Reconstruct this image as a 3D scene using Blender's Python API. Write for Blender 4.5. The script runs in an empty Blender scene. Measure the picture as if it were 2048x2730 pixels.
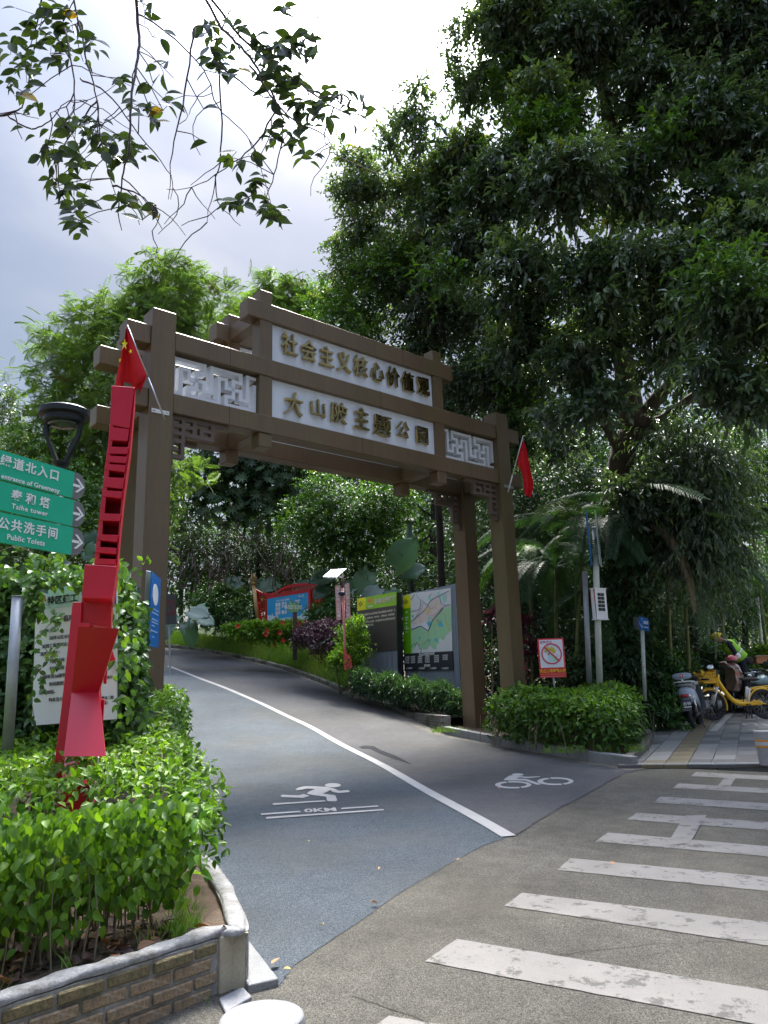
import bpy, bmesh, math, random
import numpy as np
from mathutils import Vector, Matrix
random.seed(7)
rng = np.random.default_rng(7)
scene = bpy.context.scene
COL = scene.collection
PI = math.pi

# ------------------------------------------------------------------ camera
PITCH, ROLL, CAMZ = 0.2232, 0.0304, 1.5
FD, CU, CV = 1614.6, 829.5, 1105.7            # focal length and centre in picture units (1659 wide)
cam_d = bpy.data.cameras.new('camera')
cam = bpy.data.objects.new('camera', cam_d)
COL.objects.link(cam)
scene.camera = cam
cp, sp, cr, sr = math.cos(PITCH), math.sin(PITCH), math.cos(ROLL), math.sin(ROLL)
up0, rt0, fw = Vector((0, -sp, cp)), Vector((1, 0, 0)), Vector((0, cp, sp))
RT = cr * rt0 - sr * up0
UP = sr * rt0 + cr * up0
M = Matrix((RT, UP, -fw)).transposed().to_4x4()
M.translation = Vector((0, 0, CAMZ))
cam.matrix_world = M
cam_d.sensor_fit = 'VERTICAL'
cam_d.sensor_height = 24.0
cam_d.sensor_width = 18.0
cam_d.lens = 24.0 * 1993.16 / 2730
cam_d.clip_start = 0.05
cam_d.clip_end = 2000

# ------------------------------------------------------------------ sky and sun
world = bpy.data.worlds.new('World')
scene.world = world
world.use_nodes = True
SUN_EL, SUN_AZ = math.radians(55), math.radians(2)      # azimuth from +Y towards +X
SUNV = Vector((math.sin(SUN_AZ) * math.cos(SUN_EL), math.cos(SUN_AZ) * math.cos(SUN_EL), math.sin(SUN_EL)))
SKY_STRENGTH = 0.12
def build_world():
    nt = world.node_tree
    N, L = nt.nodes, nt.links
    N.clear()
    out = N.new('ShaderNodeOutputWorld'); bg = N.new('ShaderNodeBackground')
    bg.inputs['Strength'].default_value = SKY_STRENGTH
    L.new(bg.outputs[0], out.inputs['Surface'])
    sky = N.new('ShaderNodeTexSky'); sky.sky_type = 'NISHITA'; sky.sun_disc = False
    sky.sun_elevation = SUN_EL; sky.sun_rotation = SUN_AZ
    sky.air_density = 1.4; sky.dust_density = 2.0
    tc = N.new('ShaderNodeTexCoord')
    # glow of the veiled sun
    dot = N.new('ShaderNodeVectorMath'); dot.operation = 'DOT_PRODUCT'
    nrm = N.new('ShaderNodeVectorMath'); nrm.operation = 'NORMALIZE'
    L.new(tc.outputs['Generated'], nrm.inputs[0])
    L.new(nrm.outputs[0], dot.inputs[0]); dot.inputs[1].default_value = SUNV
    glow = N.new('ShaderNodeMapRange'); glow.interpolation_type = 'SMOOTHERSTEP'
    glow.inputs['From Min'].default_value = 0.925; glow.inputs['From Max'].default_value = 1.0
    L.new(dot.outputs['Value'], glow.inputs['Value'])
    # clouds: stretch the direction so the bands flatten towards the horizon
    mp = N.new('ShaderNodeMapping'); mp.inputs['Scale'].default_value = (1.0, 1.0, 1.9)
    mp.inputs['Location'].default_value = (3.1, 0.4, 1.7)
    L.new(nrm.outputs[0], mp.inputs['Vector'])
    n1 = N.new('ShaderNodeTexNoise'); n1.inputs['Scale'].default_value = 2.6; n1.inputs['Detail'].default_value = 8
    n1.inputs['Roughness'].default_value = 0.48; n1.inputs['Distortion'].default_value = 0.25
    L.new(mp.outputs[0], n1.inputs['Vector'])
    add = N.new('ShaderNodeMath'); add.operation = 'MULTIPLY_ADD'
    L.new(glow.outputs[0], add.inputs[0]); add.inputs[1].default_value = 0.30
    L.new(n1.outputs['Fac'], add.inputs[2])
    ramp = N.new('ShaderNodeValToRGB')
    cr_ = ramp.color_ramp; cr_.interpolation = 'B_SPLINE'
    e = cr_.elements
    e[0].position = 0.36; e[0].color = (.33, .41, .62, 1)
    e[1].position = 0.86; e[1].color = (1.0, 1.0, 1.0, 1)
    for p_, c_ in ((0.48, (.38, .46, .66)), (0.56, (.50, .56, .74)), (0.64, (.74, .77, .87)), (0.74, (.95, .95, .98))):
        x = e.new(p_); x.color = (*c_, 1)
    L.new(add.outputs[0], ramp.inputs[0])
    # the thin cloud near the sun is several times brighter than the rest of the sky
    pw_ = N.new('ShaderNodeMath'); pw_.operation = 'POWER'; pw_.inputs[1].default_value = 2.2; L.new(glow.outputs[0], pw_.inputs[0])
    bo_ = N.new('ShaderNodeMath'); bo_.operation = 'MULTIPLY_ADD'; bo_.inputs[1].default_value = 1.6 / SKY_STRENGTH; bo_.inputs[2].default_value = 0.108 / SKY_STRENGTH; L.new(pw_.outputs[0], bo_.inputs[0])
    # overcast gradient, with the unseen zenith made extra bright to light the trees
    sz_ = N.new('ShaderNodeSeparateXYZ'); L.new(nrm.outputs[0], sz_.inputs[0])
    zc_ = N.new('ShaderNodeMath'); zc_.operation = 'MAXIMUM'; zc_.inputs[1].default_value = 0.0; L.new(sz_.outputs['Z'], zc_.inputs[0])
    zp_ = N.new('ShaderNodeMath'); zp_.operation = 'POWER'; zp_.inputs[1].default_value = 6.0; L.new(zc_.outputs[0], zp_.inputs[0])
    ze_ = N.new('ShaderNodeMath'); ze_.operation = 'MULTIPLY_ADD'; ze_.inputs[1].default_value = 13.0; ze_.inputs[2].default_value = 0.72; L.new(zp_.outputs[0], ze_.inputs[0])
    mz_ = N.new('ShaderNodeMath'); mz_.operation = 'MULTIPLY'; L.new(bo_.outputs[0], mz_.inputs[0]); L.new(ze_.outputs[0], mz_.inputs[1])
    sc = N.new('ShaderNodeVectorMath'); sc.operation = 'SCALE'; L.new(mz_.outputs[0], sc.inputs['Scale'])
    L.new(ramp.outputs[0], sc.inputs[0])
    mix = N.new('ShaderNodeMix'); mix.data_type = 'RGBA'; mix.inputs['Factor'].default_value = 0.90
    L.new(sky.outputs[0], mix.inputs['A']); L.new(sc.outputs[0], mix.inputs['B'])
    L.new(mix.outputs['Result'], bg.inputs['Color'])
build_world()
sun_d = bpy.data.lights.new('sun', 'SUN'); sun = bpy.data.objects.new('sun', sun_d); COL.objects.link(sun)
sun_d.energy = 1.7; sun_d.angle = math.radians(22); sun_d.color = (1.0, .95, .86)
sun.rotation_euler = (-SUNV).to_track_quat('-Z', 'Y').to_euler()
sun.location = (0, 20, 40)
vs = scene.view_settings
vs.view_transform = 'Standard'; vs.look = 'None'; vs.exposure = 2.3; vs.gamma = 1.0; vs.use_curve_mapping = False
cy = scene.cycles
cy.max_bounces = 6; cy.diffuse_bounces = 3; cy.glossy_bounces = 3; cy.transmission_bounces = 4; cy.transparent_max_bounces = 6
cy.caustics_reflective = False; cy.caustics_refractive = False
cy.use_denoising = True

# ------------------------------------------------------------------ ground heights and sight lines (used to measure places)
def sstep(a, b, x):
    t = np.clip((x - a) / (b - a), 0, 1)
    return t * t * (3 - 2 * t)
def H(x, y):
    x = np.asarray(x, float); y = np.asarray(y, float)
    q = -0.52 * x + 0.85 * y
    p = (x - 2.45) * 0.85 + (y - 15.9) * 0.52
    k = 1.2
    ramp = 0.125 * k * np.log1p(np.exp(np.clip((q - 13.2) / k, -30, 30)))
    ramp = np.where((q - 13.2) / k > 30, 0.125 * (q - 13.2), ramp)
    z = 0.022 * y + np.minimum(ramp, 3.6) * (1 - sstep(1.0, 4.0, p))
    return z
def hz(x, y): return float(H(x, y))
def ray(u, v):
    a, b = u - CU, v - CV
    d = RT * a - UP * b + fw * FD
    return d.normalized()
def P(u, v, y):
    """point at world depth y seen at picture place (u, v)"""
    d = ray(u, v); t = y / d.y
    return Vector((d.x * t, y, CAMZ + d.z * t))
def G(u, v, off=0.0):
    """ground point seen at picture place (u, v)"""
    d = ray(u, v); lo = None; t = 0.8; pv = None
    while t < 90:
        x, y, z = d.x * t, d.y * t, CAMZ + d.z * t
        g = z - hz(x, y) - off
        if g <= 0:
            a, b = t - 0.1, t
            for _ in range(18):
                m = (a + b) / 2
                if CAMZ + d.z * m - hz(d.x * m, d.y * m) - off <= 0: b = m
                else: a = m
            return Vector((d.x * b, d.y * b, CAMZ + d.z * b))
        t += 0.1
    return Vector((d.x * 60, d.y * 60, hz(d.x * 60, d.y * 60)))

# ------------------------------------------------------------------ scene helpers
def tag(o, label=None, cat=None, group=None, kind=None):
    if label: o['label'] = label
    if cat: o['category'] = cat
    if group: o['group'] = group
    if kind: o['kind'] = kind
    return o
def empty(name, loc=(0, 0, 0), rz=0.0, parent=None):
    o = bpy.data.objects.new(name, None); COL.objects.link(o)
    o.location = loc; o.rotation_euler = (0, 0, rz); o.empty_display_size = .1
    if parent: o.parent = parent
    return o
def thing(name, label, cat, loc=(0, 0, 0), rz=0.0, group=None):
    return tag(empty(name, loc, rz), label, cat, group)
def link(name, me, mats, parent=None, kind=None):
    o = bpy.data.objects.new(name, me); COL.objects.link(o)
    if mats is not None:
        for m in (mats if isinstance(mats, (list, tuple)) else [mats]): me.materials.append(m)
    if parent: o.parent = parent
    if kind: o['kind'] = kind
    return o
def to_local(parent, v):
    """world point to the space of a parent that is only moved and turned about Z"""
    c, s = math.cos(-parent.rotation_euler[2]), math.sin(-parent.rotation_euler[2])
    d = Vector(v) - Vector(parent.location)
    return Vector((c * d.x - s * d.y, s * d.x + c * d.y, d.z))
class MB:
    def __init__(s): s.v, s.f, s.m = [], [], []
    def add(s, vs, fs, mi=0):
        n = len(s.v); s.v += [tuple(v) for v in vs]
        for f in fs: s.f.append(tuple(i + n for i in f)); s.m.append(mi)
        return s
    def box(s, x0, x1, y0, y1, z0, z1, mi=0):
        return s.hexa([(x0, y0, z0), (x1, y0, z0), (x1, y1, z0), (x0, y1, z0), (x0, y0, z1), (x1, y0, z1), (x1, y1, z1), (x0, y1, z1)], mi)
    def hexa(s, c, mi=0):
        return s.add(c, [(3, 2, 1, 0), (4, 5, 6, 7), (0, 1, 5, 4), (1, 2, 6, 5), (2, 3, 7, 6), (3, 0, 4, 7)], mi)
    def prism(s, pts, ext, mi=0):
        """polygon of 3D points extruded by a vector"""
        n = len(pts); e = Vector(ext)
        vs = [Vector(p) for p in pts] + [Vector(p) + e for p in pts]
        fs = [tuple(range(n)), tuple(range(2 * n - 1, n - 1, -1))] + [(i, i + n, (i + 1) % n + n, (i + 1) % n) for i in range(n)]
        return s.add(vs, fs, mi)
    def tube(s, pts, rad, seg=8, cap=True, mi=0):
        pts = [Vector(p) for p in pts]; n = len(pts)
        if not hasattr(rad, '__len__'): rad = [rad] * n
        prev = None; rings = []
        for i, p in enumerate(pts):
            t = (pts[min(i + 1, n - 1)] - pts[max(i - 1, 0)])
            t = t.normalized() if t.length > 1e-9 else Vector((0, 0, 1))
            if prev is None:
                a = Vector((0, 0, 1)) if abs(t.z) < .9 else Vector((1, 0, 0))
                u = t.cross(a).normalized()
            else:
                u = (prev - t * prev.dot(t)).normalized()
            prev = u; w = t.cross(u)
            rings.append([p + (u * math.cos(2 * PI * k / seg) + w * math.sin(2 * PI * k / seg)) * rad[i] for k in range(seg)])
        vs = [q for r in rings for q in r]; fs = []
        for i in range(n - 1):
            for k in range(seg):
                fs.append((i * seg + k, i * seg + (k + 1) % seg, (i + 1) * seg + (k + 1) % seg, (i + 1) * seg + k))
        if cap: fs += [tuple(range(seg))[::-1], tuple(range((n - 1) * seg, n * seg))]
        return s.add(vs, fs, mi)
    def lathe(s, prof, seg=20, c=(0, 0, 0), mi=0):
        vs = []; fs = []
        for r, z in prof:
            vs += [(c[0] + r * math.cos(2 * PI * k / seg), c[1] + r * math.sin(2 * PI * k / seg), c[2] + z) for k in range(seg)]
        for i in range(len(prof) - 1):
            for k in range(seg):
                fs.append((i * seg + k, i * seg + (k + 1) % seg, (i + 1) * seg + (k + 1) % seg, (i + 1) * seg + k))
        fs += [tuple(range(seg))[::-1], tuple(range((len(prof) - 1) * seg, len(prof) * seg))]
        return s.add(vs, fs, mi)
    def ball(s, c, r, seg=14, rings=8, mi=0):
        if not hasattr(r, '__len__'): r = (r, r, r)
        vs = [(c[0], c[1], c[2] - r[2])]; fs = []
        for i in range(1, rings):
            a = PI * i / rings
            for k in range(seg):
                vs.append((c[0] + r[0] * math.sin(a) * math.cos(2 * PI * k / seg), c[1] + r[1] * math.sin(a) * math.sin(2 * PI * k / seg), c[2] - r[2] * math.cos(a)))
        vs.append((c[0], c[1], c[2] + r[2]))
        for k in range(seg): fs.append((0, 1 + (k + 1) % seg, 1 + k))
        for i in range(rings - 2):
            for k in range(seg):
                a = 1 + i * seg
                fs.append((a + k, a + (k + 1) % seg, a + seg + (k + 1) % seg, a + seg + k))
        t = len(vs) - 1; a = 1 + (rings - 2) * seg
        for k in range(seg): fs.append((t, a + k, a + (k + 1) % seg))
        return s.add(vs, fs, mi)
    def torus(s, c, R, r, ax=(0, 1, 0), seg=32, sub=8, a0=0, a1=2 * PI, mi=0):
        ax = Vector(ax).normalized(); u = ax.cross(Vector((0, 0, 1)));
        u = u.normalized() if u.length > .01 else Vector((1, 0, 0)); w = ax.cross(u)
        full = abs(a1 - a0 - 2 * PI) < 1e-6
        n = seg if full else seg + 1; vs = []; fs = []
        for i in range(n):
            a = a0 + (a1 - a0) * i / seg; d = u * math.cos(a) + w * math.sin(a)
            for k in range(sub):
                b = 2 * PI * k / sub
                vs.append(Vector(c) + d * (R + r * math.cos(b)) + ax * (r * math.sin(b)))
        for i in range(seg if full else seg):
            j = (i + 1) % n
            if not full and i + 1 >= n: break
            for k in range(sub):
                fs.append((i * sub + k, i * sub + (k + 1) % sub, j * sub + (k + 1) % sub, j * sub + k))
        return s.add(vs, fs, mi)
    def mesh(s, name, smooth=False, bevel=0.0, fix=True):
        me = bpy.data.meshes.new(name); me.from_pydata(s.v, [], s.f)
        if any(s.m): me.polygons.foreach_set('material_index', s.m)
        if fix or bevel:
            bm = bmesh.new(); bm.from_mesh(me)
            bmesh.ops.recalc_face_normals(bm, faces=bm.faces)
            if bevel:
                bmesh.ops.bevel(bm, geom=[e for e in bm.edges if e.is_manifold and e.calc_face_angle(0) > .5], offset=bevel, segments=1, affect='EDGES', clamp_overlap=True)
            bm.to_mesh(me); bm.free()
        if smooth: me.polygons.foreach_set('use_smooth', [True] * len(me.polygons))
        me.update()
        return me
    def build(s, name, mats, parent=None, kind=None, smooth=False, bevel=0.0):
        return link(name, s.mesh(name, smooth, bevel), mats, parent, kind)

# ------------------------------------------------------------------ materials
def newmat(name):
    m = bpy.data.materials.new(name); m.use_nodes = True
    return m, m.node_tree.nodes, m.node_tree.links, m.node_tree.nodes['Principled BSDF']
def pmat(name, col, rough=.6, metal=0.0, var=.12, vscale=3.0, grain=0.0, gscale=80.0, bump=0.0, bscale=60.0, col2=None, c2scale=1.5, c2lo=.5, c2hi=.65, spec=.5, coat=0.0, stretch=(1, 1, 1), emit=0):
    m, N, L, B = newmat(name)
    B.inputs['Roughness'].default_value = rough; B.inputs['Metallic'].default_value = metal
    B.inputs['Specular IOR Level'].default_value = spec; B.inputs['Coat Weight'].default_value = coat
    tc = N.new('ShaderNodeTexCoord'); mp = N.new('ShaderNodeMapping'); mp.inputs['Scale'].default_value = stretch
    L.new(tc.outputs['Object'], mp.inputs[0])
    def noise(sc, det=4, ro=.6):
        n = N.new('ShaderNodeTexNoise'); n.inputs['Scale'].default_value = sc; n.inputs['Detail'].default_value = det; n.inputs['Roughness'].default_value = ro
        L.new(mp.outputs[0], n.inputs['Vector']); return n
    base = N.new('ShaderNodeRGB'); base.outputs[0].default_value = (*col, 1); cur = base.outputs[0]
    if col2 is not None:
        n = noise(c2scale, 6, .65); mr = N.new('ShaderNodeMapRange'); mr.inputs['From Min'].default_value = c2lo; mr.inputs['From Max'].default_value = c2hi
        L.new(n.outputs['Fac'], mr.inputs['Value'])
        mx = N.new('ShaderNodeMix'); mx.data_type = 'RGBA'; L.new(mr.outputs[0], mx.inputs['Factor']); L.new(cur, mx.inputs['A']); mx.inputs['B'].default_value = (*col2, 1)
        cur = mx.outputs['Result']
    for amt, sc in ((var, vscale), (grain, gscale)):
        if amt:
            n = noise(sc, 5, .6); mr = N.new('ShaderNodeMapRange'); mr.inputs['From Min'].default_value = .3; mr.inputs['From Max'].default_value = .7
            mr.inputs['To Min'].default_value = 1 - amt; mr.inputs['To Max'].default_value = 1 + amt
            L.new(n.outputs['Fac'], mr.inputs['Value'])
            mu = N.new('ShaderNodeVectorMath'); mu.operation = 'SCALE'; L.new(cur, mu.inputs[0]); L.new(mr.outputs[0], mu.inputs['Scale']); cur = mu.outputs[0]
    L.new(cur, B.inputs['Base Color'])
    if bump:
        n = noise(bscale, 4, .6); b = N.new('ShaderNodeBump'); b.inputs['Strength'].default_value = bump; b.inputs['Distance'].default_value = .01
        L.new(n.outputs['Fac'], b.inputs['Height']); L.new(b.outputs[0], B.inputs['Normal'])
    return m
def asphalt(name, a, b, c, sc=220.0, patch=None, blotch=.15):
    """coarse mineral surface: two grain colours over a binder, with wear blotches"""
    m, N, L, B = newmat(name); B.inputs['Roughness'].default_value = .85; B.inputs['Specular IOR Level'].default_value = .25
    tc = N.new('ShaderNodeTexCoord')
    def noise(s, d=3):
        n = N.new('ShaderNodeTexNoise'); n.inputs['Scale'].default_value = s; n.inputs['Detail'].default_value = d; L.new(tc.outputs['Object'], n.inputs['Vector']); return n
    vo = N.new('ShaderNodeTexVoronoi'); vo.inputs['Scale'].default_value = sc; L.new(tc.outputs['Object'], vo.inputs['Vector'])
    sep = N.new('ShaderNodeSeparateColor'); L.new(vo.outputs['Color'], sep.inputs[0])
    rp = N.new('ShaderNodeValToRGB'); e = rp.color_ramp.elements
    e[0].position = 0; e[0].color = (*a, 1); e[1].position = .95; e[1].color = (*c, 1)
    x = e.new(.45); x.color = (*b, 1); L.new(sep.outputs[0], rp.inputs[0]); cur = rp.outputs[0]
    if patch:
        n = noise(.55, 6); mr = N.new('ShaderNodeMapRange'); mr.inputs['From Min'].default_value = .46; mr.inputs['From Max'].default_value = .64; mr.inputs['To Max'].default_value = .55
        L.new(n.outputs['Fac'], mr.inputs['Value'])
        mx = N.new('ShaderNodeMix'); mx.data_type = 'RGBA'; L.new(mr.outputs[0], mx.inputs['Factor']); L.new(cur, mx.inputs['A']); mx.inputs['B'].default_value = (*patch, 1); cur = mx.outputs['Result']
    for s_, am in ((.9, blotch), (6, blotch * .6), (45, .12)):
        n = noise(s_, 6); mr = N.new('ShaderNodeMapRange'); mr.inputs['From Min'].default_value = .3; mr.inputs['From Max'].default_value = .7
        mr.inputs['To Min'].default_value = 1 - am; mr.inputs['To Max'].default_value = 1 + am; L.new(n.outputs['Fac'], mr.inputs['Value'])
        mu = N.new('ShaderNodeVectorMath'); mu.operation = 'SCALE'; L.new(cur, mu.inputs[0]); L.new(mr.outputs[0], mu.inputs['Scale']); cur = mu.outputs[0]
    L.new(cur, B.inputs['Base Color'])
    bp = N.new('ShaderNodeBump'); bp.inputs['Strength'].default_value = .55; bp.inputs['Distance'].default_value = .006
    L.new(vo.outputs['Distance'], bp.inputs['Height']); L.new(bp.outputs[0], B.inputs['Normal'])
    return m
def paint(name, col, under, thr=.60, scale=9.0):
    """road paint worn through to the surface under it"""
    m, N, L, B = newmat(name); B.inputs['Roughness'].default_value = .7
    tc = N.new('ShaderNodeTexCoord')
    def noise(s, d, r=.6):
        n = N.new('ShaderNodeTexNoise'); n.inputs['Scale'].default_value = s; n.inputs['Detail'].default_value = d; n.inputs['Roughness'].default_value = r
        L.new(tc.outputs['Object'], n.inputs['Vector']); return n
    n = noise(scale, 12, .75); mr = N.new('ShaderNodeMapRange'); mr.inputs['From Min'].default_value = thr; mr.inputs['From Max'].default_value = thr + .05
    L.new(n.outputs['Fac'], mr.inputs['Value'])
    g = noise(2.5, 8); mg = N.new('ShaderNodeMapRange'); mg.inputs['From Min'].default_value = .3; mg.inputs['From Max'].default_value = .7; mg.inputs['To Min'].default_value = .80; mg.inputs['To Max'].default_value = 1.08
    L.new(g.outputs['Fac'], mg.inputs['Value'])
    g2 = noise(160, 3); mg2 = N.new('ShaderNodeMapRange'); mg2.inputs['From Min'].default_value = .3; mg2.inputs['From Max'].default_value = .7; mg2.inputs['To Min'].default_value = .82; mg2.inputs['To Max'].default_value = 1.1
    L.new(g2.outputs['Fac'], mg2.inputs['Value'])
    mm = N.new('ShaderNodeMath'); mm.operation = 'MULTIPLY'; L.new(mg.outputs[0], mm.inputs[0]); L.new(mg2.outputs[0], mm.inputs[1])
    c = N.new('ShaderNodeVectorMath'); c.operation = 'SCALE'; c.inputs[0].default_value = col; L.new(mm.outputs[0], c.inputs['Scale'])
    mx = N.new('ShaderNodeMix'); mx.data_type = 'RGBA'; L.new(mr.outputs[0], mx.inputs['Factor']); L.new(c.outputs[0], mx.inputs['A']); mx.inputs['B'].default_value = (*under, 1)
    L.new(mx.outputs['Result'], B.inputs['Base Color'])
    return m
MAT = {}
MAT['road'] = asphalt('road_asphalt', (.036, .034, .028), (.076, .070, .057), (.165, .150, .120), 230, patch=(.102, .089, .066), blotch=.26)
MAT['blue'] = asphalt('blue_asphalt', (.026, .035, .043), (.054, .068, .081), (.115, .13, .142), 190, patch=(.082, .079, .069), blotch=.14)
MAT['grey'] = asphalt('grey_asphalt', (.042, .041, .043), (.073, .071, .073), (.122, .118, .118), 260, patch=(.083, .08, .072), blotch=.15)
MAT['line'] = paint('lane_paint', (.38, .365, .345), (.09, .09, .09), .66, 14)
MAT['stripe'] = paint('crosswalk_paint', (.215, .197, .175), (.078, .072, .06), .54, 8)
MAT['soil'] = pmat('soil', (.10, .065, .04), .95, var=.35, vscale=6, grain=.4, gscale=50, bump=.8, bscale=40, col2=(.045, .04, .025), c2scale=2.5)
MAT['bronze'] = pmat('bronze_panel', (.150, .104, .060), .40, metal=.15, var=.10, vscale=1.4, grain=.09, gscale=26, stretch=(1, 1, .12), col2=(.150, .128, .052), c2scale=1.1, c2lo=.50, c2hi=.75)
MAT['white_board'] = pmat('white_board', (.70, .76, .84), .45, var=.05, vscale=2, col2=(.50, .52, .48), c2scale=2.2, c2lo=.58, c2hi=.8, stretch=(2, 2, .5))
MAT['fret'] = pmat('silver_fret', (.70, .74, .80), .45, metal=.05, var=.05)
MAT['fret_brown'] = pmat('brown_fret', (.14, .105, .085), .5, metal=.2, var=.08)
MAT['gold'] = pmat('gold_letter', (.50, .36, .14), .16, metal=1.0, var=.25, vscale=9, bump=.35, bscale=9)
MAT['steel'] = pmat('brushed_steel', (.55, .56, .58), .3, metal=.9, var=.08)
MAT['galv'] = pmat('galvanised_steel', (.36, .39, .42), .5, metal=.4, var=.14, vscale=8)
MAT['black'] = pmat('black_metal', (.018, .022, .028), .4, var=.15, spec=.4)
MAT['black_rubber'] = pmat('black_rubber', (.02, .02, .022), .75, var=.2)
MAT['plastic_dark'] = pmat('dark_plastic', (.035, .037, .042), .35, var=.1)
MAT['white'] = pmat('white_paint', (.78, .78, .80), .4, var=.04)
MAT['white_pole'] = pmat('white_pole', (.58, .62, .58), .5, var=.10, vscale=4, col2=(.30, .33, .20), c2scale=1.6, c2lo=.52, c2hi=.72, stretch=(3, 3, 1))
MAT['red'] = pmat('crimson_paint', (.56, .006, .035), .32, var=.05, vscale=2, spec=.5)
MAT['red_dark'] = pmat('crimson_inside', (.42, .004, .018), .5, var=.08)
MAT['flag'] = pmat('red_cloth', (.62, .004, .014), .75, var=.06, vscale=4)
MAT['flag_star'] = pmat('yellow_star', (.85, .72, .02), .7, var=.02)
MAT['sign_green'] = pmat('green_sign', (.006, .47, .27), .35, var=.03)
MAT['sign_grey'] = pmat('grey_sign_end', (.16, .16, .165), .4, var=.05)
MAT['ink_white'] = pmat('white_lettering', (.85, .87, .88), .5, var=0)
MAT['ink_black'] = pmat('black_lettering', (.02, .02, .02), .6, var=0)
MAT['granite'] = pmat('granite', (.225, .225, .22), .75, var=.12, vscale=4, grain=.35, gscale=150, bump=.3, bscale=150, col2=(.19, .175, .145), c2scale=1.2, c2lo=.55, c2hi=.75)
MAT['granite_light'] = pmat('pale_granite', (.235, .235, .24), .7, var=.10, vscale=5, grain=.35, gscale=190, bump=.3, bscale=190)
MAT['mortar'] = pmat('mortar', (.27, .26, .24), .95, var=.25, vscale=8, grain=.25, gscale=60, bump=1, bscale=30, col2=(.12, .12, .085), c2scale=3, c2lo=.52, c2hi=.68)
MAT['cap'] = pmat('rough_cement', (.27, .265, .255), .95, var=.22, vscale=9, grain=.2, gscale=60, bump=1, bscale=24, col2=(.14, .125, .10), c2scale=5, c2lo=.50, c2hi=.7)
MAT['brick'] = pmat('sand_brick', (.26, .185, .11), .95, var=.32, vscale=11, grain=.35, gscale=70, bump=1, bscale=30, col2=(.27, .26, .235), c2scale=7, c2lo=.52, c2hi=.64)
MAT['brick_moss'] = pmat('mossy_brick', (.19, .145, .075), .95, var=.35, vscale=9, grain=.3, gscale=60, bump=.8, bscale=50, col2=(.085, .085, .04), c2scale=6, c2lo=.45, c2hi=.65)
MAT['old_brick'] = pmat('old_grey_brick', (.135, .12, .095), .95, var=.3, vscale=7, grain=.3, gscale=60, bump=.6, bscale=50, col2=(.05, .055, .03), c2scale=3)
MAT['kerb_old'] = pmat('old_kerb', (.16, .15, .12), .95, var=.3, vscale=4, grain=.25, gscale=60, bump=.7, bscale=40, col2=(.06, .065, .035), c2scale=1.8, c2lo=.45, c2hi=.62)
MAT['tile'] = pmat('grey_paving', (.160, .155, .145), .8, var=.15, vscale=1.2, grain=.2, gscale=120, bump=.2, bscale=120)
MAT['tile_light'] = pmat('pale_paving', (.20, .195, .18), .8, var=.15, vscale=1.2, grain=.2, gscale=120, bump=.2, bscale=120)
MAT['tile_dark'] = pmat('dark_paving', (.105, .10, .095), .8, var=.15, vscale=1.2, grain=.2, gscale=120, bump=.2, bscale=120)
MAT['tactile'] = pmat('tactile_paving', (.155, .125, .07), .85, var=.3, vscale=2.5, grain=.2, gscale=90, col2=(.13, .12, .08), c2scale=1.5)
MAT['bark'] = pmat('bark', (.075, .055, .042), .95, var=.35, vscale=3, grain=.3, gscale=25, bump=1, bscale=14, stretch=(1, 1, .35))
MAT['bark_dark'] = pmat('dark_bark', (.028, .022, .018), .95, var=.3, vscale=3, bump=1, bscale=14)
MAT['twig'] = pmat('twig', (.06, .045, .05), .9, var=.2, vscale=8)
MAT['stem'] = pmat('pale_stem', (.17, .14, .085), .9, var=.25, vscale=20)
def flat(name, col, rough=.5): 
    if name not in MAT: MAT[name] = pmat(name, col, rough, var=.03)
    return MAT[name]

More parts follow.
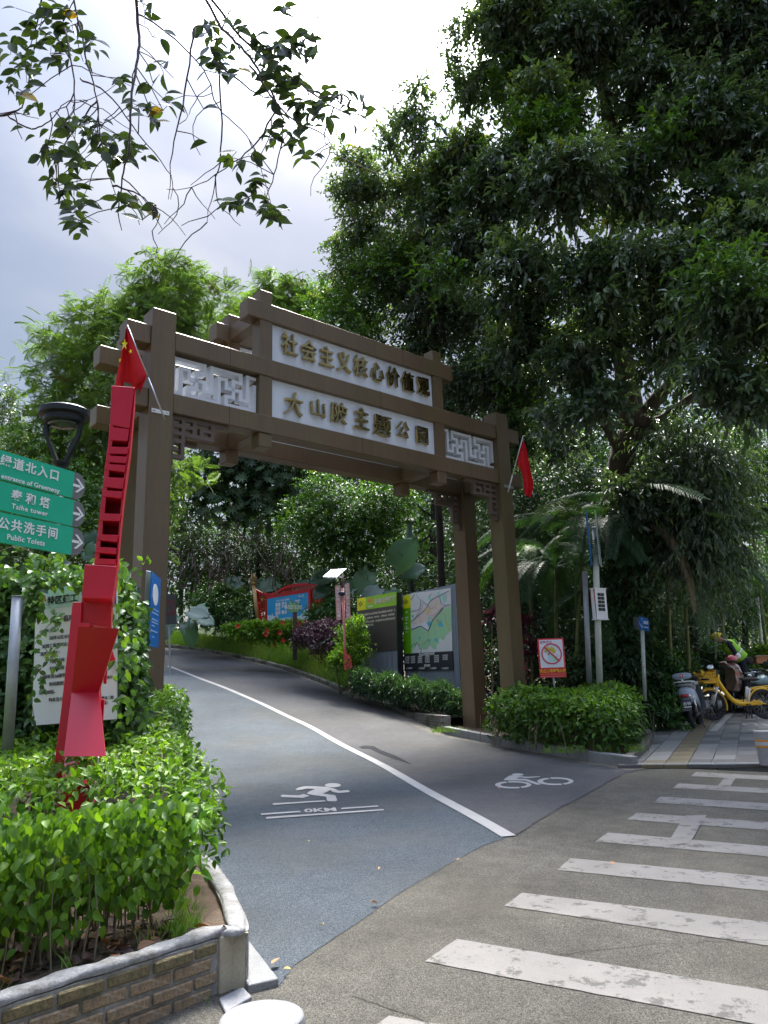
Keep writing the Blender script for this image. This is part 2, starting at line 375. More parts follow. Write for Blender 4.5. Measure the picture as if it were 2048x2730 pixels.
# ------------------------------------------------------------------ text
_fc = {}
def text_mesh(s, size=1.0, bold=0.0, ext=0.0, align='CENTER', space=1.0):
    key = (s, size, bold, ext, align, space)
    if key in _fc: return _fc[key]
    cu = bpy.data.curves.new('t', 'FONT'); cu.body = s; cu.size = size; cu.align_x = align; cu.align_y = 'CENTER'
    cu.offset = bold; cu.extrude = ext; cu.space_character = space; cu.resolution_u = 3
    o = bpy.data.objects.new('t', cu); COL.objects.link(o)
    dg = bpy.context.evaluated_depsgraph_get(); dg.update()
    me = bpy.data.meshes.new_from_object(o.evaluated_get(dg)); bpy.data.objects.remove(o); bpy.data.curves.remove(cu)
    _fc[key] = me
    return me
class Face:
    """a flat sign face: origin at its bottom left, ex along the width, ey upwards, measured in metres"""
    def __init__(s, bl, br, tl):
        s.o = Vector(bl); a = Vector(br) - s.o; b = Vector(tl) - s.o
        s.w = a.length; s.ex = a.normalized(); n = s.ex.cross(b).normalized(); s.n = n      # normal points to the viewer
        s.ey = n.cross(s.ex).normalized(); s.h = b.dot(s.ey)
    def at(s, x, y, d=0.0): return s.o + s.ex * x + s.ey * y + s.n * d
    def mat4(s, x, y, d=0.0, rot=0.0, shear=0.0, sx=1.0, sy=1.0):
        m = Matrix((s.ex, s.ey, s.n)).transposed().to_4x4(); m.translation = s.at(x, y, d)
        sh = Matrix.Identity(4); sh[0][1] = shear; sh2 = Matrix.Diagonal((sx, sy, 1, 1))
        return m @ Matrix.Rotation(rot, 4, 'Z') @ sh @ sh2
    def slab(s, name, x0, x1, y0, y1, d0, d1, mat, parent, kind=None):
        mb = MB(); c = [s.at(x, y, d) for d in (d0, d1) for x, y in ((x0, y0), (x1, y0), (x1, y1), (x0, y1))]
        mb.hexa([to_local(parent, q) if parent else q for q in c]); return mb.build(name, mat, parent, kind)
    def poly(s, name, pts, d0, d1, mat, parent):
        mb = MB(); p = [s.at(x, y, d0) for x, y in pts]
        if parent: p = [to_local(parent, q) for q in p]
        n = s.n
        if parent:
            c, k = math.cos(-parent.rotation_euler[2]), math.sin(-parent.rotation_euler[2]); n = Vector((c * n.x - k * n.y, k * n.x + c * n.y, n.z))
        mb.prism(p, n * (d1 - d0)); return mb.build(name, mat, parent)
    def text(s, string, x, y, size, mat, parent, bold=.0, d=.004, align='CENTER', name='lettering', rot=0.0, shear=0.0, sx=1.0, sy=1.0, ext=.001, space=1.0):
        me = text_mesh(string, 1.0, bold, ext / size, align, space).copy()
        mt = s.mat4(x, y, d, rot, shear, sx * size, sy * size)
        mt = mt @ Matrix.Diagonal((1, 1, size, 1))
        if parent:
            me.transform(Matrix.Rotation(-parent.rotation_euler[2], 4, 'Z') @ Matrix.Translation(-Vector(parent.location)) @ mt)
        else: me.transform(mt)
        return link(name, me, mat, parent)

# ------------------------------------------------------------------ ground sheets
def drape(name, poly, off, mat, step=.5, kind='structure', parent=None, thick=0.0, jag=0.0):
    """a plan polygon cut along a grid and laid on the ground"""
    bm = bmesh.new(); n = len(poly); pts = []
    for i in range(n):
        a, b = Vector(poly[i][:2]), Vector(poly[(i + 1) % n][:2]); d = b - a; k = 1 if not jag else max(1, int(d.length / .05))
        nn = Vector((-d.y, d.x)).normalized() if d.length else Vector((0, 0))
        for j in range(k):
            q = a + d * (j / k)
            if j and jag: q = q + nn * random.uniform(-jag, jag)
            pts.append(q)
    f = bm.faces.new([bm.verts.new((p.x, p.y, 0)) for p in pts])
    xs = [p.x for p in pts]; ys = [p.y for p in pts]
    for ax, lo, hi in ((0, min(xs), max(xs)), (1, min(ys), max(ys))):
        t = math.ceil(lo / step) * step
        while t < hi:
            co = [0, 0, 0]; no = [0, 0, 0]; co[ax] = t; no[ax] = 1
            bmesh.ops.bisect_plane(bm, geom=bm.verts[:] + bm.edges[:] + bm.faces[:], plane_co=co, plane_no=no)
            t += step
    for v in bm.verts: v.co.z = hz(v.co.x, v.co.y) + off
    bmesh.ops.recalc_face_normals(bm, faces=bm.faces)
    if sum(f.normal.z for f in bm.faces) < 0: bmesh.ops.reverse_faces(bm, faces=bm.faces)
    me = bpy.data.meshes.new(name); bm.to_mesh(me); bm.free()
    return link(name, me, mat, parent, kind if parent is None else None)
def smooth_line(pts, n=8):
    """Catmull-Rom through the points"""
    pts = [Vector(p) for p in pts]; out = []
    for i in range(len(pts) - 1):
        p0, p1, p2, p3 = pts[max(i - 1, 0)], pts[i], pts[i + 1], pts[min(i + 2, len(pts) - 1)]
        for k in range(n):
            t = k / n
            out.append(.5 * ((2 * p1) + (p2 - p0) * t + (2 * p0 - 5 * p1 + 4 * p2 - p3) * t * t + (3 * p1 - p0 - 3 * p2 + p3) * t ** 3))
    out.append(pts[-1]); return out
# ================================================================== the ground
def terrain():
    xs = np.concatenate([np.arange(-90, -14, 4.0), np.arange(-14, 16, .5), np.arange(16, 95, 4.0)])
    ys = np.concatenate([np.arange(-30, 0, 3.0), np.arange(0, 42, .5), np.arange(42, 170, 6.0)])
    X, Y = np.meshgrid(xs, ys); Z = H(X, Y) - .05
    vs = np.stack([X, Y, Z], -1).reshape(-1, 3); nx = len(xs); fs = []
    for j in range(len(ys) - 1):
        for i in range(nx - 1):
            a = j * nx + i; fs.append((a, a + 1, a + nx + 1, a + nx))
    me = bpy.data.meshes.new('ground'); me.from_pydata(vs.tolist(), [], fs)
    link('ground', me, MAT['soil'], kind='structure')
terrain()
KERB = [G(u, v) for u, v in ((1385, 1660), (1300, 1646), (1180, 1626), (1080, 1606), (960, 1583), (905, 1560), (850, 1532), (800, 1513), (745, 1493), (690, 1470), (640, 1452), (590, 1438), (540, 1426), (490, 1415), (450, 1408), (400, 1401), (360, 1398))]
CENT = smooth_line([G(u, v) for u, v in ((1099, 1808), (1030, 1768), (925, 1711), (800, 1640), (687, 1579.6), (620, 1547), (560, 1518), (486, 1486), (434, 1466.5), (394, 1450.5), (364, 1439))], 4)
LEFT = [G(u, v) for u, v in ((600, 2132), (560, 2085), (528, 2040), (515, 1985), (490, 1935), (455, 1890), (432, 1850), (418, 1780), (408, 1700), (405, 1640), (402, 1580))]
lend = LEFT[-1]; cend = CENT[-1]; kend = KERB[-1]
back = Vector((-.87, .5)) * 30
LEFT2 = [(lend.x - .6, lend.y + 1.2), (lend.x - 1.6, lend.y + 3.2), (cend.x - 4.0, cend.y + .8), (cend.x + back.x, cend.y + back.y * .6)]
EDGE = [G(u, v) for u, v in ((640, 2082), (740, 2015), (870, 1925), (960, 1872), (1040, 1828), (1099, 1808))]
cext = (cend.x + back.x, cend.y + back.y * .75)
drape('road', [(-30, -12), (40, -12), (40, 60), (30, 60), (G(1659, 1668).x + 6, G(1659, 1668).y + 3)] + [(G(1659, 1668).x, G(1659, 1668).y), (KERB[0].x, KERB[0].y + .2)] + [(k.x, k.y + .4) for k in KERB[1:5]] + [(-1.5, 12), (-3.0, 4.0), (-8, 1.0), (-30, -2)], 0, MAT['road'], 1.0)
drape('blue_path', [(p.x, p.y) for p in LEFT] + LEFT2 + [cext] + [(p.x, p.y) for p in CENT[::-1]] + [(p.x, p.y) for p in EDGE[::-1]], .003, MAT['blue'], .5, jag=.006)
GE = [G(u, v) for u, v in ((1113, 1803), (1170, 1770), (1240, 1730), (1310, 1692), (1345, 1672), (1385, 1662))]
drape('grey_path', [(p.x, p.y) for p in CENT] + [cext, (kend.x + back.x, kend.y + back.y * .9)] + [(p.x, p.y + .12) for p in KERB[::-1]] + [(p.x, p.y) for p in GE[::-1]], .006, MAT['grey'], .5, jag=.028)
def ribbon(name, pts, w, off, mat, kind='structure'):
    vs = []; fs = []
    for i, p in enumerate(pts):
        a, b = pts[max(i - 1, 0)], pts[min(i + 1, len(pts) - 1)]
        t = Vector((b.x - a.x, b.y - a.y)).normalized(); n = Vector((-t.y, t.x)) * (w / 2)
        for s in (-1, 1):
            x, y = p.x + n.x * s, p.y + n.y * s; vs.append((x, y, hz(x, y) + off))
    for i in range(len(pts) - 1): fs.append((2 * i, 2 * i + 2, 2 * i + 3, 2 * i + 1))
    return MB().add(vs, fs).build(name, mat, None, kind)
ribbon('lane_line', CENT, .135, .011, MAT['line'])
# concrete gutter strip along the kerb, only a dusty margin
MAT['dust'] = asphalt('dusty_margin', (.07, .065, .055), (.12, .11, .09), (.18, .165, .135), 260, blotch=.25)
ribbon('dusty_gutter', smooth_line([Vector((k.x - .10, k.y - .16, 0)) for k in KERB[:-1]], 3), .30, .009, MAT['dust'])

# crosswalk stripes (each end measured on the ground)
def fz(zx, zy): return (1000 + zx * .6317) / 1.23448, (2050 + zy * .6317) / 1.23448
STR = [((345, 720), (210, 815), (1659, 940), (1659, 1090)), ((620, 525), (545, 580), (1659, 650), (1659, 748)), ((825, 378), (770, 428), (1659, 458), (1659, 518)),
       ((985, 270), (930, 308), (1659, 328), (1659, 372)), ((1105, 186), (1065, 215), (1659, 226), (1659, 260)), ((1205, 118), (1178, 143), (1659, 147), (1659, 176)),
       ((1280, 62), (1258, 82), (1659, 84), (1659, 104)), ((1355, 14), (1333, 32), (1659, 30), (1659, 48)), ((60, 1045), (-60, 1130), (1659, 1330), (1659, 1560))]
for i, (tl, bl, tr, br) in enumerate(STR):
    q = [G(*fz(*c)) for c in (tl, bl, br, tr)]
    for a, b in ((0, 3), (1, 2)):
        d = (q[b] - q[a]); q[b] = q[a] + d * ((5.5 + .1 * i) / d.length)
    drape('crosswalk_stripe', [(p.x, p.y) for p in q], .004, MAT['stripe'], .5, jag=.003)
for c4 in (((1310, 200), (1400, 197), (1328, 318), (1228, 325)), ((1480, 36), (1525, 38), (1500, 76), (1447, 74))):
    q = [G(*fz(*c)) for c in c4]
    drape('crosswalk_bar', [(p.x, p.y) for p in q], .008, MAT['stripe'], .5, jag=.003)

# painted runner, lines and 0KM
def rz_(zx, zy): return (680 + zx * .22303) / 1.23448, (2060 + zy * .22303) / 1.23448
def rb(zx, zy): return (1300 + zx * .15672) / 1.23448, (2040 + zy * .15672) / 1.23448
def mark(name, pts, f, off=.011): return drape(name, [(G(*f(*p)).x, G(*f(*p)).y) for p in pts], off, MAT['line'], .5)
def ell(cx, cy, rx, ry, n=18, a0=0, a1=2 * PI): return [(cx + rx * math.cos(a0 + (a1 - a0) * k / n), cy + ry * math.sin(a0 + (a1 - a0) * k / n)) for k in range(n if abs(a1 - a0 - 2 * PI) < .01 else n + 1)]
mark('runner_marking_head', ell(930, 160, 97, 25), rz_)
mark('runner_marking_body', [(485, 210), (515, 190), (590, 172), (720, 172), (850, 180), (905, 190), (960, 205), (1005, 228), (1110, 218), (1135, 232), (1120, 243), (1000, 255), (930, 240), (900, 218), (860, 240), (810, 262), (900, 275), (960, 282), (985, 345), (960, 355), (870, 352), (855, 325), (855, 300), (700, 280), (620, 262), (640, 240), (720, 205), (620, 200), (560, 215), (500, 222)], rz_)
mark('runner_marking_leg', [(308, 290), (325, 275), (420, 280), (530, 280), (580, 266), (655, 288), (580, 313), (430, 308), (320, 303)], rz_)
for q in ([(205, 388), (225, 377), (830, 342), (850, 354), (230, 397)], [(70, 508), (75, 500), (540, 468), (545, 484), (75, 519)], [(1030, 440), (1040, 432), (1470, 403), (1475, 418), (1035, 448)], [(130, 555), (145, 543), (1535, 447), (1540, 462), (140, 564)]):
    mark('ground_line_marking', q, rz_)
def ground_text(s, c, ax, ay, size, mat, bold=0):
    me = text_mesh(s, 1.0, bold).copy()
    for v in me.vertices:
        p = c + ax * v.co.x * size + ay * v.co.y * size; v.co = (p.x, p.y, hz(p.x, p.y) + .011)
    return link('ground_lettering', me, mat, None, 'structure')
c0 = G(*rz_(785, 460)); ex_ = (G(*rz_(975, 450)) - G(*rz_(595, 468))); ey_ = (G(*rz_(780, 440)) - G(*rz_(795, 482)))
ground_text('0KM', c0, ex_ / 1.9, ey_ / .72, 1.0, MAT['line'], .03)
# painted bicycle
def ringseg(cx, cy, rx, ry, t, a0, a1):
    o = ell(cx, cy, rx, ry, 14, a0, a1); i = ell(cx + t * .1, cy, rx - t, ry - t * .28, 14, a0, a1)
    return o + i[::-1]
for cx, cy_, rx, ry in ((437, 348, 309, 63), (1156, 288, 308, 66)):
    mark('cycle_marking_wheel', ringseg(cx, cy_, rx, ry, 84, 1.18, 4.25), rb)
    mark('cycle_marking_wheel', ringseg(cx, cy_, rx, ry, 84, 4.38, 7.33), rb)
mark('cycle_marking_head', ell(512, 175, 102, 22), rb)
mark('cycle_marking_body', [(275, 258), (375, 190), (470, 190), (530, 200), (690, 212), (890, 202), (895, 214), (690, 236), (560, 222), (530, 225), (490, 245), (640, 245), (700, 262), (900, 332), (900, 345), (830, 345), (640, 278), (300, 270)], rb)
# dark damp patch on the lane
mark_m = pmat('damp_patch', (.032, .033, .038), .9, var=.2, spec=.1)
def ru(zx, zy): return (650 + zx * .5727) / 1.23448, (1950 + zy * .5727) / 1.23448
drape('damp_patch', [(G(*ru(*p)).x, G(*ru(*p)).y) for p in ((535, 75), (560, 68), (605, 70), (635, 88), (700, 112), (740, 132), (790, 160), (745, 145), (690, 128), (630, 105), (590, 85), (550, 83))], .010, mark_m, .5)

# ------------------------------------------------------------------ granite kerb stones round the gate bed
def kerb_run(name, pts, w, h, L, mats, parent=None, gap=.012, base=-.06, jit=.004, top=None, maxn=200):
    """separate stones along a line; pts in plan"""
    segs = []; total = 0
    pts = [Vector((p[0], p[1])) for p in pts]
    ln = [0]
    for i in range(len(pts) - 1): ln.append(ln[-1] + (pts[i + 1] - pts[i]).length)
    def at(s):
        s = min(max(s, 0), ln[-1] - 1e-6)
        for i in range(len(pts) - 1):
            if s <= ln[i + 1]: return pts[i] + (pts[i + 1] - pts[i]) * ((s - ln[i]) / (ln[i + 1] - ln[i]))
        return pts[-1]
    n = max(1, round(ln[-1] / L)); st = ln[-1] / n; out = []
    for k in range(n):
        a, b = at(k * st + gap / 2), at((k + 1) * st - gap / 2); d = (b - a).normalized(); nn = Vector((-d.y, d.x)) * w
        dz = random.uniform(-jit, jit); sh = nn.normalized() * random.uniform(-jit, jit)
        c = []
        for zz in (base, h + dz):
            for q in (a + sh, b + sh, b + nn + sh, a + nn + sh): c.append((q.x, q.y, hz(q.x, q.y) + zz))
        out.append(MB().hexa(c).build(name, mats[k % len(mats)] if isinstance(mats, list) else mats, parent, bevel=.008))
    return out
gk = thing('granite_kerb', 'pale granite kerb of separate blocks curving round the bed of the right gate posts', 'kerb')
GK = [G(u, v) for u, v in ((958, 1586), (1010, 1597), (1080, 1611), (1160, 1627), (1240, 1641), (1320, 1653), (1366, 1660))]
kerb_run('kerb_stone', [(p.x, p.y) for p in smooth_line(GK, 3)], .13, .155, .85, MAT['granite'], gk)
e0 = GK[-1]; e1 = G(1415, 1604); 
kerb_run('kerb_stone', [(e0.x + .02, e0.y + .1), ((e0.x + e1.x) / 2 + .05, (e0.y + e1.y) / 2), (e1.x, e1.y), (e1.x + .5, e1.y + 2.0)], .12, .15, .9, MAT['kerb_old'], gk)
# soil of the gate bed
bedpts = [(p.x, p.y + .12) for p in smooth_line(GK, 2)] + [(e1.x - .05, e1.y), (e1.x + .4, e1.y + 2), (e1.x + 1.5, e1.y + 6), (.5, 25), (0, 20), (GK[0].x, GK[0].y + .5)]
drape('gate_bed', bedpts, .10, MAT['soil'], .5)
# old kerb along the grass
ok = thing('old_kerb', 'mossy grey kerb of separate stones between the climbing path and the grass bank', 'kerb')
kerb_run('kerb_stone', [(p.x, p.y) for p in smooth_line(KERB[8:], 3)], .16, .13, .62, MAT['kerb_old'], ok, gap=.02, jit=.012)

# ------------------------------------------------------------------ pavement of separate slabs to the right
def zs(zx, zy): return (1680 + zx * .22182) / 1.23448, (1650 + zy * .22182) / 1.23448
a0 = G(*zs(405, 1805)); a1 = G(*zs(720, 1355)); b0 = G(*zs(1000, 1805)); b1 = G(*zs(1175, 1360))
dl = ((a1 - a0).to_2d().normalized() + (b1 - b0).to_2d().normalized()).normalized()      # along the pavement
fr = (G(*zs(1659, 1800)) - G(*zs(110, 1812))).to_2d().normalized()                      # front edge
tw = (G(*zs(700, 1805)) - G(*zs(405, 1805))).length * .98
print('pave', a0, a1, b0, b1, dl, fr, tw)
pv = tag(empty('pavement', (0, 0, 0)), kind='structure')
po = a0.to_2d() + dl * .02
drape('pavement_bed', [(e0.x + .05, e0.y + .05), tuple(po + fr * 12 - dl * .1), tuple(po + fr * 14 + dl * 40), (e1.x + 6, e1.y + 22), (e1.x + 1.5, e1.y + 5), (e1.x, e1.y)], .035, MAT['mortar'], 1.0)
tiles = {}
def tile_mesh(w, l, key):
    if key not in tiles:
        g = .006
        c = []
        for z in (-.05, 0):
            for i, j in ((0, 0), (1, 0), (1, 1), (0, 1)):
                p = fr * (g + (w - 2 * g) * i) + dl * (g + (l - 2 * g) * j); c.append((p.x, p.y, z + p.y * .022))
        tiles[key] = MB().hexa(c).mesh('paving_slab', bevel=.004)
    return tiles[key]
nt_ = 0
for ci in range(-2, 9):
    tact = (ci == 0)
    x0 = ci * tw; L_ = tw if not tact else tw
    for rj in range(0, 24):
        if nt_ > 285: break
        q = po + fr * x0 + dl * (rj * L_ * 1.7)
        k = 'tactile' if tact else random.choice(['tile', 'tile', 'tile_light', 'tile_dark'])
        if rj == 0 and ci == -1: k = 'tactile'
        me = tile_mesh(tw, L_ * 1.7, k)
        if not me.materials: me.materials.append(MAT[k])
        o = bpy.data.objects.new('paving_slab', me); COL.objects.link(o); o.parent = pv
        o.location = (q.x, q.y, hz(q.x, q.y) + .052 + random.uniform(-.002, .002)); nt_ += 1
# white painted bay lines
def pline(pts, w, name='bay_line_marking'):
    vs = []; fs = []
    for i, p in enumerate(pts):
        a, b = pts[max(i - 1, 0)], pts[min(i + 1, len(pts) - 1)]; t = (b - a).normalized(); n = Vector((-t.y, t.x)) * w / 2
        for s in (-1, 1): vs.append((p.x + n.x * s, p.y + n.y * s, hz(p.x, p.y) + .060))
    for i in range(len(pts) - 1): fs.append((2 * i, 2 * i + 2, 2 * i + 3, 2 * i + 1))
    return MB().add(vs, fs).build(name, MAT['line'], None, 'structure')
l0 = G(*zs(1000, 1352), .055).to_2d(); l1 = G(*zs(1245, 1100), .055).to_2d()
pline([l0 + (l1 - l0) * t for t in (0, .3, .6, 1, 2, 3)], .13)
r0 = G(*zs(960, 1358), .055).to_2d(); r1 = G(*zs(1560, 1362), .055).to_2d()
pline([r0 + (r1 - r0) * t for t in (0, .3, .6, 1, 1.6)], .05)
# worn painted cycle symbol on the slabs
for a_, b_, w_ in (((1265, 1275), (1450, 1270), .05), ((1350, 1262), (1400, 1282), .05), ((1440, 1255), (1600, 1262), .05), ((1440, 1290), (1620, 1285), .04), ((1500, 1262), (1530, 1290), .05), ((1600, 1262), (1659, 1285), .05)):
    p_, q_ = G(*zs(*a_), .055).to_2d(), G(*zs(*b_), .055).to_2d(); pline([p_, q_], w_, 'cycle_bay_marking')
# front edging
kerb_run('edging_stone', [(e0.x + .06, e0.y), tuple(po + fr * 9 - dl * .12)], .10, .058, 1.0, MAT['granite'], pv)

crk = pmat('crack_tar', (.035, .033, .03), .8, var=.1)
for st, an, n_, sd in (((1180, 2060), .15, 26, 1), ((1500, 1960), 2.2, 20, 2), ((760, 2150), -.5, 18, 3), ((1250, 1760), .6, 14, 4), ((620, 1900), 1.2, 12, 5)):
    rr = random.Random(sd); p = G(*st).to_2d(); pts = [p.copy()]
    for _ in range(n_): an += rr.uniform(-.35, .35); p = p + Vector((math.cos(an), math.sin(an))) * .07; pts.append(p.copy())
    ribbon('surface_crack', pts, .006, .0125, crk)
# ================================================================== the memorial-style park gate (measured in its own frame)
GS = 0.95
GYAW = 0.7065
gx, gy = -3.5114 * GS, 10.673 * GS
gd = dict(wp=.3927, dp=.378, D=1.1405, bi=.0252, bd=.3097, ztop=5.8312, m1=5.528, m0=5.2048, l1=4.4878, l0=4.1674, t1=6.5788, t0z=6.2453, cap=6.8199, xe=-.3859, t0=1.6957, u0=1.9471, u1=2.1971, v0=6.1292, v1=6.3871)
gd = {k: v * GS for k, v in gd.items()}
LG = 8 * GS
gate = thing('park_gate', 'large brown metal gateway with double beams and white name boards over the path', 'gate', (gx, gy, 0), GYAW)
def Z(k): return gd[k] + CAMZ
ge_x = Vector((math.cos(GYAW), math.sin(GYAW), 0)); ge_y = Vector((-math.sin(GYAW), math.cos(GYAW), 0)); g_o = Vector((gx, gy, 0))
def gw(x, y, z): return g_o + ge_x * x + ge_y * y + Vector((0, 0, z))
def gbox(name, x0, x1, y0, y1, z0, z1, mat='bronze', bevel=.012, parent=None):
    return MB().box(x0, x1, y0, y1, z0, z1).build(name, MAT[mat] if isinstance(mat, str) else mat, parent or gate, bevel=bevel)
wp, dp, D_, bi, bd = gd['wp'], gd['dp'], gd['D'], gd['bi'], gd['bd']
for yy in (0, D_):
    for xx in (0, LG):
        w = gw(xx, yy, 0)
        gbox('post', xx, xx + wp, yy, yy + dp, hz(w.x, w.y) - .3, Z('ztop'))
        # raised corner seam strips of the cladding
        gbox('corner_trim', xx - .006, xx + .012, yy - .006, yy + .012, hz(w.x, w.y) - .2, Z('ztop') - .01, bevel=0)
    for a, b in (('m0', 'm1'), ('l0', 'l1')):
        gbox('beam', wp, LG, yy + bi, yy + bi + bd, Z(a), Z(b))
        gbox('beam_end', gd['xe'], 0, yy + bi, yy + bi + bd, Z(a), Z(b))
        gbox('beam_end', LG + wp, LG + wp - gd['xe'], yy + bi, yy + bi + bd, Z(a), Z(b))
    gbox('beam', gd['t0'], LG + wp - gd['t0'], yy + bi, yy + bi + bd, Z('t0z'), Z('t1'))
    for a, b in (('u0', 'u1'), ('v0', 'v1')):
        x0, x1 = gd[a], gd[b]; ya, yb = yy + bi + .02, yy + bi + bd - .02
        gbox('upright', x0, x1, ya, yb, Z('m1'), Z('t0z'), bevel=0)
        gbox('upright', x0, x1, ya, yb, Z('l1'), Z('m0'), bevel=0)
        gbox('upright_cap', x0, x1, ya, yb, Z('t1'), Z('cap'), bevel=.008)
        gbox('hanging_block', x0, x1, ya, yb, Z('l0') - .235, Z('l0'), bevel=.012)
# black strips laid on in place of dark grooves at the sheet joints
for xs_, za_, zb_s in ((3.95, 'l0', 'l1'), (2.9, 't0z', 't1'), (5.0, 't0z', 't1'), (4.4, 'm0', 'm1'), (1.3, 'l0', 'l1'), (1.3, 'm0', 'm1')):
    gbox('joint_strip', xs_, xs_ + .006, bi - .0015, bi + .02, Z(za_) - .0015, Z(zb_s) + .0015, 'black', 0)
# tie beams between the two frames
for x0, x1, za, zb in ((gd['u0'] + .02, gd['u1'] - .02, 't0z', 't1'), (gd['v0'] + .02, gd['v1'] - .02, 't0z', 't1'), (gd['u0'] + .02, gd['u1'] - .02, 'l0', 'l1'), (gd['v0'] + .02, gd['v1'] - .02, 'l0', 'l1')):
    gbox('tie_beam', x0, x1, bi + bd, D_ + bi, Z(za) + .02, Z(zb) - .02, bevel=.008)
for xx in (0, LG):
    for za, zb in (('m0', 'm1'), ('l0', 'l1')):
        gbox('tie_beam', xx + .05, xx + wp - .05, dp, D_, Z(za) + .02, Z(zb) - .02, bevel=.008)
# name boards (front and back)
yb0 = bi + .085
fb1 = gbox('name_board', gd['u1'], gd['v0'], yb0, yb0 + .12, Z('m1'), Z('t0z'), 'white_board', 0)
fb2 = gbox('name_board', gd['u1'], gd['v0'], yb0, yb0 + .12, Z('l1'), Z('m0'), 'white_board', 0)
gbox('name_board', gd['u1'], gd['v0'], D_ + yb0, D_ + yb0 + .12, Z('m1'), Z('t0z'), 'white_board', 0)
gbox('name_board', gd['u1'], gd['v0'], D_ + yb0, D_ + yb0 + .12, Z('l1'), Z('m0'), 'white_board', 0)
# letters: one object for each character
def g_hit(u, v, yl):
    """where a sight line meets a plane of the gate"""
    d = ray(u, v); o = Vector((0, 0, CAMZ)); n = ge_y; t = (gw(0, yl, 0) - o).dot(n) / d.dot(n); p = o + d * t - g_o
    return p.dot(ge_x), p.z
def zf(zx, zy): return (700 + zx * .45208) / 1.23448, (750 + zy * .45208) / 1.23448
TOP = [('社', 157, 385), ('会', 268, 422), ('主', 375, 457), ('义', 477, 487), ('核', 575, 515), ('心', 672, 547), ('价', 765, 575), ('值', 853, 605), ('观', 943, 630)]
for ch, a, b in TOP:
    x, z = g_hit(*zf(a, b), yb0 - .03)
    me = text_mesh(ch, 1.0, .010, .03).copy()
    me.transform(Matrix.Translation((x, yb0 - .045, z - .0)) @ Matrix.Rotation(PI / 2, 4, 'X') @ Matrix.Diagonal((.335, .42, 1, 1)))
    link('character', me, MAT['gold'], fb1)
BOT = [('大', 182, 735, .50, .2, .95), ('山', 325, 757, .40, -.1, 1.1), ('陂', 447, 787, .46, .15, 1.0), ('主', 580, 822, .52, .1, .9), ('题', 703, 862, .50, .15, 1.1), ('公', 822, 884, .42, .2, 1.0), ('园', 936, 915, .44, .05, .95)]
for ch, a, b, s, shr, wx in BOT:
    x, z = g_hit(*zf(a, b), yb0 - .03)
    me = text_mesh(ch, 1.0, .001, .03).copy()
    # brush-like: thicken and lean the strokes unevenly
    for v in me.vertices:
        v.co.x += .02 * math.sin(v.co.y * 9 + ord(ch)) + shr * v.co.y * .45; v.co.y += .025 * math.sin(v.co.x * 8 + ord(ch) % 7) - .10 * v.co.x * v.co.x
    me.transform(Matrix.Translation((x, yb0 - .045, z)) @ Matrix.Rotation(PI / 2, 4, 'X') @ Matrix.Diagonal((s * wx * .82, s * .88, 1, 1)))
    link('character', me, MAT['gold'], fb2)
# meander lattice panels
def fret_bars():
    segs = set()
    for k in range(-2, 4):
        c = 5 * k
        for a, b in (((3, 2), (3, 1)), ((3, 1), (4, 1)), ((4, 1), (4, 0)), ((4, 0), (0, 0)), ((0, 0), (0, 3)), ((0, 3), (-1, 3)), ((3, 2), (4, 2)), ((4, 2), (4, 3)), ((3, 2), (3, 3)), ((3, 3), (2, 3)), ((2, 3), (2, 4)), ((2, 4), (6, 4)), ((6, 4), (6, 1)), ((3, 2), (2, 2)), ((2, 2), (2, 1)), ((2, 1), (1, 1)), ((1, 1), (1, 4))):
            segs.add((min(a[0], b[0]) + c, max(a[0], b[0]) + c, min(a[1], b[1]), max(a[1], b[1])))
    return segs
def fret_panel(x0, x1, z0, z1, y0, y1, ncol, mirror, c0=0):
    t = .058; pu = (x1 - x0 - t) / ncol; pr = (z1 - z0 - t) / 4; root = None
    mb = MB()
    vert = []; horz = []
    for a, b, r0, r1 in fret_bars():
        a, b = a - c0, b - c0
        if b < 0 or a > ncol: continue
        a, b = max(a, 0), min(b, ncol)
        if a == b and r0 == r1: continue
        xa, xb = x0 + a * pu, x0 + b * pu + t; za, zb = z1 - r1 * pr - t, z1 - r0 * pr
        if mirror: xa, xb = x0 + x1 - xb, x0 + x1 - xa
        e = .0018 if r0 == r1 else 0
        mb.box(xa + e, xb - e, y0 + e, y1 - e, za + e, zb - e)
    o = mb.build('lattice_panel', MAT['fret'], gate)
    o['label'] = 'silver meander lattice panel beside the name board'
    return o
yf0 = bi + .11
for yy in (0, D_):
    fret_panel(wp + .01, gd['u0'] - .01, Z('l1') + .035, Z('m0') - .035, yy + yf0, yy + yf0 + .15, 11, False)
    fret_panel(gd['v1'] + .01, LG - .01, Z('l1') + .035, Z('m0') - .035, yy + yf0, yy + yf0 + .15, 11, True)
# brown pierced corner brackets below the lower beams
BR = ["11111111111111",
      "10100100001001",
      "10111101111001",
      "11110101001000",
      "10011101111000",
      "11110000000000",
      "10010000000000",
      "10010000000000",
      "10110000000000",
      "10010000000000",
      "11110000000000",
      "10000000000000"]
BR = ["1111111111111111", "1001001000010000", "1111111011110000", "1001001010010000", "1111111111110000", "1001000000000000", "1111000000000000", "1001000000000000", "1101000000000000", "1001000000000000", "1111000000000000", "1000000000000000", "1000000000000000"]
def bracket(x, sgn, yy):
    mb = MB(); c = .060
    for r, row in enumerate(BR):
        k = 0
        while k < len(row):
            if row[k] == '1':
                j = k
                while j + 1 < len(row) and row[j + 1] == '1': j += 1
                xa, xb = x + sgn * k * c, x + sgn * (j + 1) * c
                z1 = Z('l0') - r * c
                mb.box(min(xa, xb), max(xa, xb), yy + .10, yy + .19, z1 - c, z1 - .0005)
                k = j + 1
            else: k += 1
    mb.build('corner_bracket', MAT['fret_brown'], gate)
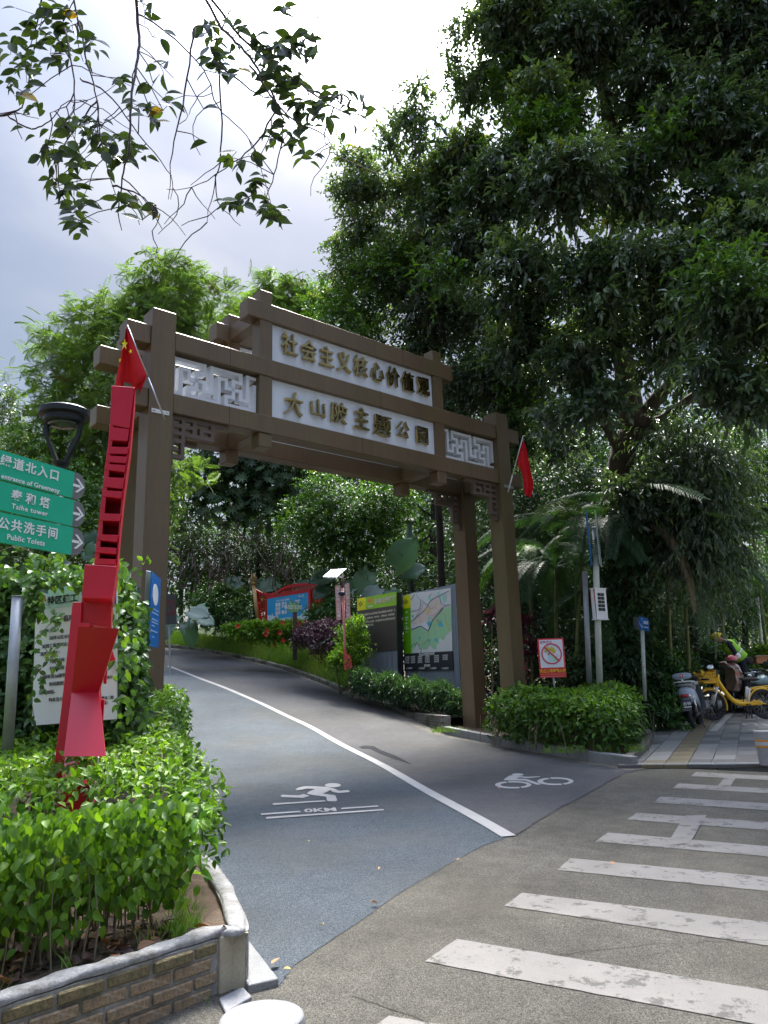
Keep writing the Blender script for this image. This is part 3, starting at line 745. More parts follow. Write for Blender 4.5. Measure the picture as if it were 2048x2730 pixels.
for yy in (0, D_):
    bracket(wp + .001, 1, yy); bracket(LG - .001, -1, yy)

# ------------------------------------------------------------------ flags on the two front posts
def cloth(name, rows, mat, parent, sub=3, thick=.002):
    """rows: grid of world points"""
    nr, nc = len(rows), len(rows[0]); vs = [to_local(parent, p) for r in rows for p in r]
    fs = [(i * nc + j, i * nc + j + 1, (i + 1) * nc + j + 1, (i + 1) * nc + j) for i in range(nr - 1) for j in range(nc - 1)]
    o = MB().add(vs, fs).build(name, mat, parent, smooth=True)
    m = o.modifiers.new('s', 'SOLIDIFY'); m.thickness = thick
    m = o.modifiers.new('d', 'SUBSURF'); m.levels = 2; m.render_levels = 2
    return o
def za(zx, zy): return (230 + zx * .18083) / 1.23448, (780 + zy * .18083) / 1.23448
def zb_(zx, zy): return (1150 + zx * .18083) / 1.23448, (1050 + zy * .18083) / 1.23448
yA = gy - .02
f1 = thing('flag', 'red flag with yellow stars hanging from a slanted silver pole on the left gate post', 'flag', tuple(P(355, 905, yA)), 0, 'red flags on the gate posts')
pb, pt = P(357, 907.5, yA - .05), P(275, 702, yA - .45)
MB().tube([to_local(f1, pb), to_local(f1, pb.lerp(pt, .45))], .012, 10).tube([to_local(f1, pb.lerp(pt, .45)), to_local(f1, pt)], .0095, 10).build('pole', MAT['steel'], f1, smooth=True)
b0_, b1_ = g_hit(327, 887, 0), g_hit(365, 892, 0)
br = MB()
x_0, x_1, z_ = b0_[0], b1_[0], (b0_[1] + b1_[1]) / 2
def gl(x, y, z): return to_local(f1, gw(x, y, z))
br.hexa([gl(x_0, -.012, z_ - .03), gl(x_1, -.012, z_ - .03), gl(x_1, -.002, z_ - .03), gl(x_0, -.002, z_ - .03), gl(x_0, -.012, z_ + .03), gl(x_1, -.012, z_ + .03), gl(x_1, -.002, z_ + .03), gl(x_0, -.002, z_ + .03)])
br.build('bracket', MAT['white'], f1)
for fx in (.08, .17, .83, .92):
    c = gl(x_0 + (x_1 - x_0) * fx, -.014, z_); MB().ball(c, .008, 6, 4).build('bolt', MAT['black'], f1)
def dl_(a, b, n): return [a + (b - a) * (k / (n - 1)) for k in range(n)]
edge = [(600, 500), (660, 640), (730, 790), (810, 970), (905, 1225)]
far = [(590, 520), (560, 700), (505, 930), (455, 1200), (395, 1480)]
rows = []
for i, (e, f_) in enumerate(zip(edge, far)):
    r = []
    n = 9
    for j in range(n):
        t = j / (n - 1)
        px, py = e[0] + (f_[0] - e[0]) * t, e[1] + (f_[1] - e[1]) * t
        py += [0, .0, .0, 30, 90][i] * math.sin(PI * min(1, t * 1.3)) * (1 if t < .5 else .6) if i > 2 else 0
        yd = yA - .45 + .32 * (i / 4) + .05 * math.sin(t * 11 + i * .5) * min(1, .4 + i * .25)
        r.append(P(*za(px, py), yd))
    rows.append(r)
rows.append([P(*za(895 - 60 * j, 1240 + (40 * j if j < 4 else 160 + 62 * (j - 4))), yA - .1 + .05 * math.sin(j * 1.4)) for j in range(9)])
rows.append([P(*za(760 - 42 * j, 1560 + (40 if j % 2 else 0) + 12 * j), yA - .08 + .06 * math.sin(j * 1.6)) for j in range(9)])
cl = cloth('cloth', rows, MAT['flag'], f1)
def star(parent, c, r, ax, ay, mat, n=None, name='star', rot=0):
    pts = []
    for k in range(10):
        a = PI / 2 + k * PI / 5 + rot; q = r if k % 2 == 0 else r * .39
        pts.append(to_local(parent, c + ax * math.cos(a) * q + ay * math.sin(a) * q))
    return MB().prism(pts, (0, -.003, 0)).build(name, mat, parent)
star(f1, P(*za(565, 765), yA - .56), .085, Vector((.55, 0, 0)), Vector((0, 0, 1)), MAT['flag_star'])
star(f1, P(*za(655, 868), yA - .50), .036, Vector((.8, 0, 0)), Vector((0, 0, 1)), MAT['flag_star'], rot=.3)
star(f1, P(*za(497, 998), yA - .50), .034, Vector((.6, 0, 0)), Vector((0, 0, 1)), MAT['flag_star'])
# right flag
FRp = gw(LG + wp * .6, -.02, 0); yB = FRp.y - .1
f2 = thing('flag', 'red flag drooping from a slanted pole on the right gate post', 'flag', tuple(P(*zb_(1130, 1450), yB)), 0, 'red flags on the gate posts')
pb, pt = P(*zb_(1130, 1450), yB), P(*zb_(1358, 612), yB - .35)
MB().tube([to_local(f2, pb), to_local(f2, pb.lerp(pt, .3))], .014, 8).tube([to_local(f2, pb.lerp(pt, .3)), to_local(f2, pt)], .0105, 8).build('pole', MAT['white'], f2, smooth=True)
q0, q1 = g_hit(*zb_(1072, 1355), 0), g_hit(*zb_(1205, 1385), 0)
def gl2(x, y, z): return to_local(f2, gw(x, y, z))
zz = (q0[1] + q1[1]) / 2
MB().hexa([gl2(q0[0], -.012, zz - .03), gl2(q1[0], -.012, zz - .03), gl2(q1[0], -.002, zz - .03), gl2(q0[0], -.002, zz - .03), gl2(q0[0], -.012, zz + .03), gl2(q1[0], -.012, zz + .03), gl2(q1[0], -.002, zz + .03), gl2(q0[0], -.002, zz + .03)]).build('bracket', MAT['steel'], f2)
L_ = [(1342, 690), (1290, 900), (1258, 1060), (1340, 1150), (1352, 1260), (1365, 1400), (1372, 1485)]
R_ = [(1372, 700), (1410, 820), (1445, 1010), (1462, 1120), (1490, 1230), (1525, 1350), (1462, 1545)]
rows = []
for i, (a, b) in enumerate(zip(L_, R_)):
    rows.append([P(*zb_(a[0] + (b[0] - a[0]) * t, a[1] + (b[1] - a[1]) * t), yB - .30 + .03 * i + .05 * math.sin(t * 9 + i * .3)) for t in (0, .17, .33, .5, .67, .83, 1)])
cloth('cloth', rows, MAT['flag'], f2)
# ================================================================== grass bank behind the old kerb
kb = smooth_line(KERB[8:], 2); nK = len(kb)
pic_b = [(u, v) for u, v in ((770, 1432), (720, 1410), (690, 1400), (655, 1392), (640, 1390), (610, 1386), (590, 1383), (560, 1382), (540, 1381), (515, 1380), (490, 1379), (470, 1377), (450, 1375), (425, 1371), (400, 1368), (380, 1366), (360, 1364))]
bank = []
for i, k in enumerate(kb):
    u, v = pic_b[min(i, len(pic_b) - 1)]
    t = P(u, v, k.y + 2.4)
    n = (t - k); b0 = Vector((k.x, k.y + .02, hz(k.x, k.y) + .09)); b1 = t
    far_ = Vector((t.x + 2, t.y + 7, t.z + .8)); ff = Vector((t.x + 4, t.y + 26, t.z + 1.5))
    mid = b0.lerp(b1, .5) + Vector((0, 0, .06))
    bank.append([b0, mid, b1, far_, ff])
vs = [p for r in bank for p in r]; fs = [(i * 5 + j, (i + 1) * 5 + j, (i + 1) * 5 + j + 1, i * 5 + j + 1) for i in range(nK - 1) for j in range(4)]
MAT['turf'] = pmat('turf', (.045, .075, .018), .95, var=.3, vscale=3, grain=.3, gscale=40)
MB().add(vs, fs).build('grass_bank', MAT['turf'], None, 'structure', smooth=True)
def bank_pt(s, t):
    """point on the grass slope: s along 0..1, t across 0..1"""
    f = s * (nK - 1); i = min(int(f), nK - 2); f -= i
    def at(r): return r[0].lerp(r[1], t * 2) if t < .5 else r[1].lerp(r[2], t * 2 - 1)
    return at(bank[i]).lerp(at(bank[i + 1]), f)

# ================================================================== front left planter wall
cb = G(486, 2140); ycn = cb.y
ct = P(494, 2000, ycn); WT = ct.z                       # wall top height
def at_z(u, v, z):
    d = ray(u, v); t = (z - CAMZ) / d.z; return Vector((d.x * t, d.y * t, z))
wl = at_z(0, 2152, WT); wl = Vector((wl.x, wl.y)); wc = Vector((ct.x, ct.y))
print('planter', cb, ct, wl)
wd = (wl - wc).normalized(); wn = Vector((wd.y, -wd.x))
if wn.y < 0: wn = -wn                                   # towards the bed
wlen = 3.2
pw = thing('planter_wall', 'low sand brick planter wall with rough cement cap in the lower left corner', 'wall', (wc.x, wc.y, 0))
def pwl(q, z): return to_local(pw, (q.x, q.y, z))
mb = MB(); A, B_ = wc + wn * .015, wc + wd * wlen + wn * .015
mb.hexa([pwl(q, z) for z in (-.05, WT - .045) for q in (A, B_, B_ + wn * .15, A + wn * .15)])
mb.build('mortar_core', MAT['mortar'], pw)
bh = (WT - .05) / 5; bl_ = .215
bm_cache = {}
for r in range(5):
    for k in range(15):
        s0 = k * bl_ + (.11 if r % 2 else 0) - .02
        a_ = max(s0, .06); b_ = s0 + bl_ - .016
        if b_ - a_ < .04: continue
        z0 = .004 + r * bh + .006; z1 = z0 + bh - .016
        key = round(b_ - a_, 3)
        if key not in bm_cache:
            w_ = wd * (b_ - a_)
            c = [(p_.x, p_.y, z) for z in (0, bh - .016) for p_ in (Vector((0, 0)), w_, w_ + wn * .07, wn * .07)]
            bm_cache[key] = MB().hexa(c).mesh('brick', bevel=.006)
        me = bm_cache[key]
        o = bpy.data.objects.new('brick', me); COL.objects.link(o); o.parent = pw
        if not me.materials: me.materials.append(MAT['brick'])
        q = wd * a_ + wn * random.uniform(-.007, .006); o.rotation_euler = (0, 0, random.uniform(-.02, .02)); o.location = (q.x, q.y, z0 + random.uniform(-.002, .002))
        if r == 4:
            o.material_slots[0].link = 'OBJECT'; o.material_slots[0].material = MAT['brick_moss']
# rough cap: lumpy strip along the wall and round the corner up the path side
def lumpy(name, line, w, h, mat, parent, amp=.013):
    vs = []; fs = []; prof = [(-.5, 0), (-.52, .5), (-.36, .92), (0, 1.05), (.36, .92), (.52, .5), (.5, 0)]
    n = len(line)
    for i, p in enumerate(line):
        a, b = line[max(i - 1, 0)], line[min(i + 1, n - 1)]; t = Vector((b[0] - a[0], b[1] - a[1])).normalized(); nn = Vector((-t.y, t.x))
        for (px_, pz) in prof:
            x = p[0] + nn.x * px_ * w; y = p[1] + nn.y * px_ * w
            r_ = amp * (math.sin(i * 1.7 + px_ * 5) + math.sin(i * .63 + px_ * 3) + random.uniform(-.6, .6)) * .5
            v_ = Vector((x + nn.x * r_ * px_ * 2, y + nn.y * r_ * px_ * 2, p[2] + pz * h + (r_ * .6 if pz > .3 else 0)))
            vs.append(to_local(parent, v_) if parent else v_)
    m = len(prof)
    for i in range(n - 1):
        for j in range(m - 1): fs.append((i * m + j, i * m + j + 1, (i + 1) * m + j + 1, (i + 1) * m + j))
    fs += [tuple(range(m)), tuple(range((n - 1) * m, n * m))[::-1]]
    return MB().add(vs, fs).build(name, mat, parent, smooth=True)
LP = [G(u, v) for u, v in ((502, 1972), (484, 1940), (452, 1898), (432, 1862), (420, 1820), (412, 1760), (407, 1690), (405, 1640))]
side = []
for i, p in enumerate(LP):
    f = i / (len(LP) - 1); side.append(Vector((p.x - .10, p.y, 0)))
side[0] = Vector((wc.x + .01, wc.y + .16, 0))
capline = [Vector((*(wc + wd * (wlen - .06 * k) + wn * .06), WT - .04)) for k in range(int((wlen - .02) / .06))]
sm = smooth_line([Vector((wc.x - .03, wc.y + .03, 0)), ] + side, 8)
for q in sm:
    f = max(0.0, 1 - (q - sm[0]).length / 1.1)
    base = hz(q.x, q.y); capline.append(Vector((q.x, q.y, max(WT - .04 - .0 * f, base + .03) if f > 0 else max(WT - .04 - .10 * min(1, ((q - sm[0]).length - 1.1) / 2), base + .03))))
lumpy('cement_cap', capline, .09, .032, MAT['cap'], pw)
# rendered side of the wall towards the path
mb = MB()
sp_ = [Vector((q.x + .055, q.y, 0)) for q in sm]
for i in range(5, len(sp_) - 1):
    a_, b_ = sp_[i], sp_[i + 1]
    c = []
    for z in (0, 1):
        for q in (a_, b_, b_ + Vector((-.10, 0, 0)), a_ + Vector((-.10, 0, 0))):
            g_ = hz(q.x, q.y); c.append(to_local(pw, (q.x, q.y, g_ - .05 if z == 0 else max(capline[-len(sm) + i].z + .01, g_ + .02))))
    mb.hexa(c)
mb.build('rendered_side', MAT['mortar'], pw)
# pale facing stone on the wall end and flat granite offcuts on the ground
def zw(zx, zy): return 453.6 + zx * .12695, 1944.1 + zy * .12695
mb = MB()
mb.prism([to_local(pw, (q.x, q.y, 0)) for q in (wc + wd * .045 - wn * .004, wc - wd * .10 - wn * .0, Vector((sp_[5].x, sp_[5].y - .002)), Vector((sp_[5].x - .10, sp_[5].y - .002)), wc + wd * .045 + wn * .16)], (0, 0, WT - .035))
mb.build('facing_stone', pmat('sandstone', (.42, .37, .27), .8, var=.12, vscale=6, grain=.1, gscale=80), pw, bevel=.008)
def flatstone(name, pts, h, mat, label, cat):
    p = [G(*zw(*q)) for q in pts]; o = MB().prism([(q.x, q.y, q.z - .01) for q in p], (0, 0, h + .01)).build(name, mat, bevel=.004); return tag(o, label, cat)
flatstone('granite_offcut', [(572, 700), (700, 850), (1165, 1465), (660, 1585), (553, 1420)], .035, MAT['granite'], 'triangular grey granite slab on the ground against the planter wall end', 'stone slab')
flatstone('granite_pad', [(150, 1745), (560, 1545), (715, 1710), (560, 1800), (270, 2000)], .02, MAT['granite_light'], 'pale rough stone pad between the planter wall and the round stone bollard', 'stone slab')
# round stone bollard at the bottom edge
bt = at_z(566, 2194, .30); br_ = 80 / FD * (bt - Vector((0, 0, CAMZ))).length * .97
sb = thing('stone_bollard', 'short round pale granite bollard with flat top at the bottom edge of the crossing', 'bollard', (bt.x, bt.y, 0))
MB().lathe([(br_ * .92, 0), (br_ * .99, .08), (br_, .22), (br_ * .985, .275), (br_ * .95, .295), (br_ * .9, .30)], 40).build('bollard_body', MAT['granite_light'], sb, smooth=False)
# soil in the front planter
soilp = [tuple(wc + wn * .10), tuple(wc + wd * wlen + wn * .10), (-7.5, 1.0), (-9, 14), (G(402, 1580).x - .4, 11.6)] + [(q.x - .04, q.y) for q in sm[::-1]]
def zsoil(x, y): return max(WT - .06, hz(x, y) + .02)
o = drape('planter_soil', soilp, 0, MAT['soil'], .35)
for v in o.data.vertices: v.co.z = zsoil(v.co.x, v.co.y) + .02 * math.sin(v.co.x * 9) * math.sin(v.co.y * 7)

# ================================================================== brick planter wall below the information boards
bw = thing('brick_planter', 'low weathered grey brick edging wall below the lance-leaved shrubs', 'wall', tuple(KERB[4]), 0)
bl2 = [KERB[4] + Vector((-.05, .0, 0)), KERB[5], KERB[6], KERB[7]]
line = smooth_line([Vector((p.x, p.y, 0)) for p in bl2], 6)
acc = 0; lens = [0]
for i in range(len(line) - 1): lens.append(lens[-1] + (line[i + 1] - line[i]).length)
def lat(s):
    s = min(max(s, 0), lens[-1] - 1e-5)
    for i in range(len(line) - 1):
        if s <= lens[i + 1]: return line[i].lerp(line[i + 1], (s - lens[i]) / (lens[i + 1] - lens[i]))
top_z = hz(bl2[0].x, bl2[0].y) + .34
rowh = .058; cnt = 0
core = MB()
for i in range(len(line) - 1):
    a_, b_ = line[i], line[i + 1]; t = (b_ - a_).normalized(); n = Vector((t.y, -t.x, 0));
    if n.y < 0: n = -n
    ga, gb = hz(a_.x, a_.y), hz(b_.x, b_.y); za_, zb2 = max(top_z, ga + .06) - .004, max(top_z, gb + .06) - .004
    core.hexa([to_local(bw, (p.x, p.y, z)) for (p, z) in ((a_ + n * .014, ga - .1), (b_ + n * .014, gb - .1), (b_ + n * .2, gb - .1), (a_ + n * .2, ga - .1), (a_ + n * .014, za_), (b_ + n * .014, zb2), (b_ + n * .2, zb2), (a_ + n * .2, za_))])
core.build('mortar_core', MAT['mortar'], bw)
r = 0
while r < 7:
    s = (.1 if r % 2 else 0)
    while s + .19 < lens[-1]:
        a_, b_ = lat(s), lat(s + .185); z1 = max(top_z, hz(a_.x, a_.y) + .06) - r * rowh
        if z1 - rowh > hz(a_.x, a_.y) - .03 and cnt < 280:
            t = (b_ - a_).normalized(); n = Vector((t.y, -t.x, 0)); n = n if n.y > 0 else -n
            MB().hexa([to_local(bw, (p.x, p.y, z)) for z in (z1 - rowh + .012, z1) for p in (a_, b_, b_ + n * .06, a_ + n * .06)]).build('brick', MAT['old_brick'], bw, bevel=.004); cnt += 1
        s += .2
    r += 1
bed2 = [(p.x, p.y + .12) for p in line] + [(line[-1].x + .5, line[-1].y + 2.5), (line[0].x + .5, line[0].y + 3.0), (line[0].x + .9, line[0].y + .5)]
o = drape('board_bed', bed2, .2, MAT['soil'], .5)
for v in o.data.vertices: v.co.z = max(top_z - .05, hz(v.co.x, v.co.y) + .05)

# ================================================================== red letter sculpture
YS = 4.75
sx_ = thing('sculpture', 'tall crimson metal sculpture of stacked folded letters rising from the front hedge', 'sculpture', (P(190, 1600, YS).x, YS, WT - .06))
def sc(pts, y0, y1, mat, name, bevel=.003):
    """block with a picture outline at depth y0, going back to y1 with parallel sides"""
    f = [to_local(sx_, P(u, v, y0)) for u, v in pts]
    return MB().prism(f, (-.335 * (y1 - y0), y1 - y0, 0)).build(name, MAT[mat], sx_, bevel=bevel)
def z3(zx, zy): return zx * .24415, 850.6 + zy * .24415
def z4(zx, zy): return zx * .25630, 1215 + zy * .25630
tops = [((985, -75), (1188, -60), (1146, 305), (975, 272)), ((970, 288), (1143, 310), (1130, 418), (960, 408)), ((957, 465), (1137, 470), (1128, 530), (948, 528)), ((945, 542), (1128, 555), (1115, 612), (935, 600)), ((930, 618), (1112, 628), (1102, 692), (925, 668)),
        ((925, 735), (1100, 742), (1085, 838), (912, 822)), ((908, 850), (1085, 860), (1075, 925), (900, 905)), ((890, 1055), (1070, 1062), (1062, 1128), (880, 1118)), ((862, 1240), (1050, 1248), (1035, 1312), (855, 1290)), ((850, 1352), (1032, 1362), (1028, 1418), (842, 1405)), ((838, 1455), (1028, 1462), (1022, 1512), (832, 1508))]
for q in tops: sc([z3(*p) for p in q], YS, YS + .34, 'red', 'band')
strips = [((960, 408), (997, 410), (990, 468), (955, 466)), ((948, 490), (985, 492), (978, 548), (942, 545)), ((938, 575), (980, 578), (972, 622), (930, 620)), ((925, 665), (968, 668), (962, 742), (918, 738)), ((908, 822), (952, 826), (946, 862), (902, 858)), ((898, 905), (940, 908), (925, 1060), (885, 1056)), ((878, 1116), (912, 1120), (905, 1246), (866, 1240)), ((855, 1290), (892, 1292), (888, 1358), (850, 1354)), ((840, 1403), (885, 1407), (878, 1460), (836, 1457)), ((968, 272), (1010, 280), (1008, 300), (966, 292))]
for q in strips: sc([z3(*p) for p in q], YS + .004, YS + .30, 'red', 'side_strip')
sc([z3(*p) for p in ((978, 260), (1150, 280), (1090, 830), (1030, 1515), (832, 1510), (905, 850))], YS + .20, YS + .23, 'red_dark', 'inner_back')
# thin edge rail down the right side
sc([z3(*p) for p in ((1186, -60), (1198, -40), (1160, 420), (1100, 860), (1060, 1250), (1040, 1515), (1028, 1515), (1046, 1250), (1082, 860), (1140, 400))], YS + .02, YS + .36, 'red', 'edge_plate', 0)
sc([z4(*p) for p in ((716, 14), (986, 30), (946, 306), (690, 298))], YS - .12, YS + .36, 'red', 'band')
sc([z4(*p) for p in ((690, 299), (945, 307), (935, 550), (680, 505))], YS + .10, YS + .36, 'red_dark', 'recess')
sc([z4(*p) for p in ((612, 335), (690, 332), (682, 505), (762, 512), (765, 545), (668, 545), (560, 1500), (520, 1870), (448, 1790), (520, 1200))], YS + .08, YS + .40, 'red', 'back_plate')
def fold(qs, ys, mat, name):
    """a bent face: picture points each at its own depth, given thickness backwards"""
    f = [to_local(sx_, P(*z4(*q), y)) for q, y in zip(qs, ys)]
    return MB().prism(f, (-.034, .10, 0)).build(name, MAT[mat], sx_)
fold([(660, 540), (1003, 556), (834, 1092), (604, 1092)], [YS - .30, YS - .30, YS - .02, YS - .02], 'red', 'folded_face')
fold([(604, 1093), (834, 1093), (890, 1632), (537, 1632)], [YS - .02, YS - .02, YS - .26, YS - .26], 'red', 'folded_face')
sc([z4(*p) for p in ((604, 900), (834, 900), (850, 1300), (860, 1640), (560, 1640))], YS + .1, YS + .36, 'red', 'spine')
sc([z4(*p) for p in ((940, 720), (972, 820), (925, 832), (915, 780))], YS + .2, YS + .3, 'red', 'fin')
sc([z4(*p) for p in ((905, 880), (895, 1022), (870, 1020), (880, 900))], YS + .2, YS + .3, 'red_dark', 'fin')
sc([z4(*p) for p in ((855, 1150), (880, 1152), (868, 1330), (856, 1330))], YS + .2, YS + .3, 'red', 'fin')
fold([(548, 1640), (822, 1636), (782, 1868), (518, 1860)], [YS + .05, YS + .05, YS - .12, YS - .12], 'red', 'folded_face')
sc([z4(*p) for p in ((518, 1860), (782, 1868), (770, 2150), (470, 2400), (480, 2100))], YS - .10, YS + .3, 'red', 'base_block')
sc([z4(*p) for p in ((822, 1636), (834, 1640), (785, 1960), (774, 1955))], YS + .0, YS + .3, 'white', 'white_edge')

# ================================================================== fingerpost boards
fp = thing('fingerpost', 'three green direction boards with white lettering and grey arrow ends at the left edge', 'signpost', (P(-60, 1500, 4.0).x, 4.0, .2))
def fboard(uL, vLt, vLb, uR, vRt, vRb, ytop, texts):
    yL, yR = 4.02, 4.42
    bl = P(uL, vLb, yL); br = P(uR, vRb, yR); tl = Vector((bl.x, bl.y, P(uL, vLt, yL).z)); tr_z = P(uR, vRt, yR).z
    br.z = (br.z + tr_z) / 2 - (tl.z - bl.z) / 2 * 1.0
    br.z = bl.z + (br.z - bl.z) * 1.0
    bl2_ = bl.copy(); F = Face(bl, br, tl)
    w, h = F.w, F.h; x0 = -1.1
    gx0 = w - .0
    F.slab('board', x0, gx0, 0, h, -.02, 0, MAT['sign_green'], fp)
    r = h / 2; pts = [(gx0 + .0005, 0)] + [(gx0 + .02 + r * .78 * math.cos(a) * 1.0, r + r * math.sin(a)) for a in np.linspace(-PI / 2, PI / 2, 17)] + [(gx0 + .0005, h)]
    F.poly('arrow_end', pts, -.02, 0, MAT['sign_grey'], fp)
    # arrow
    cx = gx0 + r * .34; s = r
    F.poly('arrow', [(gx0 - .003, r - s * .10), (cx + s * .25, r - s * .10), (cx + s * .25, r + s * .10), (gx0 - .003, r + s * .10)], .001, .003, MAT['ink_white'], fp)
    F.poly('arrow', [(cx - s * .22, r + s * .52), (cx + s * .34, r), (cx - s * .22, r - s * .52), (cx + s * .02, r - s * .52), (cx + s * .56, r), (cx + s * .02, r + s * .52)], .004, .006, MAT['ink_white'], fp)
    for (string, u, v, size, bold, sp__) in texts:
        d = ray(u, v); o_ = Vector((0, 0, CAMZ)); t = (F.o - o_).dot(F.n) / d.dot(F.n); p = o_ + d * t - F.o
        F.text(string, p.dot(F.ex), p.dot(F.ey), size * h, MAT['ink_white'], fp, bold=bold, align='CENTER', space=sp__)
    return F
Fa = fboard(0, 973, 1034, 156, 1020, 1074, 0, [('绿道北入口', 66, 1013, .42, .022, 1.22), ('North entrance of Greenway', 47, 1040, .235, .02, 1.05)])
Fb = fboard(0, 1040, 1101, 156, 1082, 1134, 0, [('泰和塔', 66, 1080, .42, .022, 1.6), ('Taihe tower', 64, 1102, .245, .02, 1.15)])
Fc = fboard(0, 1107, 1171, 154, 1142, 1195, 0, [('公共洗手间', 62, 1143, .42, .022, 1.22), ('Public Tolets', 56, 1167, .25, .02, 1.08)])
pp = Fa.at(-1.0, 0, -.05)
MB().tube([to_local(fp, (pp.x, pp.y, .2)), to_local(fp, (pp.x, pp.y, Fa.at(0, Fa.h).z + .15))], .035, 14).build('post', MAT['galv'], fp, smooth=True)

# grey pole by the vines
pg = tag(MB().tube([P(15, 1640, 6.0), P(38, 1290, 6.0)], .042, 14).tube([P(38.2, 1289, 6.0), P(38.4, 1287, 6.0)], .046, 14).build('steel_pole', MAT['galv'], smooth=True), 'grey steel pole overgrown by creeper at the left edge below the green boards', 'pole')

# ================================================================== street lamp
YL = 8.2
lc = P(139, 898, YL)
lamp = thing('street_lamp', 'black disc street lamp held by a forked arm above the green direction boards', 'street lamp', (lc.x, lc.y, hz(lc.x, lc.y)))
kL = YL / FD
zl = lc.z - lamp.location.z
lx = 0
R = 54 * kL * 1.02
MB().lathe([(R * .15, .075), (R * .93, .07), (R, .055), (R * 1.0, -.005), (R * .95, -.012), (R * .80, -.02), (R * .80, -.085), (R * .66, -.10), (R * .6, -.10)], 40, (0, 0, zl)).build('lamp_head', MAT['black'], lamp)
MB().lathe([(R * .6, -.102), (R * .62, -.115), (R * .5, -.135), (R * .2, -.15)], 32, (0, 0, zl)).build('lens', pmat('lamp_lens', (.05, .075, .065), .12, spec=.6), lamp, smooth=True)
zj = P(132, 1000, YL).z - lamp.location.z
for s in (-1, 1):
    pts = [(s * .02, 0, zj - .05), (s * .04, 0, zj), (s * R * .42, 0, zj + (zl - zj) * .30), (s * R * .66, 0, zj + (zl - zj) * .60), (s * R * .70, 0, zl - .06), (s * R * .72, 0, zl + (.10 if s < 0 else .0))]
    q = smooth_line(pts, 4); mb = MB()
    for i in range(len(q) - 1):
        a_, b_ = q[i], q[i + 1]; mb.hexa([(p.x - .018, -.028 - R * .1, p.z) for p in ()] or [(a_.x - .02, -.03, a_.z), (a_.x + .02, -.03, a_.z), (a_.x + .02, .03, a_.z), (a_.x - .02, .03, a_.z), (b_.x - .02, -.03, b_.z), (b_.x + .02, -.03, b_.z), (b_.x + .02, .03, b_.z), (b_.x - .02, .03, b_.z)])
    mb.build('fork_arm', MAT['black'], lamp)
MB().lathe([(.05, -.30), (.055, -.05), (.085, -.02), (.10, .0), (.10, .012), (.03, .015)], 20, (0, 0, zj)).build('collar', MAT['black'], lamp)
MB().tube([(0, 0, -.2), (0, 0, zj - .25)], [.07, .05], 16).build('post', MAT['black'], lamp, smooth=True)

# ================================================================== white notice board in the creeper
F = Face(P(69, 1567, 6.35), P(250, 1553, 6.15), Vector((P(69, 1567, 6.35).x, 6.35, P(96, 1268, 6.35).z)))
nb = thing('notice_board', 'white construction notice board with black text hung among the creeper', 'notice board', tuple(F.at(F.w / 2, 0)), 0)
W_, H_ = F.w, F.h
F.slab('board', 0, W_, 0, H_, -.02, 0, pmat('notice_white', (.82, .83, .87), .4, var=.03), nb)
F.slab('header_band', 0.002, W_ * .62, H_ * .83, H_ * .998, 0, .002, flat('pale_teal', (.50, .72, .68)), nb)
F.poly('blue_corner', [(W_ * .55, H_ * .998), (W_ * .58, H_ * .90), (W_ * .75, H_ * .84), (W_ * .998, H_ * .79), (W_ * .998, H_ * .998)], .0, .0025, flat('notice_blue', (.01, .11, .36)), nb)
F.poly('logo', [(W_ * .07, H_ * .91), (W_ * .14, H_ * .885), (W_ * .12, H_ * .93), (W_ * .08, H_ * .95)], .002, .004, flat('logo_red', (.6, .03, .04)), nb)
def nt(s, x, y, sz, al='LEFT', b=.006, m='ink_black', sx=1.0): F.text(s, W_ * x, H_ * y, sz * H_, MAT[m], nb, bold=b, align=al, sx=sx, d=.004)
nt('特区建工', .15, .885, .066, b=.025)
nt('关于临时封闭的通告', .22, .742, .050, b=.01, sx=.95)
for k, (s, x) in enumerate((('广大市民：', .12), ('因坪山区水库群安全', .21), ('加固工程期间会对大山陂', .12), ('现告知如下：', .10), ('封闭时间：2023年', .22), ('封闭范围：大山陂水库', .22), ('1#副坝到2#副坝区间的', .10), ('封闭原因：大山陂水库', .22), ('除险加固。', .10), ('特此告示！', .22))):
    nt(s, x - .02, .666 - k * .0553, .031, b=.006)
for s, x, y in (('二期水库', .965, .38), ('对大坝进行', .965, .29), ('综合整治二期', .975, .15), ('二标段）', .93, .115)): nt(s, x, y, .024, 'RIGHT')
F.text('司', W_ * .95, H_ * .93, .06 * H_, MAT['ink_white'], nb, bold=.01, d=.005)
# blue two-part sign seen almost edge on
bsg = thing('blue_sign', 'narrow blue notice panel with white oval seen nearly edge on before the gate post', 'sign', (P(309, 1545, 8.0).x, 8.0, .2))
MB().tube([to_local(bsg, P(306, 1600, 8.0)), to_local(bsg, P(319, 1300, 8.0))], .032, 12).build('pole', MAT['galv'], bsg, smooth=True)
zt_, zb2_ = P(327, 1233, 7.9).z, P(319, 1393, 7.9).z
a_ = P(320.5, 1393, 7.9); 
MB().prism([to_local(bsg, P(*q_, 7.9)) for q_ in ((307.5, 1391), (317, 1393), (327, 1234), (315.5, 1232))], (0, .025, 0)).build('steel_frame', MAT['steel'], bsg, bevel=.004)
bp0 = P(319.5, 1394, 7.86); zb3 = bp0.z; zt3 = P(328.5, 1234, 7.86).z
bp1 = Vector((P(334.5, 1398, 8.36).x, 8.36, zb3))
Fx = Face(Vector((bp0.x + .012, 7.86, zb3)), Vector((bp1.x + .012, 8.45, zb3)), Vector((bp0.x + .012, 7.86, zt3)))
Fx.slab('panel', 0, Fx.w, 0, Fx.h, -.012, 0, flat('sign_blue', (.0, .16, .55), .4), bsg)
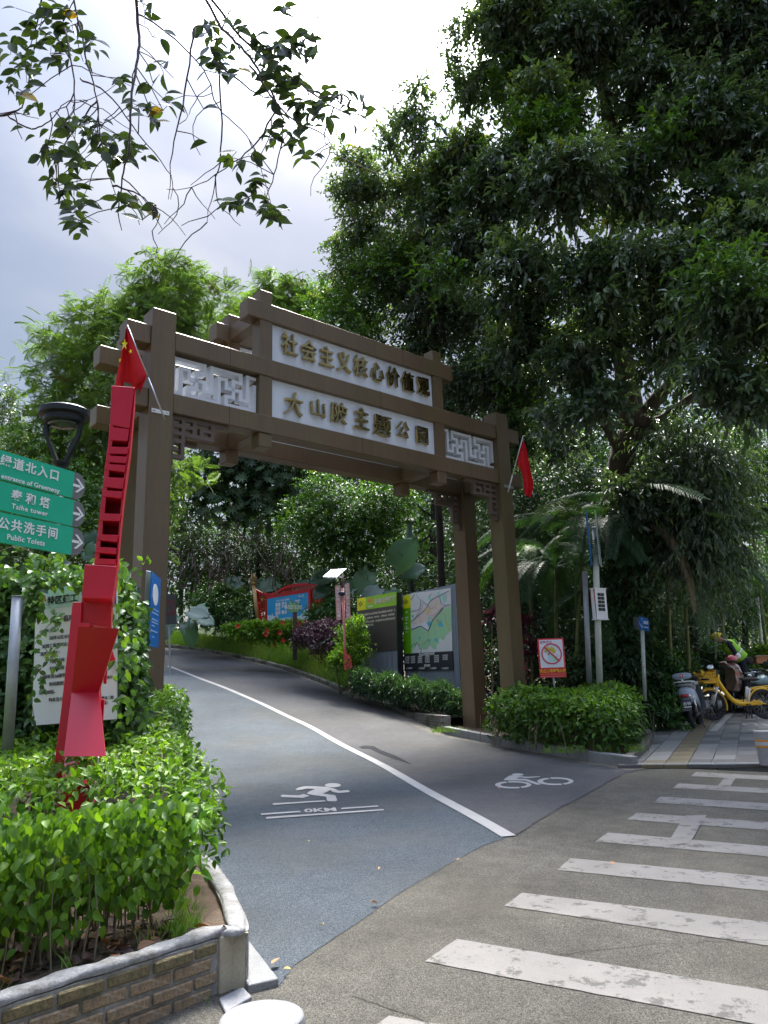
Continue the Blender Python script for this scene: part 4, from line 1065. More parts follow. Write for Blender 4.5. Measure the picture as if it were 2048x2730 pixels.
Fx.poly('oval', [(Fx.w * .45 + Fx.w * .30 * math.cos(a), Fx.h * .72 + Fx.h * .15 * math.sin(a)) for a in np.linspace(0, 2 * PI, 24, endpoint=False)], .001, .003, MAT['ink_white'], bsg)
for y, x0, x1 in ((.50, .2, .85), (.45, .15, .85), (.36, .15, .8), (.32, .15, .85), (.27, .15, .5), (.2, .1, .8), (.12, .25, .5)): Fx.slab('text_line', Fx.w * x0, Fx.w * x1, Fx.h * y, Fx.h * (y + .018), .001, .003, flat('pale_blue', (.35, .55, .85)), bsg)

# dark grey no-entry style notice behind the left post
Fd = Face(P(352, 1349, 15.0), P(382, 1348, 15.2), Vector((P(352, 1349, 15.0).x, 15.0, P(352, 1283, 15).z)))
dn = thing('grey_notice', 'dull grey prohibition notice half hidden behind the left gate post', 'sign', tuple(Fd.o))
Fd.slab('panel', -.1, Fd.w, 0, Fd.h, -.02, 0, flat('dull_panel', (.05, .06, .065), .5), dn)
Fd.poly('ring', [(Fd.w * .55 + .13 * math.cos(a), Fd.h * .55 + .16 * math.sin(a)) for a in np.linspace(0, 2 * PI, 20, endpoint=False)] , .001, .003, flat('dull_red', (.16, .02, .03)), dn)
Fd.poly('ring_inside', [(Fd.w * .55 + .10 * math.cos(a), Fd.h * .55 + .125 * math.sin(a)) for a in np.linspace(0, 2 * PI, 20, endpoint=False)] , .004, .006, flat('dull_panel', (.05, .06, .065), .5), dn)
Fd.poly('bar', [(Fd.w * .35, Fd.h * .68), (Fd.w * .42, Fd.h * .72), (Fd.w * .78, Fd.h * .42), (Fd.w * .72, Fd.h * .38)], .007, .009, flat('dull_red', (.16, .02, .03)), dn)
MB().tube([to_local(dn, Fd.at(Fd.w * .5, 0, -.03)), to_local(dn, Fd.at(Fd.w * .5, -1.0, -.03))], .02, 8).build('post', MAT['galv'], dn)

# ================================================================== red display board with blue panel
def z6(zx, zy): return 340.2 + zx * .26366, 1174.6 + zy * .26366
def zr(zx, zy): return (680 + zx * .1085) / 1.23448, (1560 + zy * .1085) / 1.23448
yl_, yr_ = 29.5, 27.2
rb_ = thing('display_board', 'red lattice display board with wavy top and blue sky panel on the grass bank', 'display board', tuple(P(*z6(1060, 680), 28.3)))
c0 = P(*z6(835, 680), yl_); c1 = P(*z6(1322, 680), yr_); c1.z = c0.z
FR = Face(c0, c1, c0 + Vector((0, 0, 2.0)))
def onF(u, v, Fc_=FR):
    d = ray(u, v); o_ = Vector((0, 0, CAMZ)); t = (Fc_.o - o_).dot(Fc_.n) / d.dot(Fc_.n); p = o_ + d * t - Fc_.o
    return p.dot(Fc_.ex), p.dot(Fc_.ey)
topc = [onF(*z6(*q)) for q in ((800, 365), (835, 388), (870, 400), (930, 405), (975, 388), (1030, 356), (1080, 336), (1160, 324), (1240, 322), (1324, 324))]
topc = [(p.x, p.y) for p in smooth_line([Vector((a, b, 0)) for a, b in topc], 3)]
botl = onF(*z6(845, 680)); botr = onF(*z6(1322, 668))
mr = flat('board_red', (.52, .004, .012), .45)
fr_w = .10
# frame: top band, right and left bands, bottom
FR.poly('frame', [(a, b) for a, b in topc] + [(a, b - fr_w) for a, b in topc[::-1]], -.08, .02, mr, rb_)
FR.poly('frame', [(topc[-1][0] + .001, topc[-1][1]), (topc[-1][0] + fr_w, topc[-1][1] - .01), (botr[0] + fr_w, botr[1]), (botr[0] + .001, botr[1])], -.08, .02, mr, rb_)
FR.poly('frame', [(topc[0][0] - .02, topc[0][1]), (topc[0][0] + .06, topc[0][1] - .05), (botl[0] + .06, botl[1]), (botl[0] - .02, botl[1])], -.079, .021, mr, rb_)
pn = [onF(*z6(*q)) for q in ((905, 450), (1240, 396), (1245, 616), (905, 655))]
pm = [(-.07, .07), (.07, .07), (.07, -.07), (-.07, -.07)]
po_ = [(a[0] + b[0] * 1.6, a[1] + b[1] * 1.6) for a, b in zip(pn, pm)]
for i in range(4):
    j = (i + 1) % 4; FR.poly('panel_frame', [po_[i], po_[j], pn[j], pn[i]], -.04 - .001 * i, .035 + .001 * i, mr, rb_)
mb = MB()
def inpoly(x, y):
    t = np.interp(x, [p[0] for p in topc], [p[1] for p in topc]); return y < t - .03 and y > botl[1]
x = topc[0][0] + .08; lat_ = []
def addbar(mb, x0, x1, y0, y1, d0, d1):
    mb.hexa([to_local(rb_, FR.at(a, b, d)) for d in (d0, d1) for a, b in ((x0, y0), (x1, y0), (x1, y1), (x0, y1))])
while x < topc[-1][0]:
    t = np.interp(x, [p[0] for p in topc], [p[1] for p in topc]); addbar(mb, x, x + .022, botl[1], t - .05, -.05, -.025); x += .105
y = botl[1] + .06
while y < max(b for a, b in topc):
    xs_ = [a for a, b in topc if b - .05 > y]
    if xs_:
        if len(xs_) == len(topc): addbar(mb, topc[0][0] + .02, topc[-1][0], y, y + .022, -.049, -.024)
        else:
            run = [a for a, b in topc if b - .05 > y]; lo = [a for a in run if a < topc[8][0]]; hi = [a for a in run if a > topc[8][0]]
            for g_ in (lo, hi):
                if len(g_) > 1: addbar(mb, min(g_), max(g_), y, y + .022, -.049, -.024)
    y += .105
mb.build('lattice', mr, rb_)['kind'] = 'stuff'
MAT['sky_print'] = flat('print_blue', (.02, .36, .72), .5)
FR.poly('panel', pn, -.02, .03, MAT['sky_print'], rb_)
def onr(zx, zy): return onF(*zr(zx, zy))
FR.poly('skyline_print', [onr(*q) for q in ((322, 740), (450, 752), (560, 775), (640, 830), (760, 800), (860, 790), (920, 800), (1000, 765), (1120, 755), (1180, 700), (1240, 600), (1310, 580), (1322, 820), (320, 945))], .031, .033, flat('print_pale', (.60, .76, .86), .5), rb_)
def ft(s, zx, zy, sz, b=.03, sp__=1.0, col='ink_white'): a, b2 = onr(zx, zy); FR.text(s, a, b2, sz, MAT[col], rb_, bold=b, d=.035, space=sp__)
for s, zx, zy in (('富强', 580, 488), ('自由', 580, 588), ('爱国', 580, 695), ('民主', 737, 462), ('平等', 737, 560), ('敬业', 737, 670), ('和谐', 1065, 412)): ft(s, zx, zy, .155)
ft('社会主义核心价值观', 705, 372, .085, .01); ft('坪山区', 1158, 272, .10, .01, 1.3)
for k in range(6): 
    a, b2 = onr(345 + k * 45, 850); FR.slab('tower_print', a, a + .04, b2 - .1, b2 + .12 + .06 * (k % 3), .034, .036, flat('print_white', (.75, .83, .88)), rb_)
star(rb_, FR.at(*onr(175, 350), .0), .14, FR.ex, FR.ey, flat('old_gold', (.35, .22, .06), .4))
for q in ((190, 575), (95, 630)): star(rb_, FR.at(*onr(*q), .0), .04, FR.ex, FR.ey, flat('old_gold', (.35, .22, .06), .4))
g0, g1 = P(*z6(828, 655), yl_), P(*z6(786, 335), yl_)
MB().tube([to_local(rb_, g0), to_local(rb_, g1)], .075, 12).build('gold_pole', flat('gold_paint', (.62, .40, .16), .35), rb_, smooth=True)
MB().lathe([(.05, 0), (.14, .03), (.14, .07), (.06, .09), (.11, .16), (.16, .24), (.10, .36), (.02, .46)], 12, to_local(rb_, g1)).build('finial', flat('old_gold', (.35, .22, .06), .4), rb_, smooth=True)
for s in (.25, .8):
    q = FR.at(FR.w * s, 0, -.05); MB().tube([to_local(rb_, q + Vector((0, 0, .3))), to_local(rb_, q - Vector((0, 0, .8)))], .06, 8).build('leg', mr, rb_)

# green tulip-shaped tag sign
YT = 22.6
tz = lambda zx, zy: P(*zr(zx, zy), YT)
ts = thing('tulip_sign', 'small pale green tulip-shaped notice on a brown square post in the grass', 'sign', tuple(tz(985, 1560)))
kT = YT / FD * .0879
MB().hexa([to_local(ts, (tz(985, 1560).x + a * .055, YT + b * .055, z)) for z in (tz(985, 1600).z - .3, tz(985, 1320).z) for a, b in ((-1.15, -1.15), (1.15, -1.15), (1.15, 1.15), (-1.15, 1.15))]).build('foot', MAT['black'], ts)
MB().hexa([to_local(ts, (tz(985, 1560).x + a * .055, YT + b * .055, z)) for z in (tz(985, 1320).z, tz(985, 665).z) for a, b in ((-1, -1), (1, -1), (1, 1), (-1, 1))]).build('post', flat('brown_post', (.09, .035, .03), .5), ts)
out = [(855, 375), (890, 400), (930, 455), (965, 400), (1000, 430), (1025, 480), (1070, 450), (1095, 500), (1110, 570), (1085, 640), (1040, 665), (985, 655), (940, 680), (870, 670), (820, 630), (808, 560), (825, 470)]
MB().prism([to_local(ts, tz(*q) + Vector((.018, .03, .01))) for q in out], (0, .05, 0)).build('back_plate', flat('dark_brown', (.05, .02, .018)), ts)
MB().prism([to_local(ts, tz(*q) + Vector((0, -.02, 0))) for q in out], (0, .04, 0)).build('plate', flat('tulip_green', (.20, .46, .22), .5), ts)
Ft = Face(tz(808, 680) + Vector((0, -.024, 0)), tz(1110, 680) + Vector((0, -.024, 0)), tz(808, 375) + Vector((0, -.024, 0)))
for k, s in enumerate(('小草青青 足下留情', '绿意盎然 请勿踩踏')): Ft.text(s, Ft.w * .5, Ft.h * (.52 - .17 * k), .058, MAT['ink_white'], ts, bold=.02)

# pink solar post with two panels
YP = 20.0
def z9(zx, zy): return (880 + zx * .13559) / 1.23448, (1500 + zy * .13559) / 1.23448
pz = lambda zx, zy, dy=0: P(*z9(zx, zy), YP + dy)
ps = thing('solar_post', 'pink solar speaker post with two upright pink slogan boards beside the information boards', 'post', tuple(pz(310, 2120)))
MB().tube([to_local(ps, pz(312, 2100)), to_local(ps, pz(250, 500))], .035, 12).build('pole', flat('pink_paint', (.62, .28, .27), .5), ps, smooth=True)
MB().tube([to_local(ps, pz(250, 500)), to_local(ps, pz(244, 250))], .028, 10).build('upper_pole', flat('rust_brown', (.16, .09, .08), .6), ps, smooth=True)
MB().prism([to_local(ps, pz(*q, -.06)) for q in ((258, 1700), (300, 1690), (330, 1790), (400, 1830), (440, 2060), (310, 2120), (272, 2080))], (0, .14, 0)).build('base_cover', flat('coral_red', (.60, .09, .07), .5), ps)
for pts, tx in ((((98, 470), (110, 450), (190, 440), (200, 452), (224, 1105), (214, 1122), (140, 1135), (128, 1120)), ((150, 515), (150, 590), (152, 660), (155, 725), (162, 835), (166, 905), (168, 975), (172, 1050))), (((290, 430), (300, 415), (365, 400), (378, 415), (405, 1080), (395, 1095), (330, 1105), (320, 1095)), ((330, 475), (333, 545), (338, 615), (340, 690), (348, 815), (350, 885), (353, 955), (355, 1030)))):
    MB().prism([to_local(ps, pz(*q, -.05)) for q in pts], (0, .03, 0)).build('slogan_board', flat('pale_pink', (.72, .40, .42), .5), ps)
    for ch, q in zip('爱护环境人人有责' if tx[0][0] < 200 else '文明游园从我做起', tx):
        c = pz(*q, -.055); Fq = Face(c + Vector((-.05, 0, -.05)), c + Vector((.05, 0, -.05)), c + Vector((-.05, 0, .05)))
        Fq.text(ch, .05, .05, .085, MAT['ink_white'], ps, bold=.02)
MB().ball(to_local(ps, pz(230, 612, -.1)), (.09, .06, .065), 12, 8).build('horn_speaker', flat('navy', (.02, .02, .06), .4), ps, smooth=True)
SP = [P(*z6(*q_), YP + dy_) for q_, dy_ in (((1355, 268), -.25), ((1470, 273), -.15), ((1548, 200), .35), ((1423, 210), .25))]
cS = sum(SP, Vector()) / 4; MAT['solar'] = pmat('solar_cells', (.035, .05, .05), .55, var=.2, spec=.25)
MB().prism([to_local(ps, q_) for q_ in SP], (0, 0, -.03)).build('panel_rim', flat('panel_rim', (.6, .62, .62)), ps)
MB().prism([to_local(ps, cS + (q_ - cS) * .88 + Vector((0, -.004, -.034))) for q_ in SP], (0, 0, .04)).build('solar_panel', MAT['solar'], ps)
MB().tube([to_local(ps, cS - Vector((0, 0, .05))), to_local(ps, pz(240, 300))], .02, 6).build('panel_arm', MAT['steel'], ps)
MB().tube([to_local(ps, pz(310, 828)), to_local(ps, pz(540, 900, -.3))], .008, 5).build('cable', MAT['black'], ps)

# ================================================================== two information boards
def z7(zx, zy): return (950 + zx * .16878) / 1.23448, (1560 + zy * .16878) / 1.23448
MAT['plank'] = pmat('blue_grey_plank', (.21, .25, .30), .75, var=.14, vscale=2.5, grain=.12, gscale=40, stretch=(6, 6, .6), col2=(.13, .14, .15), c2scale=2, c2lo=.52, c2hi=.7)
MAT['char'] = pmat('charcoal_panel', (.022, .025, .032), .5, var=.1)
def infoboard(name, label, tl, tr, bl, br, yl, yr, zb, nplank):
    p0 = P(*z7(*bl), yl); p1 = P(*z7(*br), yr); top0 = P(*z7(*tl), yl).z; top1 = P(*z7(*tr), yr).z
    p0 = Vector((p0.x, yl, 0)); p1 = Vector((p1.x, yr, 0)); gz_ = min(hz(p0.x, p0.y), hz(p1.x, p1.y)) + .1
    p0.z = p1.z = gz_
    F = Face(p0, p1, p0 + Vector((0, 0, (top0 + top1) / 2 - gz_)))
    t = thing(name, label, 'information board', tuple(F.at(F.w / 2, 0)))
    F.slab('core', .01, F.w - .01, 0, F.h - .01, -.20, -.012, MAT['char'], t)
    w = F.w / nplank
    for k in range(nplank):
        F.slab('plank', k * w + .004, (k + 1) * w - .004, 0, F.h + random.uniform(-.006, .006), -.012, .003 * random.random() + .008, MAT['plank'], t)
    return t, F
ib1, F1 = infoboard('info_board', 'left information board with lime green header and blank dark brown panel', (30, 215), (645, 110), (50, 1250), (660, 1330), 21.9, 20.4, 0, 8)
ib2, F2 = infoboard('map_board', 'right information board with a coloured park map beside the rear gate post', (752, 140), (1580, 0), (775, 1380), (1650, 1480), 20.7, 18.5, 0, 11)
def onG(F, zx, zy): return onF(*z7(zx, zy), F)
# dark side of board 1
e = F1.at(F1.w, 0, .01); e2 = P(*z7(745, 1380), 20.6)
MB().hexa([to_local(ib1, q) for q in [Vector((e.x + .003, e.y, F1.o.z)), Vector((e2.x, e2.y, F1.o.z)), Vector((e2.x, e2.y + .2, F1.o.z)), Vector((e.x + .003, e.y + .25, F1.o.z)), Vector((e.x + .003, e.y, F1.at(0, F1.h).z)), Vector((e2.x, e2.y, F1.at(0, F1.h).z - .02)), Vector((e2.x, e2.y + .2, F1.at(0, F1.h).z - .02)), Vector((e.x + .003, e.y + .25, F1.at(0, F1.h).z))]]).build('dark_side', MAT['char'], ib1)
def pan(F, t, name, pts, d0, d1, mat): return F.poly(name, [onG(F, *q) for q in pts], d0, d1, mat, t)
LIME = flat('lime_green', (.29, .62, .03), .5); YEL = flat('sign_yellow', (.80, .80, .01), .5); GRN = flat('leaf_green', (.13, .45, .0), .5); TAUPE = flat('taupe_panel', (.072, .063, .058), .45)
pan(F1, ib1, 'brown_panel', ((32, 408), (645, 316), (658, 1022), (42, 1062)), .012, .03, TAUPE)
pan(F1, ib1, 'header_panel', ((32, 214), (645, 102), (645, 316), (32, 408)), .012, .034, LIME)
pan(F1, ib1, 'yellow_panel', ((32, 214), (165, 190), (165, 388), (32, 408)), .035, .037, YEL)
def tx(F, t, s, zx, zy, sz, m='ink_white', b=.015, al='CENTER', sp__=1.0, d=.04): a, b2 = onG(F, zx, zy); F.text(s, a, b2, sz, MAT[m] if isinstance(m, str) else m, t, bold=b, d=d, align=al, space=sp__)
CREAM = flat('cream_ink', (.66, .62, .52), .6)
tx(F1, ib1, '森林公园绿道', 472, 240, .17, CREAM, .035, sp__=1.05)
tx(F1, ib1, '公园绿道', 237, 338, .06, 'ink_white')
pan(F1, ib1, 'emblem', [(237 + 32 * math.cos(a), 245 + 42 * math.sin(a)) for a in np.linspace(0, 2 * PI, 16, endpoint=False)], .036, .038, flat('emblem_orange', (.75, .28, .06)))
def molecule(F, t, cx, cy, s):
    mb = MB(); K = flat('olive_black', (.05, .08, .01))
    for k in range(6):
        a = PI / 6 + k * PI / 3; b = a + PI / 3
        segs_ = [((math.cos(a) * 20, math.sin(a) * 22), (math.cos(b) * 20, math.sin(b) * 22)), ((math.cos(a) * 20, math.sin(a) * 22), (math.cos(a) * 44, math.sin(a) * 48))]
        for p_, q_ in segs_:
            A_ = F.at(*onG(F, cx + p_[0] * s, cy + p_[1] * s), .04); B2 = F.at(*onG(F, cx + q_[0] * s, cy + q_[1] * s), .04); mb.tube([to_local(t, A_), to_local(t, B2)], .007, 4)
    mb.build('molecule_logo', K, t)
molecule(F1, ib1, 85, 295, .9); molecule(F2, ib2, 805, 262, .95)
for k, s in enumerate(('森林公园绿道为大运支线绿道六号线,主要途径大山陂水库、马', '峦山郊野公园、红花岭水库、赤坳水库、上洞坳水库、金龟露营地', '沿途可欣赏水库风光,山林叠翠、溪水潺潺,是市民休闲健身,亲近自然', '感受坪山生态之美的好去处。')):
    a, b2 = onG(F1, (95, 52, 50, 55)[k], (478, 545, 605, 655)[k]); F1.text(s, a, b2, .062, CREAM, ib1, bold=.02, d=.033, align='LEFT', sx=.98)
# map panel
pan(F2, ib2, 'map_panel', ((875, 140), (1508, 45), (1535, 1040), (885, 1075)), .012, .034, flat('map_pale', (.70, .73, .76), .4))
pan(F2, ib2, 'green_panel', ((757, 372), (876, 358), (886, 1078), (768, 1085)), .012, .036, GRN)
pan(F2, ib2, 'yellow_panel', ((755, 180), (872, 155), (876, 357), (757, 371)), .012, .036, YEL)
pan(F2, ib2, 'legend_panel', ((770, 1086), (1536, 1042), (1552, 1338), (778, 1358)), .012, .036, MAT['char'])
pan(F2, ib2, 'map_area', ((885, 690), (940, 690), (1030, 650), (1090, 680), (1165, 715), (1200, 600), (1240, 540), (1380, 370), (1515, 340), (1525, 700), (1470, 760), (1420, 800), (1400, 880), (1350, 830), (1320, 850), (1330, 920), (1290, 930), (1280, 1010), (1220, 1000), (1190, 940), (1160, 970), (1150, 1010), (1080, 1020), (1040, 990), (1000, 960), (970, 905), (950, 985), (920, 1020), (905, 1060), (887, 1060)), .035, .037, flat('map_green', (.36, .66, .40)))
for q in (((960, 560), (1040, 480), (1110, 400), (1130, 310), (1240, 250), (1340, 200), (1360, 330), (1250, 480), (1200, 560), (1100, 560), (1000, 600)),): pan(F2, ib2, 'map_town', q, .035, .0375, flat('map_cream', (.72, .62, .58)))
for q in (((1130, 590), (1180, 560), (1200, 620), (1160, 660)), ((1310, 640), (1330, 570), (1355, 540), (1395, 650), (1340, 660)), ((1000, 830), (1035, 800), (1020, 870)), ((1160, 860), (1195, 850), (1180, 920)), ((1250, 850), (1300, 840), (1310, 890), (1265, 890)), ((890, 480), (930, 470), (920, 530))): pan(F2, ib2, 'map_lake', q, .038, .039, flat('map_blue', (.08, .50, .62)))
for q in (((1150, 170), (1190, 160), (1200, 230), (1160, 240)), ((1290, 120), (1340, 90), (1350, 160), (1310, 190)), ((1370, 160), (1440, 150), (1440, 260), (1390, 280)), ((1130, 380), (1170, 360), (1160, 420), (1120, 440)), ((1150, 520), (1200, 480), (1210, 530), (1160, 560))): pan(F2, ib2, 'map_district', q, .0385, .0395, random.choice([flat('map_teal', (.38, .70, .62)), flat('map_yellow', (.80, .66, .16))]))
def mline(pts, col, w=.010):
    mb = MB(); pp_ = [to_local(ib2, F2.at(*onG(F2, *q), .040)) for q in pts]
    mb.tube(smooth_line(pp_, 4), w, 4); mb.build('map_line', col, ib2)
NB = flat('map_navy', (.10, .13, .32)); GT = flat('map_greyblue', (.20, .30, .38)); OR = flat('map_orange', (.75, .42, .14)); PK = flat('map_pink', (.72, .30, .38)); YL_ = flat('map_ochre', (.68, .60, .18))
mline([(890, 692), (940, 685), (1030, 648), (1100, 685), (1155, 715), (1190, 650), (1230, 550), (1320, 450), (1390, 365)], NB, .013)
mline([(970, 150), (1010, 210), (1090, 270), (1180, 350)], GT); mline([(875, 412), (960, 400), (1020, 370), (1035, 250)], GT); mline([(880, 585), (1000, 480), (1110, 380), (1200, 240), (1330, 170), (1480, 90)], GT); mline([(1340, 180), (1370, 300), (1500, 310)], GT); mline([(935, 150), (900, 210), (880, 230)], NB)
mline([(1370, 400), (1420, 470), (1450, 620), (1510, 730)], OR, .008); mline([(1245, 570), (1310, 530), (1290, 600), (1260, 640), (1280, 820)], YL_, .008); mline([(1180, 660), (1150, 780), (1150, 850), (1080, 920), (1020, 920)], YL_, .008)
mline([(1050, 280), (1060, 380), (1000, 430), (930, 560)], PK, .006); mline([(1180, 380), (1280, 350), (1330, 420)], PK, .006); mline([(1120, 470), (1260, 470), (1380, 350), (1440, 330)], PK, .006)
for _ in range(26):
    a_, b_ = random.uniform(900, 1500), random.uniform(100, 640)
    if b_ < 135 - (a_ - 900) * .15 + 30: b_ += 60
    mline([(a_, b_), (a_ + random.uniform(-60, 60), b_ + random.uniform(-50, 50))], random.choice([PK, OR, YL_, GT, PK, flat('map_red', (.65, .10, .10))]), .005)
mline([(885, 975), (930, 925), (960, 955), (968, 905), (1005, 945), (1015, 995), (1040, 1000), (1045, 1058)], flat('map_dark', (.06, .12, .10)), .007)
tx(F2, ib2, '坪山区绿道网布局图', 1130, 1092, .075, 'ink_white', .02, sp__=1.2, d=.037)
for r_ in range(4):
    for c_, xx in enumerate((790, 880, 990, 1105, 1250, 1385)):
        if (r_, c_) in ((3, 5),): continue
        tx(F2, ib2, ('坪山河绿道', '聚龙山绿道', '大山陂水库', '马峦山绿道', '红花岭水库', '燕子岭公园')[(r_ + c_) % 6], xx, 1140 + r_ * 30 - (xx - 790) * .045, .043, 'ink_white', .01, 'LEFT', d=.037)
tx(F2, ib2, '服务设施', 1140, 1272, .07, 'ink_white', .03, d=.037)
for xx in (810, 1000, 1180, 1365): tx(F2, ib2, 'ⓘ ' + '驿站服务', xx, 1318, .06, 'ink_white', 0, 'LEFT', d=.037)
for k, yy_ in enumerate((430, 515, 552, 605, 660, 690, 745)): tx(F2, ib2, ('图例', '省立绿道', '水系', '道路', '村社', '公共目的地', '景点')[k], 812, yy_, .045, 'ink_white', .01, d=.037)

# ================================================================== dog sign, poles and street furniture at the right bed
def zd(zx, zy): return (1400 + zx * .08439) / 1.23448, (1680 + zy * .08439) / 1.23448
YD = 14.3
b_l, b_r = P(*zd(480, 1510), YD), P(*zd(1310, 1495), YD)
zT = (P(*zd(405, 265), YD).z + P(*zd(1235, 255), YD).z) / 2
b_r.z = b_l.z
Fg = Face(b_l, b_r, Vector((b_l.x, YD, zT)))
ds = thing('dog_sign', 'white and red sign with a crossed-out puppy standing in the hedge bed', 'sign', tuple(Fg.at(Fg.w / 2, 0)))
w, h = Fg.w, Fg.h
RD = flat('sign_red', (.66, .03, .045), .4)
Fg.slab('plate', 0, w, 0, h, -.015, 0, RD, ds)
Fg.slab('white_field', w * .055, w * .945, h * .255, h * .965, .001, .003, flat('field_white', (.78, .79, .86), .4), ds)
Fg.slab('border_line', w * .05, w * .95, h * .03, h * .036, .001, .003, flat('pink_line', (.85, .50, .50)), ds)
cx_, cy_ = w * .5, h * .605; rr = w * .385
def ringpts(r0, r1, a0=0, a1=2 * PI, n=36): return [(cx_ + r1 * math.cos(a), cy_ + r1 * math.sin(a)) for a in np.linspace(a0, a1, n)] + [(cx_ + r0 * math.cos(a), cy_ + r0 * math.sin(a)) for a in np.linspace(a1, a0, n)]
CR = flat('sign_crimson', (.62, .035, .09), .4)
def ova(x, y, rx, ry, rot=0, n=18): return [(cx_ + rr * (x + rx * math.cos(a) * math.cos(rot) - ry * math.sin(a) * math.sin(rot)), cy_ + rr * (y + rx * math.cos(a) * math.sin(rot) + ry * math.sin(a) * math.cos(rot))) for a in np.linspace(0, 2 * PI, n, endpoint=False)]
YB = flat('puppy_ochre', (.60, .50, .07)); PB = flat('puppy_pale', (.50, .76, .72)); PW = flat('puppy_white', (.80, .82, .80))
Fg.poly('puppy_body', [(cx_ + rr * a, cy_ + rr * b) for a, b in ((-.42, -.1), (.1, -.12), (.3, -.35), (.42, -.72), (.1, -.78), (-.4, -.74), (-.38, -.4))], .004, .005, PB, ds)
Fg.poly('puppy_head', ova(-.15, .35, .42, .32, -.2), .0055, .0065, PW, ds)
Fg.poly('puppy_ear', ova(.15, .38, .36, .22, -.9), .007, .008, YB, ds)
Fg.poly('puppy_ear', ova(-.32, .45, .20, .25, .5), .007, .008, YB, ds)
Fg.poly('puppy_muzzle', ova(-.58, .24, .13, .12), .007, .008, flat('puppy_tan', (.55, .38, .14)), ds)
Fg.poly('puppy_eye', ova(-.12, .36, .04, .055), .0085, .0095, MAT['ink_black'], ds)
Fg.poly('puppy_bell', ova(-.30, -.02, .09, .09), .0085, .0095, flat('bell', (.45, .03, .12)), ds)
Fg.poly('puppy_spot', ova(.32, -.42, .14, .1, -.8), .0085, .0095, YB, ds)
Fg.poly('puppy_tail', [(cx_ + rr * a, cy_ + rr * b) for a, b in ((.42, -.38), (.58, -.02), (.62, -.02), (.48, -.42))], .006, .007, flat('tail_grey', (.4, .45, .5)), ds)
Fg.poly('ban_ring', ringpts(rr * .90, rr * 1.02, 0, PI), .010, .012, CR, ds)
Fg.poly('ban_ring', ringpts(rr * .90, rr * 1.02, PI, 2 * PI), .010, .012, CR, ds)
u_ = .707; k = .05
Fg.poly('ban_bar', [(cx_ + rr * (-u_ * .95 - k), cy_ + rr * (u_ * .95 - k)), (cx_ + rr * (-u_ * .95 + k), cy_ + rr * (u_ * .95 + k)), (cx_ + rr * (u_ * .95 + k), cy_ + rr * (-u_ * .95 + k)), (cx_ + rr * (u_ * .95 - k), cy_ + rr * (-u_ * .95 - k))], .0125, .0145, flat('bar_red', (.68, .08, .04)), ds)
Fg.text('温馨提示', w * .31, h * .90, h * .078, flat('mauve', (.50, .20, .33)), ds, bold=.02, d=.004, space=1.15)
Fg.text('禁止携带宠物入园', w * .5, h * .165, h * .092, flat('sign_gold', (.85, .50, .02)), ds, bold=.03, d=.004, sx=.92)
Fg.text('Pets are not allowed in the park', w * .5, h * .09, h * .045, flat('sign_orange', (.85, .30, .10)), ds, bold=.01, d=.004, sx=1.1)
MB().tube([to_local(ds, Fg.at(w * .52, 0, -.03)), to_local(ds, Fg.at(w * .55, -.9, -.03))], .018, 8).build('post', MAT['galv'], ds)
def z8(zx, zy): return 1093.6 + zx * .25635, 1093.6 + zy * .25635
# grey pole
q0, q1 = P(*z8(706, 1640), 15.1), P(*z8(661, 556), 15.1)
tag(MB().tube([q0, q1], .053, 16).tube([q1 + Vector((0, 0, .001)), q1 + Vector((0, 0, .012))], .056, 16).build('grey_pole', MAT['galv'], smooth=True), 'bare grey steel pole standing left of the white pole in the bed', 'pole')
# white speaker pole
YW = 14.6
wp_ = thing('white_pole', 'mossy white pole with a striped solar speaker box and edge-on plates at its top', 'pole', tuple(P(*z8(790, 1640), YW)))
MB().tube([to_local(wp_, P(*z8(792, 1640), YW)), to_local(wp_, P(*z8(765, 800), YW)), to_local(wp_, P(*z8(746, 172), YW))], [.062, .060, .052], 18).build('pole', MAT['white_pole'], wp_, smooth=True)
for y_ in (185, 400): MB().lathe([(.062, -.015), (.066, -.01), (.066, .01), (.062, .015)], 16, to_local(wp_, P(*z8(747 + (y_ - 185) * .03, y_), YW))).build('clamp', MAT['galv'], wp_)
for (a, b, c, m, yo) in ((712, 52, 505, 'sign_blue', -.012), (792, 48, 500, 'pale_plate', .02)):
    if m == 'pale_plate': flat('pale_plate', (.35, .42, .40), .5)
    t_, b_ = P(*z8(a, b), YW), P(*z8(a + 4, c), YW)
    MB().hexa([to_local(wp_, (b_.x + dx + s * yo, YW + dy, z)) for z in (b_.z, t_.z) for dx, dy, s in ((-.006 - .0614, -.22, -1), (.006 - .0614, -.22, -1), (.006 + .0614, .22, 1), (-.006 + .0614, .22, 1))]).build('plate', MAT[m], wp_)
bxl, bxr = P(*z8(733, 950), YW - .12), P(*z8(860, 945), YW - .12); btz = P(*z8(733, 695), YW - .12).z
Fz = Face(P(*z8(765, 945), YW - .14), P(*z8(858, 948), YW - .02), Vector((P(*z8(765, 945), YW - .14).x, YW - .14, P(*z8(762, 692), YW - .14).z)))
Fz.slab('speaker_box', 0, Fz.w, 0, Fz.h, -.12, 0, MAT['white'], wp_)
for z_ in (-.02, Fz.h): Fz.slab('box_cap', -.02 if True else 0, Fz.w + .012, z_, z_ + .02, -.13, .012, MAT['white'], wp_)
xl = -.125
q_a = Fz.at(0, 0, 0) - Vector((.004, 0, 0)); q_b = P(*z8(733, 948), YW + .02)
